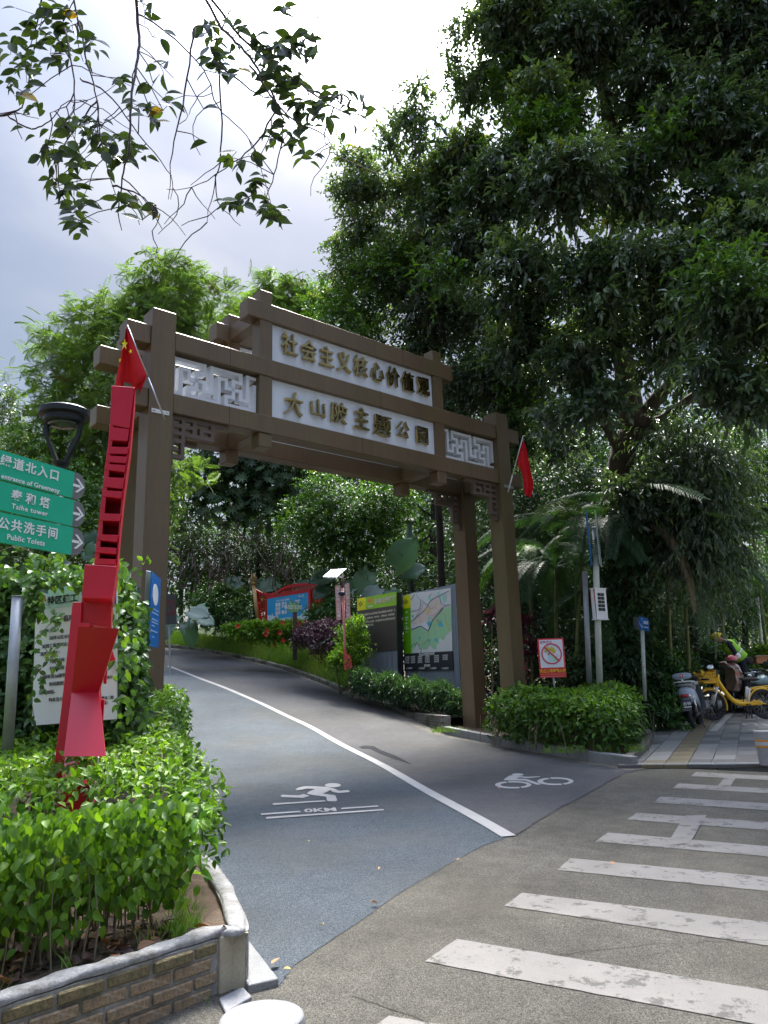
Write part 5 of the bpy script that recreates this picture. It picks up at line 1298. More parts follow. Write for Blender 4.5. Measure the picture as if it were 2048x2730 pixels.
for z0_, z1_, col in ((0, .49, (.05, .07, .16)), (.49, 1, (.55, .07, .02))):
    MB().hexa([to_local(wp_, Vector((p.x + dx, p.y + dy, Fz.o.z + Fz.h * zz_))) for zz_ in (z0_, z1_) for p, dx, dy in ((q_a, 0, 0), (q_a, 0, .10), (q_b, .01, .08), (q_b, 0, 0))]).build('side_panel', flat('box_side_%d' % (z0_ * 10), col), wp_)
for r_ in range(5):
    for c_ in range(2): 
        x0_ = Fz.w * (.20 + .31 * c_); y0_ = Fz.h * (.76 - .125 * r_); Fz.slab('solar_cell', x0_, x0_ + Fz.w * .28, y0_, y0_ + Fz.h * .10, .001, .006, MAT['solar'], wp_)
# small blue direction sign
YB2 = 14.9
bs2 = thing('toilet_sign', 'small blue arrow sign with a walking figure on a pale post near the motor scooter', 'sign', tuple(P(*z8(1165, 1560), YB2)))
MB().tube([to_local(bs2, P(*z8(1168, 1640), YB2)), to_local(bs2, P(*z8(1146, 1040), YB2))], .038, 12).build('post', pmat('pale_post', (.42, .46, .42), .5), bs2, smooth=True)
Fb2 = Face(P(*z8(1128, 1040), YB2 - .06), P(*z8(1208, 1052), YB2 - .40), P(*z8(1116, 925), YB2 - .06)); 
o0 = P(*z8(1128, 1040), YB2 - .05); o1 = P(*z8(1208, 1055), YB2 - .35); o1.z = P(*z8(1204, 1050), YB2 - .35).z
MB().prism([to_local(bs2, P(*z8(a, b), YB2 - c)) for a, b, c in ((1114, 985, .04), (1122, 925, .05), (1196, 946, .35), (1208, 1052, .35), (1128, 1040, .05))], (0, .02, 0)).build('panel', MAT['sign_blue'], bs2)
MB().prism([to_local(bs2, P(*z8(a, b), YB2 - c)) for a, b, c in ((1120, 985, .055), (1127, 933, .06), (1146, 938, .16), (1152, 1032, .16), (1134, 1030, .06))], (0, -.004, 0)).build('arrow_field', flat('pale_blue', (.35, .55, .85)), bs2)
for a0_, a1_, b0_, b1_ in ((1156, 1196, 962, 990), (1158, 1198, 1010, 1022)):
    MB().prism([to_local(bs2, P(*z8(a, b), YB2 - .19 - (a - 1156) / 40 * .14 - .02)) for a, b in ((a0_, b0_), (a1_, b0_ + 6), (a1_, b1_ + 6), (a0_, b1_))], (0, -.003, 0)).build('text_line', flat('pale_blue2', (.55, .66, .85)), bs2)
MB().prism([to_local(bs2, P(*z8(a, b), YB2 + c)) for a, b, c in ((1070, 985, .3), (1074, 928, .3), (1122, 938, .02), (1128, 1045, .02), (1080, 1030, .3))], (0, .02, 0)).build('rear_panel', flat('sign_back', (.14, .15, .15)), bs2)
# dark lantern deep in the trees
ln = P(885, 1160, 30)
lt = thing('garden_lantern', 'dark garden lantern with a flat hood among the shaded trees behind the gate', 'lantern', (ln.x, 30, ln.z - 3.6))
kk = 30 / FD
MB().lathe([(.10, 0), (.07, 3.3), (.30, 3.42), (.1, 3.44)], 10).build('column', MAT['black'], lt)
MB().lathe([(6 * kk, -.35), (6 * kk, .35)], 10, (0, 0, 3.85)).build('glass', pmat('lantern_glass', (.12, .16, .17), .3), lt)
MB().lathe([(.05, .62), (7 * kk, .55), (17 * kk, .40), (17 * kk, .36), (6 * kk, .38)], 14, (0, 0, 3.85)).build('hood', MAT['black'], lt)
# ================================================================== foliage tools
def leafmat(name, stops, rough=.42, trans=.28, obj=False, spec=.5, tcol=(1.25, 1.35, .45)):
    m, N, L, B = newmat(name); out = N['Material Output']
    B.inputs['Roughness'].default_value = rough; B.inputs['Specular IOR Level'].default_value = spec
    if obj: a = N.new('ShaderNodeObjectInfo'); src = a.outputs['Random']
    else: a = N.new('ShaderNodeAttribute'); a.attribute_name = 'tint'; src = a.outputs['Fac']
    r = N.new('ShaderNodeValToRGB'); e = r.color_ramp.elements
    e[0].position = stops[0][0]; e[0].color = (*stops[0][1], 1); e[1].position = stops[-1][0]; e[1].color = (*stops[-1][1], 1)
    for p_, c_ in stops[1:-1]: x = e.new(p_); x.color = (*c_, 1)
    L.new(src, r.inputs[0]); L.new(r.outputs[0], B.inputs['Base Color'])
    t = N.new('ShaderNodeBsdfTranslucent'); mu = N.new('ShaderNodeVectorMath'); mu.operation = 'MULTIPLY'; mu.inputs[1].default_value = tcol
    L.new(r.outputs[0], mu.inputs[0]); L.new(mu.outputs[0], t.inputs['Color'])
    mx = N.new('ShaderNodeMixShader'); mx.inputs[0].default_value = trans
    L.new(B.outputs[0], mx.inputs[1]); L.new(t.outputs[0], mx.inputs[2]); L.new(mx.outputs[0], out.inputs['Surface'])
    return m
G1, G2, G3, G4 = (.048, .080, .052), (.090, .140, .080), (.145, .225, .085), (.24, .33, .07)
LM = {
 'ficus': leafmat('ficus_leaf', [(0, G1), (.45, G2), (.75, G3), (.92, G4), (1, (.30, .26, .03))], .30, .36, spec=.85),
 'bright': leafmat('bright_leaf', [(0, (.03, .08, .015)), (.5, (.08, .18, .025)), (.9, (.20, .32, .03)), (1, (.32, .33, .03))], .4, .35),
 'feather': leafmat('feathery_leaf', [(0, (.12, .20, .06)), (.5, (.19, .31, .085)), (.85, (.17, .27, .07)), (.93, (.20, .18, .07)), (1, (.15, .09, .045))], .5, .40),
 'hedge': leafmat('hedge_leaf', [(0, (.045, .105, .014)), (.4, (.105, .22, .022)), (.75, (.19, .34, .028)), (1, (.30, .43, .035))], .52, .34, spec=.35),
 'hedge_obj': leafmat('hedge_leaf_near', [(0, (.075, .19, .022)), (.5, (.13, .30, .028)), (.9, (.21, .40, .035)), (1, (.30, .42, .04))], .50, .34, spec=.35, obj=True),
 'hedge2': leafmat('dark_hedge_leaf', [(0, (.028, .072, .022)), (.5, (.055, .135, .030)), (.85, (.095, .21, .032)), (1, (.20, .30, .03))], .36, .25),
 'creeper': leafmat('creeper_leaf', [(0, (.030, .080, .020)), (.5, (.080, .175, .032)), (.85, (.15, .29, .042)), (1, (.28, .40, .035))], .42, .32),
 'dark': leafmat('shade_leaf', [(0, (.020, .042, .020)), (.6, (.040, .084, .034)), (1, (.07, .145, .04))], .5, .25),  # darker greens carry the shade inside crowns and undergrowth
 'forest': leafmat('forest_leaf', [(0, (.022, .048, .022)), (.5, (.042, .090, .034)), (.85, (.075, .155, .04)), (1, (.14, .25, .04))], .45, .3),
 'palm': leafmat('palm_leaf', [(0, (.028, .070, .036)), (.6, (.050, .115, .052)), (.9, (.08, .18, .045)), (1, (.14, .24, .045))], .48, .25, obj=True, spec=.35),
 'dry': leafmat('dry_palm_leaf', [(0, (.16, .12, .08)), (1, (.26, .20, .13))], .7, .15, obj=True),
 'taro': leafmat('elephant_ear_leaf', [(0, (.030, .085, .045)), (.6, (.050, .130, .060)), (1, (.08, .19, .07))], .33, .15, obj=True, spec=.6),
 'overhang': leafmat('overhanging_leaf', [(0, (.016, .030, .010)), (.8, (.040, .070, .014)), (.975, (.07, .11, .015)), (1, (.45, .26, .02))], .38, .30, obj=True, tcol=(1.1, 1.2, .4)),
 'grass': leafmat('grass_blade', [(0, (.08, .16, .025)), (.5, (.15, .28, .035)), (.85, (.23, .35, .06)), (1, (.34, .34, .12))], .5, .35),
 'purple': leafmat('purple_leaf', [(0, (.030, .016, .024)), (.6, (.085, .035, .055)), (.85, (.13, .06, .08)), (1, (.06, .09, .03))], .45, .2, tcol=(1.2, .7, .8)),
 'maroon': leafmat('maroon_leaf', [(0, (.020, .012, .016)), (.5, (.055, .018, .030)), (1, (.13, .025, .045))], .35, .2, tcol=(1.3, .6, .6)),
 'lance': leafmat('lance_leaf', [(0, (.030, .075, .035)), (.5, (.060, .135, .055)), (1, (.12, .22, .09))], .35, .2),
 'litter': leafmat('dead_leaf', [(0, (.045, .025, .02)), (.6, (.10, .05, .035)), (1, (.30, .13, .05))], .7, .1),
}
def tmpl(st, zf=.10, droop=.10):
    """leaf of stations (x, half width): left, mid, right rows, folded along the midrib and drooping"""
    v = [(0, 0, 0)]; f = []
    for x, w in st[1:-1]: z = -droop * x * x; v += [(x, w, z + zf * w * 2), (x, 0, z), (x, -w, z + zf * w * 2)]
    v.append((1, 0, -droop)); n = len(st) - 2; t = len(v) - 1
    f += [(0, 2, 1), (0, 3, 2)]
    for i in range(n - 1):
        a = 1 + 3 * i; f += [(a, a + 1, a + 4), (a, a + 4, a + 3), (a + 1, a + 2, a + 5), (a + 1, a + 5, a + 4)]
    a = 1 + 3 * (n - 1); f += [(a, a + 1, t), (a + 1, a + 2, t)]
    return np.array(v, float), np.array(f)
T2 = (np.array([(0, 0, 0), (.45, .5, .10), (.45, -.5, .10), (1, 0, -.08)], float), np.array([(0, 2, 3), (0, 3, 1)]))
T4 = tmpl([(0, 0), (.30, .46), (.68, .36), (1, 0)], .16, .15)
T8 = tmpl([(0, 0), (.12, .26), (.30, .46), (.50, .48), (.70, .34), (.88, .13), (1, 0)], .16, .22)
TL = tmpl([(0, 0), (.35, .5), (.7, .38), (1, 0)], .12, .35)
TG = (np.array([(0, .5, 0), (0, -.5, 0), (.6, .28, 0), (.6, -.28, 0), (1, 0, -.16)], float), np.array([(0, 1, 3), (0, 3, 2), (2, 3, 4)]))
def frond_t(n=14, pin=.30):
    """a feathery compound leaf: fine leaflets in pairs along an arching stalk"""
    v = []; f = []
    for i in range(n):
        x = .12 + .88 * i / (n - 1); L = pin * (math.sin(PI * (.12 + .80 * i / (n - 1)))) + .05
        for s in (-1, 1):
            k = len(v); v += [(x, 0, -.25 * x * x), (x + .048, s * L * .5, -.25 * x * x + .02), (x + .10, s * L, -.25 * x * x - .05), (x + .018, s * L * .5, -.25 * x * x + .02)]
            f += [(k, k + 1, k + 2), (k, k + 2, k + 3)]
    k = len(v); v += [(0, .006, 0), (0, -.006, 0), (1, 0, -.25)]; f.append((k, k + 1, k + 2))
    return np.array(v, float), np.array(f)
TF = frond_t()
def unit(a): return a / np.maximum(np.linalg.norm(a, axis=1, keepdims=True), 1e-9)
def scatter(name, T, pos, d, n, L, W, tint, mat, parent=None, kind='stuff'):
    tv, tf = T; N_ = len(pos); K = len(tv)
    d = unit(d); y = unit(np.cross(n, d)); z = np.cross(d, y)
    L = np.broadcast_to(np.asarray(L, float), (N_,)); W = np.broadcast_to(np.asarray(W, float), (N_,))
    v = pos[:, None, :] + tv[None, :, 0:1] * (d * L[:, None])[:, None, :] + tv[None, :, 1:2] * (y * W[:, None])[:, None, :] + tv[None, :, 2:3] * (z * L[:, None])[:, None, :]
    v = v.reshape(-1, 3)
    if parent is not None: v = v - np.array(parent.location)
    f = (tf[None] + (np.arange(N_) * K)[:, None, None]).reshape(-1, 3)
    me = bpy.data.meshes.new(name); me.vertices.add(len(v)); me.vertices.foreach_set('co', v.astype(np.float32).ravel())
    me.loops.add(len(f) * 3); me.loops.foreach_set('vertex_index', f.astype(np.int32).ravel())
    me.polygons.add(len(f)); me.polygons.foreach_set('loop_start', np.arange(0, len(f) * 3, 3, dtype=np.int32))
    at = me.attributes.new('tint', 'FLOAT', 'POINT'); at.data.foreach_set('value', np.repeat(np.clip(tint, 0, 1), K).astype(np.float32))
    me.update(calc_edges=True)
    return link(name, me, mat, parent, kind)
def rnd(n): return unit(rng.normal(size=(n, 3)))
def blobc(u, v, r, y): c = P(u, v, y); return (np.array(c), r / FD * y)
def twigs(blobs, ntw, nl, Ltw=.55, up=.1, shell=(.62, 1.08), flat=.85, droop=.5, tv=.16, tb=None, top=.12, spread=.9):
    """leaves set along short twigs that fill the outer part of each blob"""
    w = np.array([b[1] ** 2 for b in blobs]); w = w / w.sum(); idx = rng.choice(len(blobs), ntw, p=w)
    C = np.array([b[0] for b in blobs])[idx]; R = np.array([b[1] for b in blobs])[idx]
    n = rnd(ntw)
    # lumpy radius
    lum = 1 + .16 * np.sin(n[:, 0] * 7 + idx) * np.sin(n[:, 2] * 6 + idx * 2) + .10 * rng.normal(size=ntw)
    rr = rng.uniform(shell[0], shell[1], ntw) * lum
    inner = rng.random(ntw) < .14; rr[inner] *= rng.uniform(.25, .8, inner.sum())
    base = C + n * (R * rr)[:, None] * np.array([1, 1, flat])
    d = unit(n * .7 + rnd(ntw) * .6 + np.array([0, 0, up]))
    lt = Ltw * rng.uniform(.6, 1.3, ntw)
    t = np.tile(np.linspace(.05, 1, nl), (ntw, 1)) + rng.uniform(-.04, .04, (ntw, nl))
    p = base[:, None] + d[:, None] * (t * lt[:, None])[..., None] + np.array([0, 0, -1]) * (t ** 2 * lt[:, None] * .35)[..., None]
    side = rnd(ntw * nl).reshape(ntw, nl, 3)
    ld = d[:, None] * .75 + side * spread + np.array([0, 0, -droop])
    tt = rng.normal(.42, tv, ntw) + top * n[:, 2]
    if tb is not None: tt = tt + np.array(tb)[idx]
    tint = tt[:, None] + rng.normal(0, .06, (ntw, nl)) + (t - .5) * .12
    nn = rnd(ntw * nl) * .55 + np.repeat(n, nl, 0) * .5 + np.array([0, 0, .8])
    return p.reshape(-1, 3), ld.reshape(-1, 3), nn, tint.ravel(), base, d * lt[:, None]
def sub(blobs, k=7, f=.42, flat=.8):
    """break each blob into smaller clumps set round its outside"""
    out = []
    for c, r_ in blobs:
        for n_ in rnd(k): out.append((c + n_ * r_ * rng.uniform(.45, .88) * np.array([1, 1, flat]), r_ * f * rng.uniform(.75, 1.25)))
    return out
def crown(name, blobs, ntw, nl, L, W, mat, parent, T=T2, **k):
    p, d, n, t, b, tw = twigs(blobs, ntw, nl, **k)
    s = rng.uniform(.65, 1.25, len(p))
    return scatter(name, T, p, d, n, L * s, W * s, t, mat, parent)
def limb(name, pts, r0, r1, mat, parent, seg=9, wob=.03):
    q = smooth_line([Vector(p) for p in pts], 5); n = len(q)
    rad = [r0 + (r1 - r0) * (i / (n - 1)) ** .8 + random.uniform(-.04, .04) * r0 for i in range(n)]
    q = [p + Vector((random.uniform(-1, 1), random.uniform(-1, 1), 0)) * wob * r0 * 3 for p in q]
    return MB().tube([to_local(parent, p) for p in q], rad, seg).build(name, mat, parent, smooth=True)
def tree(name, label, base, group=None): return thing(name, label, 'tree', tuple(base), 0, group)

# ================================================================== the big trees on the right
def PP(u, v, y): return P(u, v, y)
ta = tree('fig_tree', 'huge dark glossy-leaved fig tree filling the upper right over the palms', (PP(1345, 1480, 16.5).x, 16.5, .3))
A_ = [(1120, 40, 110, 15), (1230, 90, 130, 14.5), (1380, 60, 150, 15), (1540, 80, 150, 14.5), (1650, 150, 120, 14), (1080, 160, 85, 15.5), (1180, 250, 115, 14.5), (1400, 200, 110, 14.5), (1500, 250, 130, 13.5), (1620, 300, 120, 13.5), (1010, 340, 75, 16), (1090, 420, 105, 15), (1210, 400, 120, 13.5), (1370, 400, 110, 14), (1530, 450, 125, 13), (1650, 480, 110, 12.5), (1020, 540, 85, 15.5), (1130, 590, 115, 14), (1290, 590, 110, 13), (1430, 640, 95, 13.5), (1580, 650, 110, 11.5), (1660, 700, 90, 11.5), (1140, 730, 85, 15), (1240, 770, 80, 14), (1180, -70, 140, 15), (1360, -90, 150, 15), (1550, -80, 160, 14), (1680, 20, 110, 14), (1060, 40, 60, 15.5), (1540, 800, 80, 11.5), (1640, 840, 80, 11.5), (1275, 860, 60, 13.5), (1210, 890, 45, 13.5), (1440, 760, 70, 14), (1370, 1090, 45, 15.2), (1330, 1060, 35, 15.2), (1410, 1060, 45, 15.2), (1310, 330, 50, 14.5), (1290, 700, 70, 14.5), (1500, 560, 90, 12.5)]
shoots = [(905, 190, 26, 16.5), (900, 245, 32, 16.5), (925, 290, 40, 16.5), (990, 70, 30, 16), (985, 130, 32, 16), (1000, 190, 40, 16), (960, 380, 60, 16.5), (860, 260, 24, 17), (850, 310, 36, 17), (950, 460, 60, 16.5)]
bl_A = [blobc(*b) for b in A_ + shoots]
tbA = [0] * len(bl_A); 
for i, b in enumerate(A_ + shoots):
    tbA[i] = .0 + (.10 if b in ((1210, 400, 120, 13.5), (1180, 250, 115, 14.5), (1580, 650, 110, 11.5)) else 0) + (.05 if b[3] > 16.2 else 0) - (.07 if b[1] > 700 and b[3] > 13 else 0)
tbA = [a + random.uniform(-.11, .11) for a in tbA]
sbA = sub(bl_A, 10, .42); sbA_t = np.repeat(tbA, 10) + rng.normal(0, .09, len(sbA))
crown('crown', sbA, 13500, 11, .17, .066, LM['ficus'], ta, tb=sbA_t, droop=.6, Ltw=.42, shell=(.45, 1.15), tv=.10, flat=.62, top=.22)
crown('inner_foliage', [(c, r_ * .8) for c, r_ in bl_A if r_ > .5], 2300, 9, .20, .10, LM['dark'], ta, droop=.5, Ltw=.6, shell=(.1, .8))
# fresh yellow-green shoots on the sunny tips
crown('young_shoots', [blobc(*b) for b in ((1160, 290, 60, 13.9), (1200, 310, 50, 13.8), (1230, 260, 35, 14), (1120, 330, 40, 14.2), (960, 600, 45, 14.9), (1560, 590, 50, 10.8), (1600, 620, 40, 10.6), (1100, 190, 40, 15), (1440, 300, 40, 13))], 420, 12, .15, .058, LM['bright'], ta, tb=None, droop=.5, up=.5)
Pt = lambda u, v, y: PP(u, v, y)
limb('trunk', [Vector((ta.location.x, 16.5, .0)), Pt(1352, 1100, 16.4), Pt(1345, 985, 16.3), Pt(1372, 920, 16.2)], .34, .26, MAT['bark'], ta, 14)
limb('limb', [Pt(1368, 925, 16.2), Pt(1352, 820, 16), Pt(1340, 700, 15.8), Pt(1330, 540, 15.5), Pt(1345, 400, 15.2), Pt(1320, 280, 15), Pt(1300, 180, 14.9)], .30, .13, MAT['bark'], ta, 12)
limb('limb', [Pt(1372, 920, 16.2), Pt(1420, 860, 15.9), Pt(1455, 815, 15.5), Pt(1490, 720, 15), Pt(1560, 620, 14.5)], .20, .08, MAT['bark'], ta)
limb('limb', [Pt(1375, 935, 16.2), Pt(1440, 900, 16), Pt(1500, 855, 15.5), Pt(1600, 800, 15)], .18, .07, MAT['bark'], ta)
limb('limb', [Pt(1350, 990, 16.3), Pt(1300, 900, 16), Pt(1240, 800, 15.6), Pt(1150, 700, 15.2)], .15, .06, MAT['bark'], ta)
limb('limb', [Pt(1340, 400, 15.2), Pt(1390, 330, 15), Pt(1440, 230, 14.9), Pt(1500, 120, 14.8)], .15, .06, MAT['bark'], ta)
for a, b, c in (((1345, 760, 15.9), (1420, 640, 15.3), (1480, 560, 14.8)), ((1335, 560, 15.5), (1240, 470, 15), (1160, 400, 14.8)), ((1500, 860, 15.5), (1590, 890, 15), (1650, 910, 14.8))):
    limb('limb', [Pt(*a), Pt(*b), Pt(*c)], .10, .035, MAT['bark'], ta)
tb_ = tree('broadleaf_tree', 'mid-height tree with yellow-green tips left of the huge fig behind the gate top', (PP(955, 1350, 20.5).x, 20.5, 1.5))
B_l = [(775, 345, 34, 18.5), (745, 330, 22, 18.5), (790, 420, 55, 18.5), (750, 400, 35, 18.6), (860, 400, 75, 18), (930, 430, 70, 17.5), (800, 500, 60, 18.5), (880, 530, 90, 18), (970, 560, 80, 17.5), (740, 530, 34, 19), (760, 590, 50, 18.8), (830, 620, 85, 18.3), (930, 660, 85, 18), (730, 650, 40, 19), (780, 700, 60, 18.6), (1000, 700, 90, 17.5), (880, 760, 80, 18.5), (1040, 800, 90, 17), (980, 870, 80, 18), (1090, 890, 80, 17), (1160, 830, 70, 16.5), (1130, 960, 60, 17.5), (1200, 950, 50, 17)]
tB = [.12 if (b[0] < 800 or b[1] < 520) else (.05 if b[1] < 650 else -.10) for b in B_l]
sbB = sub([blobc(*b) for b in B_l], 9, .44)
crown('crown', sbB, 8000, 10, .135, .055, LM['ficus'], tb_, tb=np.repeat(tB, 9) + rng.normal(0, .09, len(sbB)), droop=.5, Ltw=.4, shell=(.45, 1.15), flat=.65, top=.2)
crown('young_shoots', [blobc(*b) for b in ((810, 590, 40, 17.6), (860, 560, 45, 17.3), (910, 580, 40, 17.2), (740, 560, 24, 18.2), (700, 640, 35, 19), (760, 660, 50, 18.1), (740, 700, 45, 18), (780, 720, 30, 17.6), (1135, 900, 30, 16), (1110, 860, 30, 16), (690, 680, 30, 19))], 760, 10, .11, .05, LM['bright'], tb_, droop=.5, up=.45)
limb('trunk', [Vector((tb_.location.x, 20.5, .6)), Pt(950, 1150, 20.4), Pt(935, 900, 20), Pt(905, 650, 19.4), Pt(880, 450, 19)], .13, .05, MAT['bark_dark'], tb_)
limb('limb', [Pt(922, 900, 20), Pt(1000, 780, 19.4), Pt(1060, 640, 18.5)], .10, .04, MAT['bark_dark'], tb_)

# ================================================================== feathery tree on the left and its neighbours
tf_ = tree('feathery_tree', 'light green feathery-leaved tree with tan pods behind the left gate posts', (PP(300, 1350, 19).x, 19, 1.5))
F_l = [(325, 595, 42, 18.5), (375, 630, 55, 18.5), (300, 670, 60, 18.3), (410, 655, 45, 18.6), (215, 690, 45, 18.5), (250, 730, 60, 18), (340, 720, 80, 18), (150, 735, 50, 18.5), (115, 760, 30, 18.6), (430, 720, 55, 18.5), (180, 800, 70, 18), (110, 830, 45, 18.5), (270, 830, 80, 17.5), (140, 900, 70, 18), (230, 930, 90, 17.3), (110, 985, 60, 18), (180, 1040, 90, 17.5), (290, 1010, 80, 18), (250, 1130, 80, 17.5), (390, 1020, 36, 19), (465, 665, 28, 18.8), (395, 1075, 26, 19), (500, 640, 20, 19)]
crown('crown', [blobc(b[0], b[1], b[2] * .74, b[3]) for b in F_l], 1150, 5, .38, .42, LM['feather'], tf_, T=TF, droop=.30, up=.5, Ltw=.75, tv=.16, flat=.85, spread=.75, shell=(.5, 1.2))
limb('trunk', [Vector((tf_.location.x, 19, .6)), Pt(290, 1100, 19), Pt(285, 900, 18.8), Pt(300, 760, 18.6), Pt(330, 640, 18.5)], .15, .04, MAT['bark_dark'], tf_)
for a, b in (((288, 980, 18.8), (170, 820, 18.4)), ((295, 860, 18.7), (420, 700, 18.6)), ((290, 930, 18.8), (130, 880, 18.4))): limb('limb', [Pt(*a), Pt((a[0] + b[0]) / 2, (a[1] + b[1]) / 2 + 15, 18.6), Pt(*b)], .06, .02, MAT['bark_dark'], tf_)
tg = tree('feathery_tree', 'smaller feathery tree with hanging pods peeping over the top beam of the gate', (PP(600, 1300, 36).x, 36, 4.0))
crown('crown', [blobc(*b) for b in ((600, 625, 34, 34.5), (640, 640, 30, 34.7), (560, 650, 24, 34.5), (660, 670, 32, 34.5), (530, 655, 18, 35.0), (610, 680, 45, 34.5), (480, 720, 40, 35.0), (520, 700, 40, 35.0), (690, 640, 24, 34.5), (560, 760, 60, 35.0))], 460, 6, .60, .7, LM['feather'], tg, T=TF, droop=.75, Ltw=.7, flat=.95, tv=.2)
limb('trunk', [Vector((tg.location.x, 36, 3.0)), Pt(598, 1000, 36), Pt(600, 760, 35), Pt(615, 650, 34.5)], .13, .03, MAT['bark_dark'], tg)
tw_m = MB()
for u0_, v0_, u1_, v1_ in ((640, 660, 655, 585), (645, 650, 668, 600), (630, 640, 610, 590), (655, 640, 640, 580), (455, 690, 440, 615)): tw_m.tube([to_local(tg, Pt(u0_, v0_, 34)), to_local(tg, Pt((u0_ + u1_) / 2 + 4, (v0_ + v1_) / 2, 34)), to_local(tg, Pt(u1_, v1_, 34))], [.018, .012, .007], 4)
tw_m.build('bare_twig', MAT['twig'], tg, 'stuff')
tl = tree('broadleaf_tree', 'dark bushy tree at the left edge behind the street lamp', (PP(10, 1300, 22).x, 22, 1.5))
crown('crown', [blobc(*b) for b in ((-20, 860, 40, 20), (25, 885, 30, 20), (-10, 945, 60, 20), (35, 985, 50, 19.5), (-30, 1050, 90, 19), (70, 1060, 60, 19), (20, 1150, 90, 18), (-100, 950, 110, 20), (110, 1160, 70, 18))], 2600, 10, .11, .05, LM['ficus'], tl, droop=.4, tb=None)
limb('trunk', [Vector((tl.location.x, 22, .8)), Pt(10, 1100, 21), Pt(15, 950, 20.5)], .16, .06, MAT['bark_dark'], tl)
tl2 = tree('broadleaf_tree', 'yellow-green leafy tree lower behind the street lamp', (PP(90, 1250, 16).x, 16, 1.0))
crown('crown', [blobc(*b) for b in ((70, 940, 40, 17), (60, 1000, 60, 16.5), (130, 1060, 70, 16), (40, 1100, 80, 15.5), (180, 1120, 70, 15.5), (100, 1180, 90, 15), (220, 1180, 60, 15), (260, 1060, 50, 15.5))], 1700, 11, .10, .05, LM['creeper'], tl2, droop=.3)
limb('trunk', [Vector((tl2.location.x, 16, .6)), Pt(100, 1120, 16), Pt(90, 1000, 16.4)], .09, .04, MAT['bark_dark'], tl2)

# ================================================================== woods behind the gate
wt = tree('whorled_tree', 'grey-green small tree with whorled leaves seen through the gate under the lower beam', (PP(540, 1330, 33.5).x, 33.5, 3.4))
W_l = [(450, 1030, 40, 31), (520, 1050, 50, 31), (590, 1060, 50, 31), (640, 1090, 40, 31), (480, 1100, 45, 31), (560, 1120, 40, 31), (540, 1010, 50, 31.5), (620, 1030, 40, 31.5), (690, 1020, 40, 31.5)]
p, d, n, t, b, twv = twigs([blobc(*q) for q in W_l], 1100, 2, Ltw=.42, droop=0, up=.5)
cc = b + twv; nn_ = np.repeat(unit(twv), 9, 0); ang = np.tile(np.arange(9) * 2 * PI / 9, len(cc)); aa = unit(np.cross(nn_, [0.3, .2, 1])); bb_ = np.cross(nn_, aa)
dd = aa * np.cos(ang)[:, None] + bb_ * np.sin(ang)[:, None] + nn_ * .35
scatter('crown', T2, np.repeat(cc, 9, 0), dd, nn_, .31, .09, np.repeat(rng.normal(.5, .2, len(cc)), 9), leafmat('whorl_leaf', [(0, (.04, .08, .045)), (.6, (.08, .15, .075)), (1, (.14, .23, .10))], .4, .2), wt)
limb('trunk', [Vector((wt.location.x, 33.5, 2.8)), Pt(560, 1200, 33), Pt(540, 1080, 32)], .12, .05, MAT['bark_dark'], wt)
st_ = tree('small_leaf_tree', 'small-leaved light green tree hanging below the middle of the lower beam', (PP(790, 1330, 27).x, 27, 3.2))
S_l = [(700, 1060, 45, 25.5), (650, 1120, 40, 25.5), (700, 1130, 45, 25), (760, 1090, 50, 25), (740, 1160, 50, 25), (820, 1100, 45, 25), (790, 1150, 40, 25), (680, 1180, 30, 25), (770, 1210, 35, 25), (850, 1070, 45, 25), (830, 1160, 25, 25)]
crown('crown', [blobc(*b) for b in S_l], 2300, 10, .115, .065, LM['bright'], st_, droop=.5, tb=[-.12] * len(S_l), tv=.2, Ltw=.5)
limb('trunk', [Vector((st_.location.x, 27, 2.5)), Pt(780, 1240, 27), Pt(700, 1140, 26.5), Pt(640, 1080, 26)], .14, .05, MAT['bark_dark'], st_)
gt = tree('shade_tree', 'straight dark-trunked tree with bright green leaves beyond the garden lantern', (PP(938, 1340, 33).x, 33, 3.0))
crown('crown', [blobc(*b) for b in ((880, 1090, 60, 34), (950, 1080, 60, 34), (1000, 1110, 50, 34), (860, 1160, 50, 35), (950, 1160, 60, 35), (900, 1220, 45, 36), (990, 1200, 45, 36), (900, 1010, 60, 34))], 1900, 10, .14, .08, LM['bright'], gt, droop=.4, tb=[-.02] * 8)  # brighter leaf colour stands in for light on these far leaves
limb('trunk', [Vector((gt.location.x, 33, 2.0)), Pt(938, 1180, 33), Pt(942, 1050, 33), Pt(945, 900, 33)], .26, .16, MAT['bark_dark'], gt)
for a, b in (((940, 1150), (860, 1190)), ((941, 1120), (880, 1070)), ((939, 1200), (880, 1250)), ((942, 1110), (1000, 1060))): limb('limb', [Pt(*a, 33), Pt((a[0] + b[0]) / 2, (a[1] + b[1]) / 2 + 4, 32.8), Pt(*b, 32.6)], .07, .02, MAT['bark_dark'], gt)
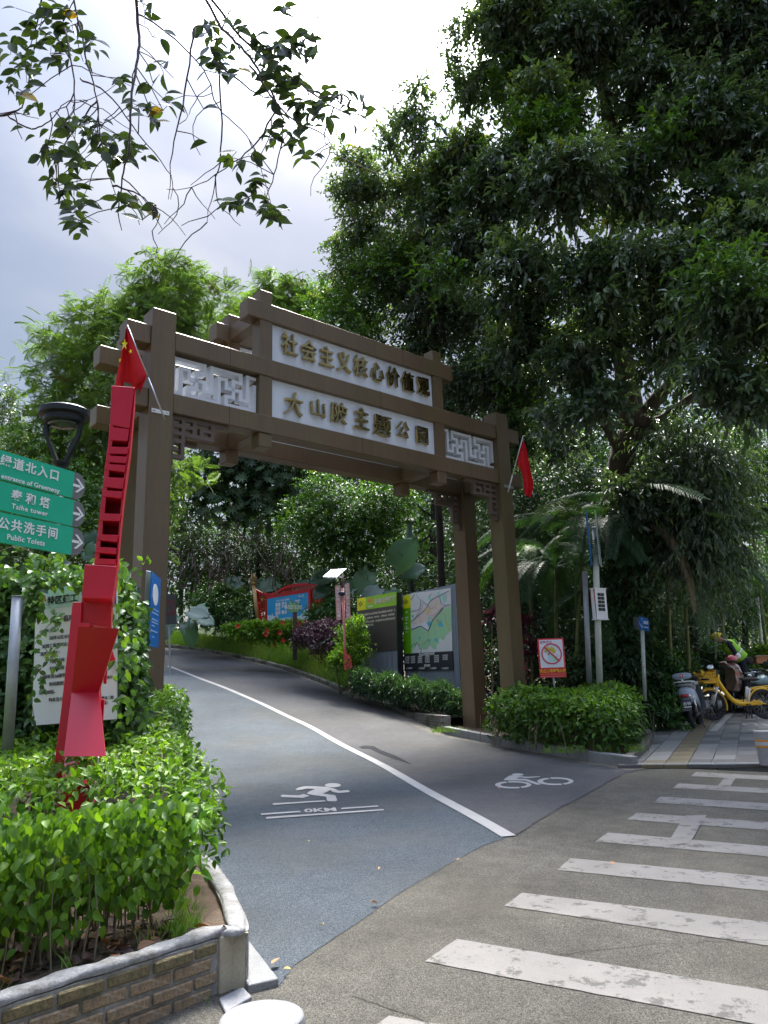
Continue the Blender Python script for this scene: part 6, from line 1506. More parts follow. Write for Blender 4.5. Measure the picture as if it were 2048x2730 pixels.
# bare undergrowth twigs
tk = tree('thicket', 'tangle of bare brown stems in the shade right of the left gate posts', (PP(470, 1330, 29).x, 29, 3.6)); tk['category'] = 'thicket'
tm = MB()
for _ in range(70):
    u, v = random.uniform(360, 640), random.uniform(1230, 1290); y = random.uniform(27, 31); pts = [Pt(u, v, y)]; a = random.uniform(-.6, .6) - PI / 2
    for _k in range(6): a += random.uniform(-.45, .45); u += math.cos(a) * 22; v += math.sin(a) * 22; pts.append(Pt(u, max(v, 1105), y + random.uniform(-.4, .4)))
    tm.tube([to_local(tk, q) for q in pts], [.03 * (1 - i / 8) * random.uniform(.5, 1.1) for i in range(7)], 4, cap=False)
tm.build('stem', pmat('brown_stem', (.085, .065, .05), .9), tk, 'stuff')
for k, (u, y) in enumerate(((445, 39), (395, 38), (505, 39), (612, 37), (770, 34), (660, 36), (575, 38))):
    tt_ = tree('slender_tree', ('thin dark trunk just right of the left gate posts', 'leaning dark trunk close beside the left gate post edge', 'dark trunk above the round bush', 'dark trunk above the left part of the red display board', 'dark trunk above the solar post', 'dark trunk above the right end of the red display board', 'dark trunk directly behind the gold-tipped flagpole')[k], (Pt(u, 1300, y).x, y, 2.5), 'slender trunks in the shade behind the gate')
    limb('trunk', [Vector((Pt(u, 1300, y).x, y, 2.0)), Pt(u + random.uniform(-8, 8), 1180, y), Pt(u + random.uniform(-20, 20), 1060, y), Pt(u + random.uniform(-25, 25), 900, y)], .11, .07, MAT['bark_dark'], tt_)
# far woodland that closes the view; it reads as one mass
fw_b = []
for k in range(46):
    x = -34 + k * 1.9 + random.uniform(-.6, .6)
    yy = random.uniform(37, 44) if x < 9 else random.uniform(44, 58)
    for z in (2.5, 6.5, 10.5): fw_b.append((np.array((x + random.uniform(-1, 1), yy + random.uniform(-2, 2), z + random.uniform(-1, 1))), 2.7 if not (z > 9 and x < 0) else 1.6))
fw_b = [b for b in fw_b if not (b[0][2] > 9 and b[0][0] < -6)]
crown('woodland', fw_b, 11000, 8, .34, .17, LM['forest'], None, droop=.4, Ltw=.9, tb=[-.08] * len(fw_b))
mid = [(380, 1150, 60, 33), (450, 1200, 60, 34), (530, 1180, 60, 34), (610, 1180, 60, 33), (680, 1230, 50, 33), (760, 1260, 50, 33), (840, 1250, 50, 34), (560, 1250, 50, 35), (470, 1270, 40, 35), (380, 1080, 60, 31), (410, 1260, 40, 33), (860, 1010, 60, 30), (800, 1010, 60, 30), (740, 1000, 50, 30), (620, 1280, 40, 34), (700, 1290, 40, 33), (820, 1300, 50, 31), (930, 1280, 50, 32), (990, 1250, 50, 30), (660, 960, 60, 30), (560, 960, 60, 31), (450, 960, 50, 30)]
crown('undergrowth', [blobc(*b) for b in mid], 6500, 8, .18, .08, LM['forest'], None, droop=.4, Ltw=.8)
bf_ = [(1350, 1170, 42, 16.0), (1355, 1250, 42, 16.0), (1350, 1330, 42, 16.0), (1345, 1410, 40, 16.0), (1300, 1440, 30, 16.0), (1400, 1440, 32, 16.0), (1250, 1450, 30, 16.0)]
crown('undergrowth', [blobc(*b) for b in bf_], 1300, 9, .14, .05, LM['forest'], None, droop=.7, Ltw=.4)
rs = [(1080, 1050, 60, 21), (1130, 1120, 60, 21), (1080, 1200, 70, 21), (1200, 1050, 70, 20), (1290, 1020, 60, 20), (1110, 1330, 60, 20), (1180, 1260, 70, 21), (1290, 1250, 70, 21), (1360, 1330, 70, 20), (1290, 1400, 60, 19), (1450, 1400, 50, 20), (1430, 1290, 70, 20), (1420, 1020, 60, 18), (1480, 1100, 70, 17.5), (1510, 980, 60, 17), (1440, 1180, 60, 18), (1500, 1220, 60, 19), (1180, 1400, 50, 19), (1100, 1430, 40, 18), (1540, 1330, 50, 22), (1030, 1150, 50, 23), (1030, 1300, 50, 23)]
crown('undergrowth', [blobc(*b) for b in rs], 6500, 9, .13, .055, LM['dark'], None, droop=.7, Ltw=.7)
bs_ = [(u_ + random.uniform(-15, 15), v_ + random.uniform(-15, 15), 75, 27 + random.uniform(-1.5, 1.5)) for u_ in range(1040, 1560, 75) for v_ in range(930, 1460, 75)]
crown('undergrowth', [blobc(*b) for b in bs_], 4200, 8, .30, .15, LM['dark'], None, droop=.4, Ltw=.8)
vt = tree('vine_tree', 'tree draped in drooping dark leaves between the palms and the pavement trees', (PP(1492, 1450, 20).x, 20, .5))
crown('crown', [blobc(*b) for b in ((1500, 1010, 60, 15.5), (1480, 1080, 60, 15.5), (1530, 1130, 60, 15.5), (1490, 1170, 50, 15.5), (1540, 1220, 45, 16), (1550, 1020, 50, 15.5), (1460, 960, 50, 15.5))], 1500, 12, .15, .045, LM['ficus'], vt, droop=1.5, tb=[-.12] * 7, Ltw=.8)
limb('trunk', [Vector((vt.location.x, 20, .2)), Pt(1495, 1250, 19.5), Pt(1490, 1050, 18.5)], .16, .08, MAT['bark_dark'], vt)
for k, (lab, bl, nt2, dr) in enumerate((('light leafy tree at the right edge above the big palm frond', ((1660, 960, 70, 23), (1600, 1000, 70, 23), (1610, 1060, 60, 23.5), (1660, 1090, 60, 23), (1570, 930, 50, 23.5)), 1500, .3), ('pale green tree over the pavement beyond the parked bikes', ((1600, 1260, 60, 27), (1650, 1230, 60, 26), (1650, 1310, 60, 27), (1590, 1330, 45, 28), (1640, 1380, 45, 29), (1700, 1300, 60, 27), (1560, 1270, 40, 27)), 1700, .6))):
    q = tree('pavement_tree', lab, (Pt(bl[0][0], 1440, bl[0][3]).x, bl[0][3], .5), 'trees beside the pavement')
    crown('crown', [blobc(*b) for b in bl], nt2, 10, .12, .055, LM['creeper'] if k else LM['bright'], q, droop=dr, tb=[-.12] * len(bl))
    limb('trunk', [Vector((q.location.x, q.location.y, .2)), Pt(bl[0][0] + 5, 1250, bl[0][3]), Pt(bl[0][0], bl[0][1], bl[0][3])], .12, .06, MAT['bark_dark'], q)
for k, (u, v0_, v1_, y) in enumerate(((1618, 1420, 1330, 30), (1632, 1420, 1300, 27), (1648, 1418, 1290, 25))):
    q = thing('bamboo_prop', ('farthest slim pale pole at the right edge behind the riders', 'middle slim pale pole at the right edge behind the riders', 'nearest slim pale pole at the right edge behind the riders')[k], 'pole', tuple(Pt(u, v0_, y)))
    MB().tube([to_local(q, Pt(u + 2, v0_ + 30, y)), to_local(q, Pt(u - 12, v1_, y))], .05, 8).build('shaft', MAT['white_pole'], q, smooth=True)

# ================================================================== palms
def palm_frond(L=2.1, seed=0, bend=1.0, dry=False):
    r = random.Random(seed); v = []; f = []
    def sp(t): return Vector((L * (t - .22 * bend * t * t), 0, L * (.62 * t - (.72 + .35 * bend) * t * t)))
    N_ = 22
    for i in range(N_):     # rachis as a thin three-sided tube
        t = i / (N_ - 1); p = sp(t); w = .014 * (1 - t) + .003
        v += [tuple(p + Vector((0, w, 0))), tuple(p + Vector((0, -w, 0))), tuple(p + Vector((0, 0, w)))]
    for i in range(N_ - 1):
        for k in range(3): a, b = i * 3 + k, i * 3 + (k + 1) % 3; f.append((a, b, b + 3, a + 3))
    n = 54
    for i in range(n):
        t = .16 + .84 * i / (n - 1); p = sp(t); tg_ = (sp(t + .01) - sp(t - .01)).normalized(); l = .50 * math.sin(PI * min(1, .22 + .74 * (t - .1))) ** .8 * r.uniform(.85, 1.1)
        for s in (-1, 1):
            dr = .30 + .5 * bend * t + r.uniform(-.1, .15) + (.5 if dry else 0)
            d1 = (Vector((0, s, 0)) * .8 + tg_ * .55 + Vector((0, 0, .25 - dr * .4))).normalized(); d2 = (d1 + Vector((0, 0, -dr - .35))).normalized()
            w = (tg_ * .015); a = len(v); m = p + d1 * l * .5; e = m + d2 * l * .55
            v += [tuple(p + w * .5), tuple(p - w * .5), tuple(m + w), tuple(m - w), tuple(e)]; f += [(a, a + 1, a + 3, a + 2), (a + 2, a + 3, a + 4)]
    return MB().add(v, f).mesh('frond', fix=False)
FR_M = [palm_frond(2.1, 1, .8), palm_frond(2.2, 2, 1.2), palm_frond(1.9, 3, 1.6), palm_frond(2.3, 4, .5)]
DRY = palm_frond(1.9, 9, 1.7, True)
for m_ in FR_M: m_.materials.append(LM['palm'])
DRY.materials.append(LM['dry'])
MAT['cane'] = pmat('green_cane', (.13, .15, .04), .6, var=.2, vscale=4, col2=(.10, .07, .04), c2scale=3)
def palm(u, vb, vc, y, nf, label, sc_=1.0, seed=0, lean=0, az=None, rad=.05, dry=0):
    r = random.Random(seed); b = Pt(u + lean, vb, y); b.z = hz(b.x, b.y); c = Pt(u, vc, y)
    t = thing('palm', label, 'palm', tuple(b), 0, 'palms behind the hedge')
    m = (b + c) / 2 + Vector((r.uniform(-.1, .1), 0, 0)); MB().tube([to_local(t, q) for q in smooth_line([b, m, c], 4)], [rad * 1.2, rad, rad, rad * .9, rad * .9, rad * .85, rad * .8, rad * .8, rad * .7], 10).build('trunk', MAT['cane'], t, smooth=True)
    for k in range(nf):
        o = bpy.data.objects.new('frond', DRY if k < dry else r.choice(FR_M)); COL.objects.link(o); o.parent = t
        o.location = to_local(t, c); a = 2 * PI * k / nf + r.uniform(-.35, .35) if az is None else az[k % len(az)] + r.uniform(-.1, .1)
        o.rotation_euler = (r.uniform(-.15, .15), r.uniform(-.75, .35), a) if k >= dry else (0, .15, -.75); s = sc_ * r.uniform(.85, 1.1); o.scale = (s, s, s)
        if k < dry: o['label'] = 'dead brown frond hanging down'
    return t
palm(1262, 1500, 1160, 16.3, 13, 'tall palm right behind the grey and white poles', 1.1, 3, -25)
palm(1365, 1480, 1150, 15.9, 14, 'palm with a dead brown frond right of the white pole', 1.12, 5, 10, dry=1)
palm(1200, 1500, 1225, 17.3, 12, 'slender palm between the gate posts and the dog sign', .95, 8, 10)
palm(1440, 1500, 1215, 16.6, 14, 'palm behind the small blue direction sign', 1.1, 11, 8)
palm(1560, 1450, 1230, 20.5, 12, 'palm at the bend above the yellow safety helmet', 1.05, 13, 0)
palm(1625, 1420, 1140, 24, 9, 'palm with bright fresh fronds at the right edge', 1.45, 17, 30)
palm(1305, 1500, 1310, 16.5, 11, 'low palm behind the white pole box', .7, 21, 0)
palm(1140, 1480, 1210, 18.4, 11, 'palm just right of the outer front gate post', .8, 23, 0)
palm(1480, 1470, 1310, 17.8, 9, 'low palm behind the grey motor scooter', .75, 27, 0)
palm(735, 1430, 1395, 21.5, 8, 'low feather palm at the foot of the pink solar post', .42, 31, 0, rad=.03)

# ================================================================== broad leaves
def heart(n=9, lob=.35):
    v = [(0, 0, 0)]; f = []; rows = []
    for i in range(n):
        t = i / (n - 1); x = t * 1.0; w = .46 * math.sin(PI * (t * .86 + .14)) ** .75 * (1 - .15 * t)
        z = -.22 * t * t; rp = .02 * (-1) ** i
        v += [(x - (.16 if i == 0 else .0), w, z + .10 * w + rp), (x, w * .5, z + .05 + rp), (x, 0, z), (x, -w * .5, z + .05 + rp), (x - (.16 if i == 0 else 0), -w, z + .10 * w + rp)]
    for i in range(n - 1):
        for k in range(4): a = 1 + i * 5 + k; f.append((a, a + 1, a + 6, a + 5))
    v.append((1.12, 0, -.32)); t_ = len(v) - 1
    for k in range(4): f.append((1 + (n - 1) * 5 + k, 2 + (n - 1) * 5 + k, t_))
    return MB().add(v, f).mesh('leaf', smooth=True, fix=False)
HEART = heart(); HEART.materials.append(LM['taro'])
def taro(spots, y, label, base):
    t = thing('elephant_ear', label, 'plant', tuple(base), 0, 'broad-leaved plants at the wood edge')
    for (u, v, s, az, tilt) in spots:
        c = Pt(u, v, y + random.uniform(-.4, .4)); o = bpy.data.objects.new('leaf', HEART); COL.objects.link(o); o.parent = t; o.location = to_local(t, c)
        d = Vector((math.cos(az), -.35, -math.sin(az) * 1.0)).normalized(); nn2 = Vector((0, -1, tilt)).normalized(); yv = nn2.cross(d).normalized(); zv = d.cross(yv)
        k = s / FD * y; o.matrix_local = Matrix.Translation(o.location) @ Matrix((d * k, yv * k, zv * k)).transposed().to_4x4()
        o.matrix_local = Matrix.Translation(to_local(t, c)) @ Matrix((d * k, yv * k, zv * k)).transposed().to_4x4()
        MB().tube([to_local(t, c), to_local(t, Vector(((c.x + base[0]) / 2, c.y + .2, (c.z + base[2]) / 2 + .1))), Vector((0, 0, 0))], [.012, .016, .02], 5).build('stalk', MAT['cane'], t)
tb0 = lambda u, v, y: (Pt(u, v, y).x, y, Pt(u, v, y).z)
taro([(800, 1235, 62, 2.2, .5), (850, 1225, 80, -.9, .35), (870, 1240, 55, -.3, .6), (820, 1270, 50, 2.6, .8), (775, 1260, 45, 2.9, .7), (840, 1275, 40, .8, .8)], 24.5, 'huge-leaved plant above the gap between the two information boards', tb0(830, 1340, 24.5))
taro([(740, 1215, 45, 2.4, .5), (765, 1235, 50, -.2, .6), (720, 1240, 55, 2.9, .7), (750, 1265, 50, .3, .9), (710, 1265, 45, 2.5, .8)], 26, 'broad-leaved plant behind the solar panel of the pink post', tb0(745, 1330, 26))
taro([(600, 1258, 48, 2.9, .6), (640, 1262, 45, .4, .6), (580, 1262, 40, 2.4, .8), (520, 1255, 45, 2.8, .6), (545, 1262, 48, .3, .7)], 31, 'broad-leaved plant behind the red display board', tb0(590, 1330, 31))
taro([(385, 1330, 42, 2.5, .9), (410, 1320, 48, .2, .9), (400, 1345, 45, .9, 1), (370, 1350, 45, 2.2, 1), (430, 1335, 40, .3, 1), (365, 1320, 36, 1.8, .9), (445, 1310, 36, 2.6, .8), (410, 1360, 40, 1.3, 1)], 25.5, 'broad-leaved clump on the bank right of the left gate posts', tb0(405, 1370, 25.5))
taro([(195, 1150, 42, 1.2, .3), (185, 1190, 40, .6, .4), (205, 1175, 30, 2.2, .4)], 8.6, 'pale broad-leaved plant between the green boards and the red sculpture', tb0(200, 1350, 8.6))

# ================================================================== shrubs on the bank
def shrub(name, label, bl, ntw, nl, L, W, mat, T=T2, group=None, **k):
    c = bl[0]; t = thing(name, label, 'shrub', (Pt(c[0], c[1], c[3]).x, c[3], Pt(c[0], c[1] + c[2], c[3]).z), 0, group)
    crown('foliage', [blobc(*b) for b in bl], ntw, nl, L, W, mat, t, T=T, **k); return t
shrub('round_bush', 'rounded dark green bush left of the red display board', ((465, 1300, 42, 30.5), (490, 1288, 36, 31), (512, 1305, 30, 30.5), (450, 1320, 30, 29.5), (522, 1335, 26, 29.8), (490, 1335, 34, 29.3)), 1500, 9, .12, .06, LM['hedge2'], Ltw=.3, droop=.2, up=.5)
shrub('glossy_bush', 'dark leafy bush against the right end of the red display board', ((700, 1335, 30, 24.5), (725, 1325, 28, 24.5), (715, 1352, 28, 24.2)), 420, 9, .16, .05, LM['hedge2'], Ltw=.3, droop=.3, up=.6)
shrub('hibiscus', 'low light green flowering shrub with red blooms before the red display board', ((500, 1362, 14, 26.3), (530, 1362, 18, 26.2), (560, 1362, 21, 26), (590, 1364, 22, 26), (615, 1365, 21, 25.8), (640, 1360, 18, 25.5)), 1300, 8, .10, .06, LM['hedge'], Ltw=.2, droop=.1, up=.6, tb=[.1] * 6)
hib = [o for o in COL.objects if o.name == 'hibiscus'][0]
for u, v in ((577, 1362), (576, 1370), (605, 1366), (612, 1383), (611, 1344), (648, 1347), (515, 1352)):
    c = to_local(hib, Pt(u, v, 25.1)); mb = MB()
    for k in range(5):
        a = 2 * PI * k / 5; mb.add([(c.x, c.y, c.z), (c.x + .06 * math.cos(a - .5), c.y - .05, c.z + .06 * math.sin(a - .5)), (c.x + .085 * math.cos(a), c.y - .07, c.z + .085 * math.sin(a)), (c.x + .06 * math.cos(a + .5), c.y - .05, c.z + .06 * math.sin(a + .5))], [(0, 1, 2, 3)])
    mb.build('bloom', flat('bloom_red', (.70, .02, .03), .6), hib)
shrub('purple_bush', 'low purple-brown fine-leaved bush behind the tulip-shaped sign', ((665, 1375, 24, 22.3), (690, 1370, 28, 22), (715, 1370, 30, 21.7), (738, 1378, 22, 21.5), (700, 1395, 26, 21.5), (735, 1400, 22, 21.2), (650, 1388, 15, 22.4)), 2300, 9, .055, .028, LM['purple'], Ltw=.22, droop=0, up=.7)
shrub('yellow_green_shrub', 'yellow-green ferny shrub between the pink post and the left information board', ((762, 1360, 20, 20.8), (765, 1390, 22, 20.8), (760, 1420, 24, 20.5), (740, 1430, 18, 20.3)), 420, 8, .14, .035, LM['hedge'], Ltw=.3, droop=.2, up=.5)
# grass on the bank, and edges
nb_ = 30000; S = rng.random(nb_) ** 1.25; Tt = rng.random(nb_) * .96
bp_ = np.array([bank_pt(s, t) for s, t in zip(S, Tt)])
gt_ = thing('grass', 'grass', 'grass'); COL.objects.unlink(gt_); bpy.data.objects.remove(gt_)
gd_ = rnd(nb_) * .45 + np.array([0, 0, 1]); gd_[:, 2] = np.abs(gd_[:, 2])
scatter('grass', TG, bp_, gd_, rnd(nb_), rng.uniform(.10, .24, nb_), .012, rng.normal(.55, .2, nb_) + .2 * np.sin(bp_[:, 0] * 2.1), LM['grass'])
def tuft(cx, cy, z, r, n, h=.12, name='grass'):
    a = rng.random(n) * 2 * PI; q = np.sqrt(rng.random(n)) * r; p = np.stack([cx + q * np.cos(a), cy + q * np.sin(a), np.full(n, z)], 1)
    return p, rnd(n) * .6 + np.array([0, 0, 1.0]), h * rng.uniform(.6, 1.3, n)
tp = [tuft(sm[i].x - .22 - random.random() * .1, sm[i].y + .02, WT - .05, .07, 26, .11) for i in range(3, 14)] + [tuft((wc + wd * s).x + wn.x * .2, (wc + wd * s).y + wn.y * .2, WT - .05, .06, 10, .10) for s in (.3, .7, 1.0, 1.25)] + [tuft((wc + wd * .12).x, (wc + wd * .12).y - .03, .02, .05, 30, .09)]
tp += [tuft(GK[-2].x + random.uniform(-.8, .5), GK[-2].y + random.uniform(.25, .5), .40, .15, 60, .12) for _ in range(6)] + [tuft(GK[1].x + random.uniform(-.6, .9), GK[1].y + random.uniform(.25, .6), hz(GK[1].x, GK[1].y) + .12, .15, 50, .12) for _ in range(7)]
pp2 = np.concatenate([t[0] for t in tp]); dd2 = np.concatenate([t[1] for t in tp]); hh2 = np.concatenate([t[2] for t in tp])
scatter('grass_tufts', TG, pp2, dd2, rnd(len(pp2)), hh2, .006, rng.normal(.5, .2, len(pp2)), LM['grass'])

# ================================================================== hedges
def in_poly(px, py, poly):
    ins = np.zeros(len(px), bool); n = len(poly)
    for i in range(n):
        x0, y0 = poly[i]; x1, y1 = poly[(i + 1) % n]; c = ((y0 > py) != (y1 > py)); xi = (x1 - x0) * (py - y0) / ((y1 - y0) + 1e-12) + x0; ins ^= c & (px < xi)
    return ins
def edge_dist(px, py, poly):
    d = np.full(len(px), 1e9); n = len(poly)
    for i in range(n):
        a = np.array(poly[i]); b = np.array(poly[(i + 1) % n]); ab = b - a; t = np.clip(((px - a[0]) * ab[0] + (py - a[1]) * ab[1]) / (ab @ ab + 1e-12), 0, 1)
        d = np.minimum(d, np.hypot(px - a[0] - t * ab[0], py - a[1] - t * ab[1]))
    return d
def hedge_pts(poly, N_, ztop, zbot, edge=.22, fill=.12, ybias=0):
    xs = np.array([p[0] for p in poly]); ys = np.array([p[1] for p in poly]); out = []
    tot = 0
    while tot < N_:
        px = rng.uniform(xs.min(), xs.max(), 40000); u = rng.random(40000); py = ys.min() + (ys.max() - ys.min()) * (u ** (1 + ybias)); m = in_poly(px, py, poly); px, py = px[m], py[m]
        e = edge_dist(px, py, poly); zt = ztop(px, py); zb = zbot(px, py); rnd_ = np.clip(1 - e / edge, 0, 1) ** 2 * .16
        h = rng.random(len(px)); near = e < edge; r = rng.random(len(px))
        z = np.where(near, zb + (zt - zb - rnd_) * h ** .7, zt - rng.exponential(.05, len(px)) - rnd_)
        keep = near | (r < .75) ; deep = (~near) & (r > 1 - fill); z = np.where(deep, zb + (zt - zb) * rng.random(len(px)), z); keep |= deep
        out.append(np.stack([px, py, z, np.where(near, 1.0, 0.0)], 1)[keep]); tot += keep.sum()
    return np.concatenate(out)[:N_]
# front left hedge
fh = [(q.x - .12, q.y) for q in sm if q.y > wc.y + .28]
fpoly = [tuple(wc + wn * .36 + Vector((-.24, .05))), *[(q.x - .17 + .25 * min(1, max(0, (q.y - 4.1) / 1.0)), q.y) for q in sm[6:]], (G(402, 1580).x + .15, 10.6), (G(402, 1580).x - .6, 12.2), (-6.5, 12), (-7, 5.2), tuple(wc + wd * wlen + wn * .36)]
def ztopf(x, y): return H(x, y) + .93 + .06 * np.sin(x * 3.1 + y) * np.sin(y * 2.3) + .05 * np.sin(x * 11) * np.sin(y * 9) + .28 * sstep(6.0, 9.5, y)
def zbotf(x, y): return np.maximum(WT - .05, H(x, y)) + .20
hg = thing('front_hedge', 'bright green leafy hedge filling the front left planter round the red sculpture', 'hedge', (wc.x - 1, wc.y + 1, WT - .06))
q = hedge_pts(fpoly, 36000, ztopf, zbotf, .25, .10, ybias=.8)
dist = np.linalg.norm(q[:, :3] - np.array([0, 0, CAMZ]), axis=1)
vis = (q[:, 0] / q[:, 1] > -.62)
score = np.where(vis, dist + rng.random(len(q)) * .35, 99); order = np.argsort(score)
nearI = order[:300]; rest = order[300:]
def hdirs(n, up=.35): return rnd(n) * .9 + np.array([0, -.35, up - .45])
qq = q[rest]; sz = np.where(qq[:, 1] < 6, 1.0, 1.15)
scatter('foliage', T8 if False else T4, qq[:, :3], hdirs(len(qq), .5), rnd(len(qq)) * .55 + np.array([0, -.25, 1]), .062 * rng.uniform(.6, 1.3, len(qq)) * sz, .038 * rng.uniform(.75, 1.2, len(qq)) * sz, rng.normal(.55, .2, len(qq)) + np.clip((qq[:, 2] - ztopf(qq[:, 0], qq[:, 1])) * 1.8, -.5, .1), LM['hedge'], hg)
LV = []
for k in range(4):
    st8 = [(0, 0), (.06, .12), (.16, .30), (.28, .42), (.42, .46), (.58, .41), (.74, .28), (.88, .12), (1, 0)]
    v_, f_ = tmpl(st8, .12 + .08 * k, .12 + .12 * k); v_ = v_.copy(); v_[:, 1] *= .62; v_[:, 1] += .03 * np.sin(v_[:, 0] * 3 + k) * (k - 1.5)
    me = MB().add([tuple(a) for a in v_], [tuple(a) for a in f_]).mesh('leaf', smooth=True, fix=False); me.materials.append(LM['hedge_obj']); LV.append(me)
for i in nearI:
    o = bpy.data.objects.new('leaf', random.choice(LV)); COL.objects.link(o); o.parent = hg
    d = Vector((random.uniform(-1, 1), random.uniform(-1, .5), random.uniform(-.8, .35))).normalized(); n_ = Vector((random.uniform(-.5, .5), random.uniform(-.9, 0), 1)); yv = n_.cross(d).normalized(); zv = d.cross(yv); s = random.uniform(.060, .100)
    o.matrix_local = Matrix.Translation(Vector(q[i, :3]) - Vector(hg.location)) @ Matrix((d * s, yv * s, zv * s)).transposed().to_4x4()
sm_ = MB()
ne = 0
while ne < 170:
    s_ = random.uniform(.05, 2.3); dpt = random.uniform(.22, .75); p0 = wc + wd * s_ + wn * dpt
    if s_ < .5 and dpt < .4: continue
    ne += 1; z0 = WT - .05; x, y = p0.x, p0.y; zt = float(ztopf(x, y)) - random.uniform(.05, .3); a = [Vector((x, y, z0))]
    for k in range(1, 4): x += random.uniform(-.025, .025); y += random.uniform(-.025, .025); a.append(Vector((x, y, z0 + (zt - z0) * k / 3)))
    sm_.tube([to_local(hg, t) for t in a], [.0045, .0038, .003, .002], 5, cap=False)
for _ in range(16):
    k = random.randrange(9, 16); q0 = sm[k]; x, y = q0.x - random.uniform(.34, .5), q0.y + random.uniform(-.05, .05); z0 = WT - .05; zt = float(ztopf(x, y)) - .15; sm_.tube([to_local(hg, Vector((x, y, z0))), to_local(hg, Vector((x + random.uniform(-.05, .05), y, (z0 + zt) / 2))), to_local(hg, Vector((x + random.uniform(-.06, .06), y, zt)))], [.004, .0035, .002], 5, cap=False)
sm_.build('stems', MAT['stem'], hg, 'stuff', smooth=True)
# hanging lower leaves on the bare stems
nlow = 4200; s_ = rng.random(nlow) * 2.4; dp = rng.uniform(.24, .62, nlow); lp = np.stack([wc.x + wd.x * s_ + wn.x * dp, wc.y + wd.y * s_ + wn.y * dp, WT + .06 + rng.random(nlow) ** .75 * .52], 1)
scatter('lower_leaves', T8, lp, rnd(nlow) * .6 + np.array([0, -.3, -.7]), rnd(nlow) * .4 + np.array([0, -1, .5]), .062 * rng.uniform(.6, 1.35, nlow), .038, rng.normal(.42, .18, nlow), LM['hedge'], hg)
# leaf litter on the planter soil
nl_ = 420; s_ = rng.random(nl_) * 2.6; dp = rng.uniform(.14, .9, nl_); lp = np.stack([wc.x + wd.x * s_ + wn.x * dp, wc.y + wd.y * s_ + wn.y * dp, np.full(nl_, WT - .035)], 1)
scatter('leaf_litter', T8, lp, rnd(nl_) * np.array([1, 1, .25]), rnd(nl_) * .5 + np.array([0, 0, 1]), .085 * rng.uniform(.5, 1.2, nl_), .05, rng.random(nl_), LM['litter'])
# hedge of the right bed
hp_ = [G(u, v, .15) for u, v in ((1075, 1598), (1110, 1606), (1180, 1616), (1260, 1626), (1330, 1630), (1385, 1618), (1402, 1590))]
rpoly = [(p.x, p.y + .16) for p in hp_] + [(hp_[-1].x + .15, hp_[-1].y + 1.3), (hp_[-1].x + .1, hp_[-1].y + 2.3), (hp_[0].x + 1.0, hp_[0].y + 1.6), (hp_[0].x - .15, hp_[0].y + .75)]
def ztr(x, y): return H(x, y) + .92 + .05 * np.sin(x * 3.3) + .04 * np.sin(x * 9 + y * 7)
hr = thing('right_hedge', 'clipped glossy green hedge in the bed beside the right gate posts', 'hedge', (hp_[3].x, hp_[3].y, .4))
q = hedge_pts(rpoly, 9500, ztr, lambda x, y: H(x, y) + .12, .30, .10)
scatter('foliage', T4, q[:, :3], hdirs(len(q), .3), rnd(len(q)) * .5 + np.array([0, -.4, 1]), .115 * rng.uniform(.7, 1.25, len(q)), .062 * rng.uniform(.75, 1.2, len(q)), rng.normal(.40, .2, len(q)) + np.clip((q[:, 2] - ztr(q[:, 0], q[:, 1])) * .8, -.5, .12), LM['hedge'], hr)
hs = MB()
for _ in range(22):
    a = random.choice(rpoly[:7]); x, y = a[0] + random.uniform(-.3, .3), a[1] + random.uniform(.05, .4); hs.tube([to_local(hr, Vector((x, y, hz(x, y) + .08))), to_local(hr, Vector((x + random.uniform(-.1, .1), y, hz(x, y) + .55)))], [.008, .005], 5, cap=False)
hs.build('stems', MAT['stem'], hr, 'stuff')
# shrubbery beyond that hedge, beside the parked scooter
shrub('verge_bush', 'loose dark leafy bush along the pavement behind the grey scooter', ((1415, 1545, 26, 15.4), (1425, 1500, 34, 16), (1440, 1540, 24, 16), (1462, 1475, 30, 19.0), (1515, 1425, 34, 20.5), (1560, 1425, 30, 21.5), (1450, 1440, 36, 18.5), (1420, 1450, 24, 16)), 1500, 10, .15, .045, LM['hedge2'], Ltw=.35, droop=.3, up=.4)
shrub('far_verge_bush', 'light green bushes beyond the worker at the right edge', ((1620, 1425, 20, 24), (1650, 1420, 22, 24), (1680, 1425, 26, 24), (1600, 1430, 16, 24)), 500, 8, .14, .07, LM['hedge'], Ltw=.3, droop=.1, up=.4)
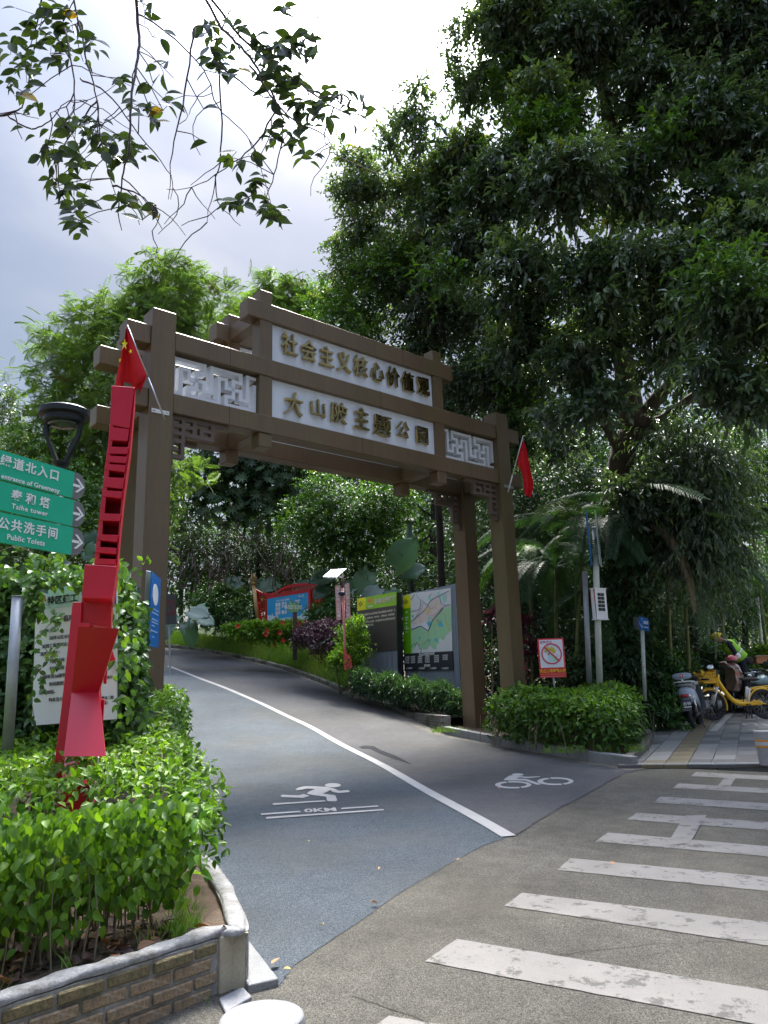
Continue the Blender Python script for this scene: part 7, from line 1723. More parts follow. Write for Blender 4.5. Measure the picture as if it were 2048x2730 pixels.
# lance-leaved shrubs below the boards
for k, (lab, u0, u1, y0) in enumerate((('lance-leaved shrub before the left information board', 765, 870, 19.3), ('lance-leaved shrub before the map board', 872, 992, 17.4))):
    t = thing('lance_shrub', lab, 'shrub', (Pt((u0 + u1) / 2, 1530, y0).x, y0, top_z), 0, 'lance-leaved shrubs')
    N_ = 2600; uu = rng.uniform(u0, u1, N_); f = (uu - 765) / 225; vt = 1452 + f * 38 + 8 * np.sin(uu * .11) + (k == 0) * 0; vb = 1500 + f * 52; hgt = rng.random(N_) ** .6; vv = vb + (vt - vb) * hgt; yy = 20.3 - f * 3.4 - .2 + rng.uniform(-.5, .5, N_)
    pp3 = np.array([P(a, b, c) for a, b, c in zip(uu, vv, yy)]); dd3 = rnd(N_) * .9 + np.array([0, -.2, .35])
    scatter('foliage', TL, pp3, dd3, rnd(N_) * .4 + np.array([0, -.2, 1]), .20 * rng.uniform(.7, 1.3, N_), .024, rng.normal(.45, .2, N_) + (hgt - .6) * .35, LM['lance'], t)
    N_ = 1200; uu = rng.uniform(u0, u1, N_); f = (uu - 765) / 225; vv = 1485 + f * 52 - rng.random(N_) * 25; pp3 = np.array([P(a, b, c) for a, b, c in zip(uu, vv, 20.6 - f * 3.4 + rng.uniform(-.2, .3, N_))])
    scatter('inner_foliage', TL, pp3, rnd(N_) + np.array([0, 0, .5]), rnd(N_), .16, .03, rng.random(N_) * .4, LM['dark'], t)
# maroon cordylines
for u, v, y, s, lab in ((1148, 1395, 16.6, 34, 'dark maroon spiky plant right of the outer gate post behind the dog sign'), (1115, 1440, 15.9, 30, 'maroon spiky plant low beside the outer gate post'), (1062, 1325, 16.6, 26, 'spiky plant with dark leaves between the two right gate posts'), (1135, 1340, 17, 30, 'upper maroon spiky plant above the dog sign'), (1030, 1400, 17.6, 24, 'dark spiky plant low between the two right gate posts')):
    t = thing('cordyline', lab, 'plant', (Pt(u, 1520, y).x, y, hz(Pt(u, 1500, y).x, y)), 0, 'maroon spiky plants'); c = np.array(Pt(u, v, y)); n = 44
    d = rnd(n) + np.array([0, -.1, .35]); k = s / FD * y
    scatter('leaves', TL, c + d * .03 - np.array([0, 0, 1]) * rng.random((n, 1)) * k * .8, d, rnd(n) * .4 + np.array([0, 0, 1]), k * rng.uniform(.7, 1.2, n), k * .16, rng.random(n), LM['maroon'] if u != 1062 else LM['purple'], t)
    MB().tube([(0, 0, 0), to_local(t, Vector(c))], .014, 6).build('stem', MAT['stem'], t)
# creeper-covered fence on the left
cf = thing('creeper_fence', 'tall screen of green creeper behind the white notice board at the left', 'hedge', (-3.2, 7.0, .3))
def topv(u): return 1215 + 22 * np.sin(u * .045) + 14 * np.sin(u * .13 + 1) + np.where(u > 235, (u - 235) * .9, 0)
N_ = 9000; uu = rng.uniform(-130, 312, N_); vv = topv(uu) + rng.random(N_) ** 1.1 * (1640 - topv(uu)); yy = 7.05 + .22 * np.sin(uu * .05) * np.sin(vv * .03) + rng.normal(0, .13, N_)
ok_ = ~((uu > 84) & (uu < 246) & (vv > 1290) & (vv < 1556) & (yy < 6.75)); uu, vv, yy = uu[ok_], vv[ok_], yy[ok_]
pp4 = np.array([P(a, b, c) for a, b, c in zip(uu, vv, yy)]); N_ = len(pp4)
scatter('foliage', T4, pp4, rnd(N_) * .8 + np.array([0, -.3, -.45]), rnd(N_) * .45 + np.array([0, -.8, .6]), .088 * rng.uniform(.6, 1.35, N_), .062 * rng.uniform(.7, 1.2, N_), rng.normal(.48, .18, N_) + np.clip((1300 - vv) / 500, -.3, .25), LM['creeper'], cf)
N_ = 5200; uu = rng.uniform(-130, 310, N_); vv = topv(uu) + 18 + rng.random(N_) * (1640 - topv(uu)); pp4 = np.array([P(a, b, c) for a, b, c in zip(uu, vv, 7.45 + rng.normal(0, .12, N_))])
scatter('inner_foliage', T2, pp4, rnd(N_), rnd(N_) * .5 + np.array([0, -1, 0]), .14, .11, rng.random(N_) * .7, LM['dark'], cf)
# creeper over the board's corner and edges, plus loose tendrils
N_ = 420; uu = np.concatenate([rng.uniform(55, 92, 150), rng.uniform(70, 250, 180), rng.uniform(240, 300, 90)]); vv = np.concatenate([rng.uniform(1262, 1330, 150), rng.uniform(1232, 1264, 180), rng.uniform(1290, 1560, 90)]); pp4 = np.array([P(a, b, c) for a, b, c in zip(uu, vv, 6.05 + rng.uniform(0, .15, N_))])
scatter('front_sprays', T4, pp4, rnd(N_) * .6 + np.array([0, -.2, -.6]), rnd(N_) * .4 + np.array([0, -1, .5]), .075 * rng.uniform(.7, 1.3, N_), .05, rng.normal(.5, .18, N_), LM['creeper'], cf)
ten = MB(); lp5 = []
for path in (((70, 1400), (85, 1375), (110, 1345), (128, 1330)), ((120, 1320), (100, 1305), (85, 1300)), ((75, 1465), (90, 1440), (110, 1420), (120, 1400)), ((66, 1500), (72, 1540), (75, 1590)), ((98, 1400), (118, 1430), (128, 1440)), ((128, 1330), (132, 1345), (125, 1360)), ((280, 1250), (300, 1225), (322, 1200)), ((0, 1190), (40, 1180), (80, 1200)), ((80, 1440), (95, 1465), (88, 1490))):
    pts = smooth_line([P(a, b, 5.95) for a, b in path], 4); ten.tube([to_local(cf, q_) for q_ in pts], .003, 4, cap=False)
    for q_ in pts: lp5 += [np.array(q_) + rng.normal(0, .018, 3)]
ten.build('tendrils', MAT['stem'], cf, 'stuff'); lp5 = np.array(lp5)
scatter('tendril_leaves', T8, lp5, rnd(len(lp5)) * .7 + np.array([0, -.2, -.5]), rnd(len(lp5)) * .4 + np.array([0, -1, .4]), .060, .038, rng.normal(.5, .2, len(lp5)), LM['creeper'], cf)
for u in (-40, 120, 290): MB().tube([to_local(cf, P(u, 1640, 7.5)), to_local(cf, P(u, 1260, 7.5))], .03, 8).build('fence_post', MAT['galv'], cf)

# ================================================================== overhanging branches at the top left
ov = tree('overhanging_tree', 'bare twigs and dark oval leaves hanging into the sky at the top left', (-2.4, 3.4, 6.4))
br_paths = [[(288, -60), (298, 50), (300, 110), (286, 200), (278, 320), (262, 400), (255, 445)], [(150, -60), (185, 120), (210, 215), (216, 300), (245, 400), (272, 462)], [(420, -50), (480, 60), (530, 110), (572, 172), (600, 230), (612, 270), (598, 360), (572, 430)], [(298, 30), (360, 70), (440, 150), (470, 230), (530, 290), (560, 350), (590, 455)], [(430, -40), (520, 80), (650, 180), (720, 232), (790, 252)], [(540, 140), (620, 250), (700, 290), (722, 330)], [(95, -40), (78, 60), (58, 110)], [(-20, 255), (40, 238), (55, 205), (90, 40)], [(18, 250), (60, 276), (100, 268), (140, 222), (190, 215)], [(172, 170), (230, 200), (300, 290), (370, 380), (368, 430)], [(420, 60), (400, 200), (372, 330), (365, 430)], [(460, 130), (560, 205), (610, 205)], [(470, 100), (480, 300), (462, 400), (446, 480)], [(210, 215), (170, 270), (130, 330), (125, 400), (165, 460)], [(560, 170), (620, 120), (670, 60), (700, 20)], [(140, 60), (160, 200), (110, 245)], [(245, 400), (300, 420), (345, 460)], [(600, 230), (560, 300), (520, 340), (430, 400), (360, 410)], [(480, 60), (500, 20), (540, -30)], [(720, 232), (700, 300), (722, 318)], [(650, 180), (690, 210), (740, 205)]]
allp = []
for k, pa in enumerate(br_paths):
    y0 = 3.9 + (k % 5) * .16; q = smooth_line([P(u, v, y0 + .1 * math.sin(i * 1.3 + k)) for i, (u, v) in enumerate(pa)], 5); n = len(q); r0 = .010 if k in (0, 2, 4) else .006
    q = [p_ + Vector((random.uniform(-1, 1), random.uniform(-1, 1), random.uniform(-1, 1))) * .006 for p_ in q]
    MB().tube([to_local(ov, p_) for p_ in q], [1.15 * r0 * (1 - .75 * i / (n - 1)) for i in range(n)], 6).build('branch', MAT['twig'], ov, smooth=True); allp += q
tws = MB()
for _ in range(60):
    s = random.choice(allp); pts = [s]; a = random.uniform(.2, PI - .2) if random.random() < .75 else random.uniform(0, 2 * PI); u_, v_ = 0, 0; dcur = Vector((math.cos(a), random.uniform(-.3, .3), -abs(math.sin(a))))
    for k in range(random.randint(3, 7)): dcur = (dcur + Vector((random.uniform(-.45, .45), random.uniform(-.3, .3), random.uniform(-.35, .3)))).normalized(); pts.append(pts[-1] + dcur * .065)
    tws.tube([to_local(ov, p_) for p_ in pts], [.0042 * (1 - .6 * i / len(pts)) for i in range(len(pts))], 4, cap=False)
CL = [(100, 40, 16, 38), (130, 90, 9, 26), (25, 95, 4, 22), (20, 180, 3, 22), (55, 140, 5, 22), (65, 205, 3, 22), (110, 120, 6, 22), (155, 55, 3, 15), (190, 100, 4, 25), (150, 20, 3, 15), (270, 170, 2, 10), (285, 192, 2, 8), (330, 80, 2, 15), (320, 15, 4, 20), (345, 140, 4, 20), (330, 178, 3, 15), (150, 262, 3, 18), (180, 266, 4, 20), (100, 315, 3, 20), (125, 335, 5, 24), (160, 355, 5, 22), (120, 402, 4, 18), (160, 410, 5, 22), (170, 450, 4, 24), (168, 478, 2, 12), (210, 290, 6, 26), (235, 312, 6, 26), (255, 340, 5, 22), (285, 315, 5, 22), (270, 425, 6, 22), (300, 430, 4, 20), (335, 438, 2, 12), (308, 474, 1, 6), (300, 228, 6, 20), (330, 252, 5, 18), (352, 238, 4, 16), (360, 220, 4, 15), (440, 235, 1, 5), (443, 308, 1, 5), (500, 340, 4, 18), (518, 355, 4, 16), (545, 332, 3, 15), (552, 390, 2, 12), (495, 436, 2, 10), (525, 430, 4, 14), (580, 450, 3, 14), (600, 468, 2, 8), (455, 50, 5, 18), (465, 115, 7, 22), (480, 150, 7, 22), (535, 62, 5, 22), (560, 95, 8, 25), (590, 105, 8, 25), (620, 85, 8, 28), (645, 105, 6, 25), (672, 88, 5, 22), (590, 145, 8, 26), (620, 165, 8, 28), (640, 205, 8, 28), (600, 195, 6, 24), (655, 232, 8, 26), (685, 242, 6, 22), (700, 205, 3, 20), (740, 205, 3, 16), (768, 240, 6, 22), (792, 230, 6, 20), (772, 272, 4, 16), (600, 255, 5, 20), (622, 290, 5, 20), (590, 292, 4, 16), (640, 300, 4, 18), (662, 345, 3, 14), (684, 342, 3, 14), (610, 20, 2, 8)]
OV = []
for k in range(3):
    v_, f_ = tmpl([(0, 0), (.08, .10), (.2, .24), (.38, .34), (.58, .34), (.78, .22), (.92, .08), (1, 0)], .05 + .08 * k, .05 + .10 * k); v_ = v_.copy(); v_[:, 1] *= .78
    me = MB().add([tuple(a) for a in v_], [tuple(a) for a in f_]).mesh('leaf', smooth=True, fix=False); me.materials.append(LM['overhang']); OV.append(me)
cnt = 0; arr = np.array([tuple(p_) for p_ in allp])
for (u, v, n, sp_) in CL:
    c = P(u, v, 4.1 + random.uniform(-.15, .2)); j = int(np.argmin(((arr - np.array(c)) ** 2).sum(1))); b = allp[j]
    md = (b + c) / 2 + Vector((random.uniform(-.02, .02), 0, random.uniform(-.01, .03))); tws.tube([to_local(ov, b), to_local(ov, md), to_local(ov, c)], [.0042, .0036, .003], 4, cap=False)
    for k in range(n):
        if cnt >= 299: break
        q = P(u + random.gauss(0, sp_ * .62), v + random.gauss(0, sp_ * .62), c.y + random.uniform(-.06, .06)); o = bpy.data.objects.new('leaf', random.choice(OV)); COL.objects.link(o); o.parent = ov; cnt += 1
        a = random.uniform(-.2, PI + .2); d = Vector((math.cos(a), random.uniform(-.4, .4), -abs(math.sin(a)) * .8 + random.uniform(-.1, .35))).normalized(); n_ = Vector((random.uniform(-.8, .8), -1 + random.uniform(-.2, 1.2), random.uniform(-.3, 1))); yv = n_.cross(d).normalized(); zv = d.cross(yv); s = random.uniform(.085, .122)
        o.matrix_local = Matrix.Translation(to_local(ov, q)) @ Matrix((d * s, yv * s, zv * s)).transposed().to_4x4()
        if (q - c).length > .03: tws.tube([to_local(ov, c), to_local(ov, q)], [.0024, .002], 3, cap=False)
tws.build('twigs', MAT['twig'], ov, 'stuff')
lk = LM['overhang2'] = leafmat('overhanging_leaf_small', [(0, (.016, .030, .010)), (.8, (.040, .070, .014)), (1, (.07, .11, .015))], .38, .30, tcol=(1.1, 1.2, .4))
cc_ = CL[:11] + CL[16:29] + CL[-32:]; N_ = 430; ii = rng.integers(0, len(cc_), N_)
pp6 = np.array([P(cc_[i][0] + rng.normal() * cc_[i][3] * .75, cc_[i][1] + rng.normal() * cc_[i][3] * .75, 4.2 + rng.uniform(-.2, .2)) for i in ii]); aa = rng.uniform(-.2, PI + .2, N_)
scatter('small_foliage', T8, pp6, np.stack([np.cos(aa), rng.uniform(-.4, .4, N_), -np.abs(np.sin(aa)) * .8 + .1], 1), rnd(N_) * .7 + np.array([0, -.8, .3]), rng.uniform(.06, .105, N_), .040, rng.random(N_), lk, ov)

# ================================================================== fallen leaves on the ground
yf = leafmat('fallen_leaf', [(0, (.45, .18, .08)), (.5, (.55, .30, .12)), (1, (.62, .42, .03))], .6, .1, obj=True)
for k, (u, v, s, lab) in enumerate(((587, 2087, .075, 'curled yellow leaf on the blue lane beside the granite slab'), (521, 1985, .035, 'small yellow leaf by the planter corner'), (800, 1953, .05, 'orange leaf lying on the blue lane in front'), (993, 1857, .045, 'reddish leaf near the edge of the blue lane'), (612, 2098, .04, 'pale pink leaf right of the curled yellow leaf'), (822, 1878, .04, 'small green-brown leaf on the blue lane'), (1331, 1868, .05, 'yellow leaf on the third crosswalk stripe'), (1076, 1702, .05, 'yellow leaf at the rear wheel of the painted bicycle'), (700, 2000, .03, 'tiny orange leaf on the blue lane between two others'), (668, 1820, .03, 'tiny pale leaf on the blue lane left'))):
    c = G(u, v, .02 if k not in (6, 7) else .035); o = bpy.data.objects.new('fallen_leaf', OV[k % 3].copy()); o.data.materials.clear(); o.data.materials.append(yf); COL.objects.link(o); o.location = c + Vector((0, 0, .012)); o.rotation_euler = (random.uniform(-.3, .3), random.uniform(-.3, .2), random.uniform(0, 6.28)); o.scale = (s, s, s * 1.5)
    tag(o, lab, 'leaf', 'fallen leaves on the ground')
# ================================================================== parked scooters, bicycles and people on the pavement
def sec(x, w, z0, z1, n=14, p=2.6, yo=0.0):
    out = []
    for k in range(n):
        a = 2 * PI * k / n; c, s = math.cos(a), math.sin(a)
        out.append((x, yo + w * math.copysign(abs(c) ** (2 / p), c), (z0 + z1) / 2 + (z1 - z0) / 2 * math.copysign(abs(s) ** (2 / p), s)))
    return out
def loft(secs, name, mat, parent, smooth=True):
    n = len(secs[0]); v = [q for s in secs for q in s]; f = [(i * n + k, i * n + (k + 1) % n, (i + 1) * n + (k + 1) % n, (i + 1) * n + k) for i in range(len(secs) - 1) for k in range(n)]
    f += [tuple(range(n))[::-1], tuple(range((len(secs) - 1) * n, len(secs) * n))]
    return MB().add(v, f).build(name, mat, parent, smooth=smooth)
def copy_tree(o, parent=None):
    c = o.copy(); COL.objects.link(c)
    if parent: c.parent = parent
    for ch in list(o.children): copy_tree(ch, c)
    return c
MAT['tail_red'] = pmat('tail_light_red', (.65, .01, .02), .2, coat=.5); MAT['chrome'] = pmat('chrome', (.75, .77, .8), .1, metal=1.0, var=.03)
MAT['glass_mirror'] = pmat('mirror_glass', (.86, .88, .9), .05, metal=1.0, var=0)
def place(t, rear, front, lean=0.0):
    d = (front - rear); t.location = rear; t.rotation_mode = 'ZYX'; t.rotation_euler = (lean, 0, math.atan2(d.y, d.x))
def scooter(label, col, seat, grp, rear_box=True):
    t = thing('scooter', label, 'motor scooter', group=grp); C_ = pmat('scooter_paint_' + label[:6], col, .28, var=.03, coat=.4); K = MAT['plastic_dark']
    for x in (0, 1.22):
        tr = MB().torus((x, 0, .235), .185, .055, seg=28, sub=10).build('tyre', MAT['black_rubber'], t, smooth=True)
        MB().torus((x, 0, .235), .128, .014, seg=24, sub=6).torus((x, 0, .235), .035, .03, seg=12, sub=6).build('rim', MAT['galv'], tr, smooth=True)
        sp3 = MB()
        for k in range(5): a = 2 * PI * k / 5; sp3.tube([(x, 0, .235), (x + .125 * math.cos(a), 0, .235 + .125 * math.sin(a))], .011, 5)
        sp3.build('spokes', MAT['galv'], tr)
    loft([sec(-.34, .05, .60, .70), sec(-.30, .115, .50, .76), sec(-.20, .165, .46, .79), sec(0, .185, .45, .80), sec(.25, .175, .38, .78), sec(.46, .165, .30, .72), sec(.52, .14, .30, .66)], 'body', C_, t)
    loft([sec(-.05, .19, .40, .50), sec(.2, .195, .33, .44), sec(.5, .17, .24, .34), sec(.95, .15, .24, .34), sec(1.0, .12, .26, .34)], 'footboard', K, t)
    loft([sec(-.28, .11, .79, .83), sec(-.15, .16, .785, .855), sec(.1, .17, .78, .86), sec(.35, .14, .775, .84), sec(.5, .10, .72, .79)], 'seat', seat, t)
    loft([sec(.92, .12, .28, .40), sec(.96, .21, .32, .72), sec(.97, .20, .55, .95), sec(1.02, .13, .82, 1.04)], 'leg_shield', K, t)
    loft([sec(.98, .17, .40, .86), sec(1.06, .16, .38, .92), sec(1.13, .09, .42, .82)], 'front_fairing', C_, t)
    loft([sec(.96, .10, .93, 1.04), sec(1.04, .13, .92, 1.07), sec(1.13, .08, .94, 1.03)], 'headlamp_cowl', C_, t)
    MB().ball((1.13, 0, .985), (.03, .07, .035), 12, 8).build('headlamp', MAT['chrome'], t, smooth=True)
    for s in (-1, 1): MB().tube([(1.05, s * .06, .70), (1.22, s * .075, .235)], .02, 8).build('fork', MAT['galv'], t, smooth=True)
    MB().torus((1.22, 0, .235), .265, .012, seg=14, sub=4, a0=-2.9, a1=-.4).build('front_mudguard', C_, t, smooth=True)
    h = MB().tube([(.92, .34, 1.03), (.98, .2, 1.05), (1.0, 0, 1.04), (.98, -.2, 1.05), (.92, -.34, 1.03)], .014, 8).build('handlebar', MAT['black'], t, smooth=True)
    for s in (-1, 1):
        MB().tube([(.965, s * .24, 1.045), (.915, s * .36, 1.03)], .021, 8).build('grip', MAT['black_rubber'], h, smooth=True)
        st = MB().tube([(.96, s * .22, 1.05), (.95, s * .30, 1.16), (.94, s * .38, 1.25)], .006, 6).build('mirror_stem', MAT['black'], t)
        m_ = MB().ball((.93, s * .42, 1.28), (.014, .085, .056), 14, 8).build('mirror', MAT['black'], st, smooth=True)
        MB().ball((.922, s * .42, 1.28), (.010, .078, .050), 14, 8).build('mirror_glass', MAT['glass_mirror'], t, smooth=True)
    # rear light cluster, plate and guard
    MB().torus((-.335, 0, .60), .001, .001, seg=3, sub=3); lm_ = loft([sec(-.352, .105, .565, .625), sec(-.30, .12, .555, .635)], 'light_surround', MAT['chrome'], t)
    loft([sec(-.358, .085, .575, .615), sec(-.34, .09, .572, .618)], 'tail_light', MAT['tail_red'], t)
    MB().hexa([(-.33, -.03, .685), (-.345, -.03, .685), (-.345, .03, .685), (-.33, .03, .685), (-.30, -.028, .735), (-.315, -.028, .735), (-.315, .028, .735), (-.30, .028, .735)]).build('badge', MAT['tail_red'], t)
    MB().prism([(-.30, -.10, .54), (-.30, .10, .54), (-.40, .085, .30), (-.40, -.085, .30)], (.015, 0, .006)).build('rear_mudguard', K, t)
    Fq = Face((-.372, .095, .385), (-.372, -.095, .385), (-.345, .095, .495))
    MB().prism([Fq.at(0, 0), Fq.at(.19, 0), Fq.at(.19, .11), Fq.at(0, .11)], (.008, 0, 0)).build('number_plate', MAT['black'], t)
    me = text_mesh('台铃', 1.0, .02).copy(); me.transform(Fq.mat4(.115, .055, .004) @ Matrix.Scale(.075, 4)); link('lettering', me, MAT['ink_white'], t)
    MB().prism([Fq.at(.0, -.012, .003), Fq.at(.19, -.012, .003), Fq.at(.19, -.004, .003), Fq.at(0, -.004, .003)], (.004, 0, 0)).build('plate_edge', MAT['chrome'], t)
    MB().prism([(-.385, -.035, .315), (-.385, .035, .315), (-.375, .035, .355), (-.375, -.035, .355)], (.01, 0, 0)).build('reflector', MAT['tail_red'], t)
    MB().tube([(-.02, -.10, .235), (.2, -.12, .30), (.45, -.12, .32)], .035, 8).build('swing_arm', K, t, smooth=True)
    MB().tube([(-.05, -.13, .30), (-.16, -.13, .58)], .028, 10).build('shock_absorber', MAT['chrome'], t, smooth=True)
    MB().tube([(.22, -.16, .26), (.16, -.20, .02)], .012, 6).tube([(.22, .16, .26), (.16, .20, .02)], .012, 6).build('stand', MAT['black'], t)
    if rear_box:
        g = [(-.02, .17, .83), (-.15, .20, .86), (-.30, .17, .865), (-.36, 0, .865), (-.30, -.17, .865), (-.15, -.20, .86), (-.02, -.17, .83)]
        MB().tube(smooth_line([Vector(q) for q in g], 4), .015, 8).build('grab_rail', MAT['white'], t, smooth=True)
        loft([sec(-.36, .17, .92, 1.03), sec(-.34, .185, .905, 1.045), sec(-.30, .17, .92, 1.04)], 'backrest', C_, t)
        MB().tube([(-.34, 0, .86), (-.33, 0, .95)], .02, 8).build('backrest_post', MAT['white'], t)
        sh = [(0, .034), (.032, .03), (.030, -.005), (0, -.038), (-.030, -.005), (-.032, .03)]
        MB().prism([(-.366, a, .975 + b) for a, b in sh], (.01, 0, 0)).build('shield_logo', MAT['tail_red'], t)
        MB().prism([(-.368, a, .975 + b) for a, b in ((-.02, .018), (.02, .018), (.02, .008), (.005, .008), (.005, -.022), (-.005, -.022), (-.005, .008), (-.02, .008))], (.001, 0, 0)).build('logo_mark', MAT['ink_white'], t)
    return t
SG = 'motor scooters parked on the pavement'
rz0, fz0 = G(*zs(755, 1318), .055), G(*zs(862, 1248), .055)
dv = (fz0 - rz0); ln_ = dv.length; print('scooter', ln_)
s1 = scooter('grey blue motor scooter with red badge parked beside the hedge, seen from behind', (.36, .43, .52), flat('seat_grey', (.42, .43, .43), .6), SG)
dvn = (Vector((1.25, 2.3, 0))).normalized(); place(s1, rz0, rz0 + dvn, -.15); s1.scale = (1.02, 1.02, 1.02)
MB().ball(to_local(s1, s1.location) + Vector((.98, 0, 1.10)), (.13, .16, .06), 12, 8).build('dark_bag', MAT['black_rubber'], s1, smooth=True)
s2 = scooter('dark motor scooter under a pale floral rain cover behind the yellow bicycles', (.05, .06, .07), MAT['black_rubber'], SG, False)
p0_ = G(*zs(1180, 1130), .055); place(s2, Vector((p0_.x + 1.0, 20.3, hz(p0_.x + 1.0, 20.3) + .055)), Vector((p0_.x + .35, 18.9, 0)), 0.1)
for (u, v, y, lab, az, sc_) in ((1375, 900, 20.6, 'black motor scooter behind the saddles of the yellow bicycles', -2.3, 1), (1500, 900, 21.6, 'black motor scooter at the right edge behind the rear wheel of the yellow bicycle', -2.0, 1.02), (1640, 900, 19.8, 'black motor scooter cut by the right picture edge with its round lamp showing', -1.9, 1.05)):
    c = copy_tree(s2); c['label'] = lab; x = P(*zs(u, v), y).x; c.location = (x, y, hz(x, y) + .055); c.rotation_euler = (.08, 0, az); c.scale = (sc_,) * 3
# rain cover and helmets
def zp(zx, zy, y): return P(*zs(zx, zy), y)
rc = thing('rain_cover', 'pale pink and grey floral rain cover hanging over the scooter behind the yellow bicycles', 'rain cover', tuple(zp(1250, 900, 18.8)))
MAT['floral'] = pmat('floral_cloth', (.42, .36, .32), .8, var=.2, vscale=8, col2=(.60, .20, .18), c2scale=7, c2lo=.52, c2hi=.62)
ol = [(1130, 520), (1180, 505), (1250, 525), (1310, 560), (1345, 640), (1365, 700), (1330, 760), (1325, 860), (1290, 870), (1240, 850), (1215, 740), (1220, 610), (1160, 565)]
cen = Vector((0, 0, 0))
for q in ol: cen += zp(*q, 18.75)
cen /= len(ol); v_ = [to_local(rc, zp(*q, 18.8 + .05 * math.sin(i * 2))) for i, q in enumerate(ol)]; v2 = [to_local(rc, cen + (zp(*q, 18.75) - cen) * .55 + Vector((0, -.16 + .06 * math.sin(i * 2.5), 0))) for i, q in enumerate(ol)]; v3 = [a + Vector((0, .35, 0)) for a in v_]; n = len(ol)
ff = [(i, (i + 1) % n, n + (i + 1) % n, n + i) for i in range(n)] + [tuple(range(n, 2 * n))] + [(2 * n + i, 2 * n + (i + 1) % n, (i + 1) % n, i) for i in range(n)] + [tuple(range(2 * n, 3 * n))[::-1]]
MB().add(v_ + v2 + v3, ff).build('cover_cloth', MAT['floral'], rc, smooth=False)
def helmet(name, label, c, r, mat, peak=True):
    t = thing(name, label, 'helmet', tuple(c))
    MB().lathe([(r, 0), (r * 1.02, r * .15), (r * .93, r * .5), (r * .72, r * .82), (r * .35, r * 1.02), (.001, r * 1.08)], 20).build('shell', mat, t, smooth=True)
    MB().lathe([(r * .97, -.01), (r * 1.0, -.03), (r * .8, -.05)], 18).build('padding', MAT['black_rubber'], t, smooth=True); return t
helmet('helmet', 'pink scooter helmet resting on the floral rain cover', zp(1222, 500, 18.75), .125, pmat('helmet_pink', (.62, .14, .18), .35))
tag(MB().ball(zp(1300, 445, 18.9), (.065, .05, .065), 14, 9).build('round_mirror', MAT['white'], smooth=True), 'round white mirror back standing up beside the pink helmet', 'mirror')
# orange delivery box and pale blue cargo shell at the right edge
q0 = zp(1480, 540, 21.6); ob = thing('delivery_box', 'faded orange delivery box on a scooter at the right edge', 'box', tuple(q0)); w_ = 1.9
MB().box(0, 1.1, -.2, .4, 0, .17 * 1.0 + .02).build('box_body', pmat('faded_orange', (.42, .17, .07), .6), ob, bevel=.02); MB().box(-.02, 1.12, -.22, .42, .191, .22).build('lid', pmat('tan_lid', (.40, .28, .18), .6), ob, bevel=.01)
q0 = zp(1500, 800, 18.9); cs_ = thing('cargo_shell', 'pale blue plastic scooter shell with dark trim behind the yellow rear wheel', 'scooter shell', tuple(q0))
loft([sec(0, .18, .0, .12), sec(.2, .26, 0, .24), sec(.6, .30, 0, .30), sec(1.1, .30, 0, .31)], 'shell', pmat('pale_blue_shell', (.28, .42, .47), .35), cs_); loft([sec(-.05, .24, -.22, -.02), sec(.5, .30, -.25, -.02), sec(1.1, .30, -.25, -.02)], 'skirt', MAT['plastic_dark'], cs_)

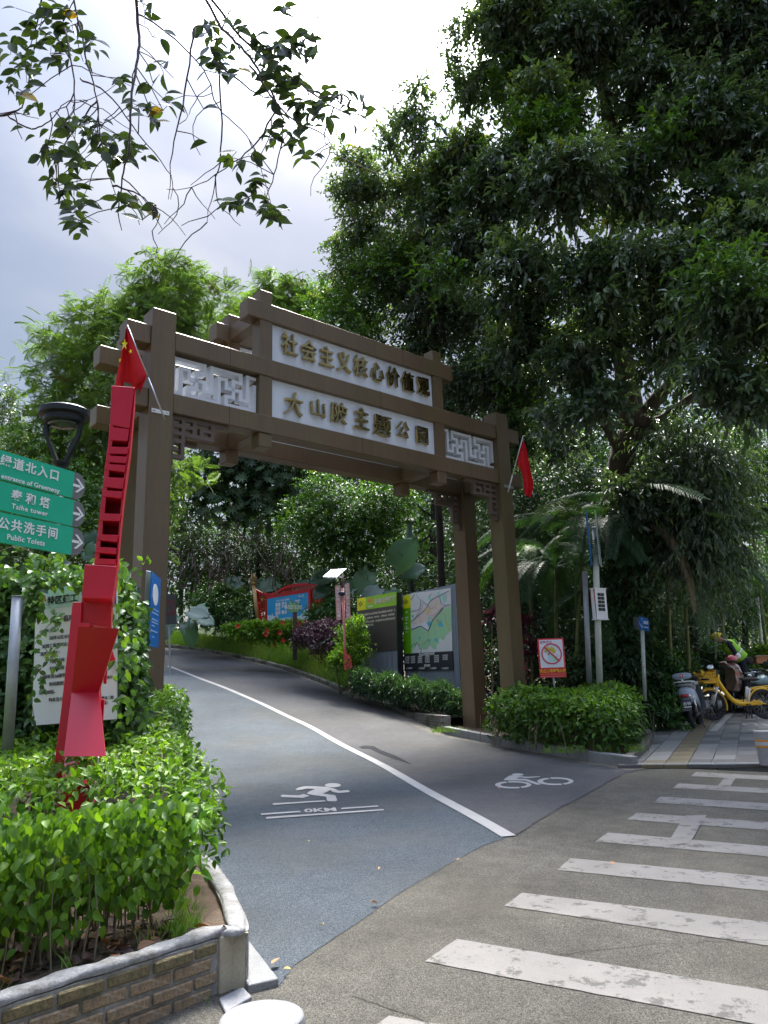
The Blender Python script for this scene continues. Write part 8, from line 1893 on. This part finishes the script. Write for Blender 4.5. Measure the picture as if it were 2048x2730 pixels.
# ------------------------------------------------------------------ yellow share bicycles
MAT['yellow'] = pmat('bike_yellow', (.85, .50, .01), .35, var=.04, coat=.2)
def bicycle(label):
    t = thing('bicycle', label, 'bicycle', group='yellow share bicycles'); Y_ = MAT['yellow']; WB = 1.10; r = .292
    for x in (0, WB):
        ty = MB().torus((x, 0, r), r - .02, .021, seg=36, sub=8).build('tyre', MAT['black_rubber'], t, smooth=True)
        MB().torus((x, 0, r), r - .048, .010, seg=32, sub=5).tube([(x, -.04, r), (x, .04, r)], .028 if x else .05, 10).build('rim', MAT['black'], ty, smooth=True)
        sp3 = MB()
        for k in range(18): a = 2 * PI * k / 18; sp3.tube([(x + .02 * math.cos(a + .6), .02 * (-1) ** k, r + .02 * math.sin(a + .6)), (x + (r - .05) * math.cos(a), 0, r + (r - .05) * math.sin(a))], .0022, 3, cap=False)
        sp3.build('spokes', MAT['galv'], ty)['kind'] = 'stuff'
    # torus angle 0 points back (-x), a quarter turn points up
    MB().torus((0, 0, r), r + .022, .016, seg=22, sub=5, a0=-PI * 1.02, a1=-.15, ax=(0, 1, 0)).build('rear_fender', Y_, t, smooth=True)
    MB().torus((WB, 0, r), r + .022, .016, seg=18, sub=5, a0=-PI - .35, a1=-1.0, ax=(0, 1, 0)).build('front_fender', Y_, t, smooth=True)
    q = smooth_line([Vector(v) for v in ((WB - .20, 0, .80), (WB - .24, 0, .70), (WB - .36, 0, .50), (WB - .48, 0, .36), (WB - .62, 0, .31), (.30, 0, .31), (.0, 0, .30), (-.02, 0, .295))], 5)
    n = len(q); MB().tube(q, [.042 if i < n * .75 else .030 for i in range(n)], 12).build('frame', Y_, t, smooth=True)
    MB().tube([(WB - .155, 0, .66), (WB - .225, 0, .90)], .036, 12).build('head_tube', Y_, t, smooth=True)
    for s in (-1, 1): MB().tube([(WB - .15, s * .05, .64), (WB, s * .055, r)], .016, 8).build('fork', MAT['white'], t, smooth=True); MB().tube([(0, s * .06, r), (-.0, s * .06, r + .0), (.28, s * .05, .36)], .012, 6).build('chain_stay', Y_, t)
    MB().tube([(.335, 0, .32), (.255, 0, .62)], .028, 12).build('seat_tube', MAT['white'], t, smooth=True); MB().tube([(.26, 0, .60), (.225, 0, .76)], .017, 10).build('seat_post', MAT['black'], t, smooth=True)
    loft([sec(.06, .095, .765, .80), sec(.12, .11, .755, .825), sec(.22, .08, .765, .82), sec(.36, .03, .775, .81), sec(.41, .012, .78, .80)], 'saddle', MAT['black_rubber'], t)
    MB().tube([(WB - .22, 0, .90), (WB - .25, 0, .99)], .02, 10).build('stem', MAT['black'], t, smooth=True)
    hb = MB().tube(smooth_line([Vector(v) for v in ((WB - .36, .29, 1.0), (WB - .28, .22, 1.02), (WB - .25, 0, 1.0), (WB - .28, -.22, 1.02), (WB - .36, -.29, 1.0))], 4), .012, 8).build('handlebar', MAT['black'], t, smooth=True)
    for s in (-1, 1): MB().tube([(WB - .31, s * .25, 1.015), (WB - .40, s * .31, .99)], .018, 8).build('grip', MAT['black_rubber'], hb, smooth=True)
    MB().box(WB - .20, WB - .10, -.06, .06, .86, .99).build('lock_box', MAT['black'], t, bevel=.015)
    # basket of solid sheet with slots
    x0, x1, w, z0, z1 = WB - .10, WB + .20, .17, .74, .94; b = empty('basket', (0, 0, 0), 0, t)
    def wall(name, p00, p10, p11, p01, nu, nv):
        P0, P1, P2, P3 = map(Vector, (p00, p10, p11, p01)); mb = MB(); nn = (P1 - P0).cross(P3 - P0).normalized() * .006
        def pt(a, c): return (P0.lerp(P1, a)).lerp(P3.lerp(P2, a), c)
        for i in range(nu + 1): a = i / nu; e_ = .028; mb.prism([pt(max(0, a - e_), 0), pt(min(1, a + e_), 0), pt(min(1, a + e_), 1), pt(max(0, a - e_), 1)], nn)
        for j in range(nv + 1): c = j / nv; e_ = .06; mb.prism([pt(0, max(0, c - e_)), pt(1, max(0, c - e_)), pt(1, min(1, c + e_)), pt(0, min(1, c + e_))], nn * 1.3)
        mb.build(name, Y_, b)
    for s in (-1, 1): wall('side', (x0, s * (w - .02), z0), (x1 - .03, s * (w - .02), z0), (x1, s * w, z1), (x0, s * w, z1), 6, 3)
    wall('front', (x1 - .03, -w + .02, z0), (x1 - .03, w - .02, z0), (x1, w, z1), (x1, -w, z1), 7, 3); wall('back', (x0, -w + .02, z0), (x0, w - .02, z0), (x0, w, z1 + .05), (x0, -w, z1 + .05), 7, 3)
    MB().box(x0, x1 - .03, -w + .02, w - .02, z0 - .012, z0).build('bottom', Y_, b)
    for s in (-1, 1): MB().prism([(x1 - .06, s * w, z1), (x1 + .01, s * w, z1), (x1 + .005, s * w, z1 + .05)], (0, -.012 * s, 0)).build('corner_ear', Y_, b)
    MB().tube([(.33, .06, .31), (.36, .10, .02)], .012, 6).tube([(.33, -.06, .31), (.36, -.12, .02)], .012, 6).build('kick_stand', MAT['black'], t)
    MB().tube([(.40, 0, .30), (.40, .10, .30), (.46, .11, .17)], .011, 6).tube([(.40, 0, .30), (.40, -.10, .30), (.34, -.11, .43)], .011, 6).build('crank', MAT['black'], t)
    for y_, x_, z_ in ((.15, .46, .17), (-.15, .34, .43)): MB().box(x_ - .04, x_ + .04, y_ - .04, y_ + .04, z_ - .012, z_ + .012).build('pedal', MAT['black'], t)
    MB().tube([(.18, 0, r + .30), (-.22, 0, r + .34)], .012, 6).build('rack', Y_, t)
    return t
bk = bicycle('yellow share bicycle with slotted basket standing nearest on the pavement, facing the hedge')
rr_, fr_ = P(*zs(1640, 1192), 17.35), P(*zs(1010, 1188), 17.25)
rr_.z = fr_.z = hz(8, 17.3) + .056; print('bike', (rr_ - fr_).length, rr_, fr_)
place(bk, rr_, fr_, -.08); k_ = (rr_ - fr_).length / 1.10; bk.scale = (k_,) * 3
bk2 = copy_tree(bk); bk2['label'] = 'second yellow share bicycle directly behind the nearer one with only basket and frame showing'
bk2.location = (rr_.x + .30, rr_.y + .75, hz(rr_.x, rr_.y + .75) + .055)

# ------------------------------------------------------------------ people
def person(label, base, sc_, yaw, lean, cloth_mat, low_z=None):
    """one continuous skinned body, bent forward by 'lean'; x is where the person faces"""
    t = thing('person', label, 'person', tuple(base), yaw)
    c, s = math.cos(lean), math.sin(lean)
    def T(x, z): dz = z - .95; return (x * c + dz * s, .95 + dz * c - x * s)      # upper body turns about the hips
    V = []; E = []; R_ = []
    def a(x, y, z, r, up=True):
        if up: x, z = T(x, z)
        V.append((x * sc_, y * sc_, z * sc_)); R_.append(r * sc_); return len(V) - 1
    pel = a(0, 0, .95, .15, False); sp1 = a(0, 0, 1.12, .145); ch = a(.01, 0, 1.32, .165); nb = a(0, 0, 1.47, .075); nk = a(.02, 0, 1.53, .058); hd = a(.05, 0, 1.62, .095); ht = a(.05, 0, 1.72, .085)
    E += [(pel, sp1), (sp1, ch), (ch, nb), (nb, nk), (nk, hd), (hd, ht)]
    nose = a(.145, 0, 1.61, .016); E.append((hd, nose))
    for sd in (-1, 1):
        sh = a(0, sd * .18, 1.42, .075); el = a(.08, sd * .26, 1.16, .050); wr = a(.30, sd * .22, 1.05, .034); hn = a(.36, sd * .21, 1.03, .040)
        E += [(ch, sh), (sh, el), (el, wr), (wr, hn)]
        for k in range(4): f1_ = a(.41, sd * (.185 + .017 * k), 1.02 - .004 * k, .010); f2_ = a(.45, sd * (.185 + .016 * k), .99, .008); E += [(hn, f1_), (f1_, f2_)]
        th = a(.39, sd * .165, 1.035, .011); E.append((hn, th))
        hp = a(0, sd * .09, .90, .105, False); kn = a(.03, sd * .11, .50, .068, False); an = a(0, sd * .11, .10, .048, False); to = a(.14, sd * .12, .05, .045, False); E += [(pel, hp), (hp, kn), (kn, an), (an, to)]
    me = bpy.data.meshes.new('body'); me.from_pydata(V, E, []); o = bpy.data.objects.new('body', me); COL.objects.link(o)
    m = o.modifiers.new('s', 'SKIN'); m.use_smooth_shade = True
    for i, sv in enumerate(me.skin_vertices[0].data): sv.radius = (R_[i], R_[i]); sv.use_root = (i == 0)
    m2 = o.modifiers.new('d', 'SUBSURF'); m2.levels = 2
    dg = bpy.context.evaluated_depsgraph_get(); dg.update(); me2 = bpy.data.meshes.new_from_object(o.evaluated_get(dg)); bpy.data.objects.remove(o)
    o = link('body', me2, [cloth_mat, flat('skin', (.36, .20, .13), .6)], t)
    hx, hz_ = T(.05, 1.53); H0 = Vector((hx, 0, hz_)) * sc_; wx, wz = T(.33, 1.04)
    for p_ in me2.polygons:
        q = p_.center; d1 = (q - Vector((T(.05, 1.66)[0] * sc_, 0, T(.05, 1.66)[1] * sc_))).length; hnd = min((q - Vector((wx * sc_ + .05, sd * .20 * sc_, wz * sc_))).length for sd in (-1, 1))
        p_.material_index = 1 if (d1 < .155 * sc_ or hnd < .10 * sc_) else 0
    def TT(x, y, z): q = T(x, z); return (q[0] * sc_, y * sc_, q[1] * sc_)
    for sd in (-1, 1): MB().ball(TT(.128, sd * .032, 1.645), .010 * sc_, 8, 6).build('eye', MAT['black'], t); MB().ball(TT(.045, sd * .092, 1.625), (.02 * sc_, .012 * sc_, .03 * sc_), 8, 6).build('ear', flat('skin', (.36, .20, .13), .6), t, smooth=True)
    hc = TT(.045, 0, 1.665); r = .128 * sc_
    sh_ = MB().lathe([(r * 1.22, -.005), (r * 1.2, .008), (r * 1.0, .02), (r * .97, r * .45), (r * .78, r * .8), (r * .4, r * 1.0), (.002, r * 1.06)], 20).build('helmet', pmat('helmet_yellow', (.70, .56, .02), .35, var=.03), t, smooth=True)
    sh_.location = hc; sh_.rotation_euler = (0, lean * 1.1, 0)
    return t, TT
HV = pmat('hi_vis_green', (.30, .62, .05), .7, var=.06); NAVY = pmat('navy_clothes', (.012, .015, .03), .8)
base = zp(1330, 900, 19.7); gz2 = 1.5 + (642 - 520) * .1797 / FD * 19.7 - .95
w1, TT = person('worker in a yellow helmet and lime green reflective vest bending forward behind the bicycles', (zp(1340, 500, 19.7).x, 19.7, gz2), 1.06, PI * .97, .72, NAVY)
def vsec(z, w, d, zo=0):
    return [TT(d * math.cos(a), w * math.sin(a), z) for a in np.linspace(0, 2 * PI, 16, endpoint=False)]
loft([vsec(.93, .195, .175), vsec(1.05, .19, .175), vsec(1.2, .195, .180), vsec(1.34, .205, .185), vsec(1.42, .20, .150), vsec(1.48, .12, .10)], 'vest', HV, w1)
def vp(y0, y1, z0, z1, x=-.19): return [TT(x, y0, z0), TT(x, y1, z0), TT(x, y1, z1), TT(x, y0, z1)]
MB().prism(vp(-.10, .10, 1.26, 1.38, -.192), (0, 0, .006)).build('back_label', flat('label_pale', (.55, .72, .70)), w1)
for k in range(5): MB().prism(vp(-.085 + .036 * k, -.06 + .036 * k, 1.28, 1.36, -.199), (0, 0, .004)).build('label_character', flat('label_ink', (.08, .20, .25)), w1)
loft([vsec(1.08, .193, .179), vsec(1.13, .195, .182)], 'reflective_band', flat('band_silver', (.62, .66, .62), .4), w1)
gm = [(zp(1290, 1, 19.7).x - 1.2, 19.2), (zp(1290, 1, 19.7).x + 1.2, 19.2), (zp(1290, 1, 19.7).x + 1.4, 21.2), (zp(1290, 1, 19.7).x - 1.2, 21.2)]
drape('raised_verge', gm, gz2 - hz(w1.location.x, 19.7) + .0, MAT['turf'], .5)
w2, _ = person('second rider with a yellow helmet almost hidden by the pavement bushes', (zp(945, 400, 20.5).x, 20.5, zp(945, 385, 20.5).z - 1.62), 1.0, PI * .8, .15, NAVY)
# tapered pavement bollard at the right edge
bq = G(1655, 1652, .055); bo = thing('tapered_bollard', 'grey tapered concrete bollard with two orange bands at the right edge of the pavement', 'bollard', tuple(bq))
zt5 = P(1655, 1578, bq.y).z - bq.z; r_t, r_b = 16.5 / FD * bq.y, 12 / FD * bq.y
f5 = lambda t_: r_b + (r_t - r_b) * t_
MB().lathe([(f5(0), 0), (f5(.96), zt5 * .96), (f5(1) * .97, zt5), (.01, zt5 + .003)], 28).build('bollard_body', pmat('bollard_grey', (.33, .33, .33), .7, var=.12, grain=.2), bo, smooth=False)
for a, b in ((.52, .57), (.70, .75)): MB().lathe([(f5(a) + .004, zt5 * a), (f5(b) + .004, zt5 * b)], 28).build('orange_band', flat('band_orange', (.75, .30, .03)), bo)
MB().lathe([(f5(.62) + .003, zt5 * .58), (f5(.68) + .003, zt5 * .69)], 28).build('reflective_band', flat('band_grey', (.5, .5, .5)), bo)
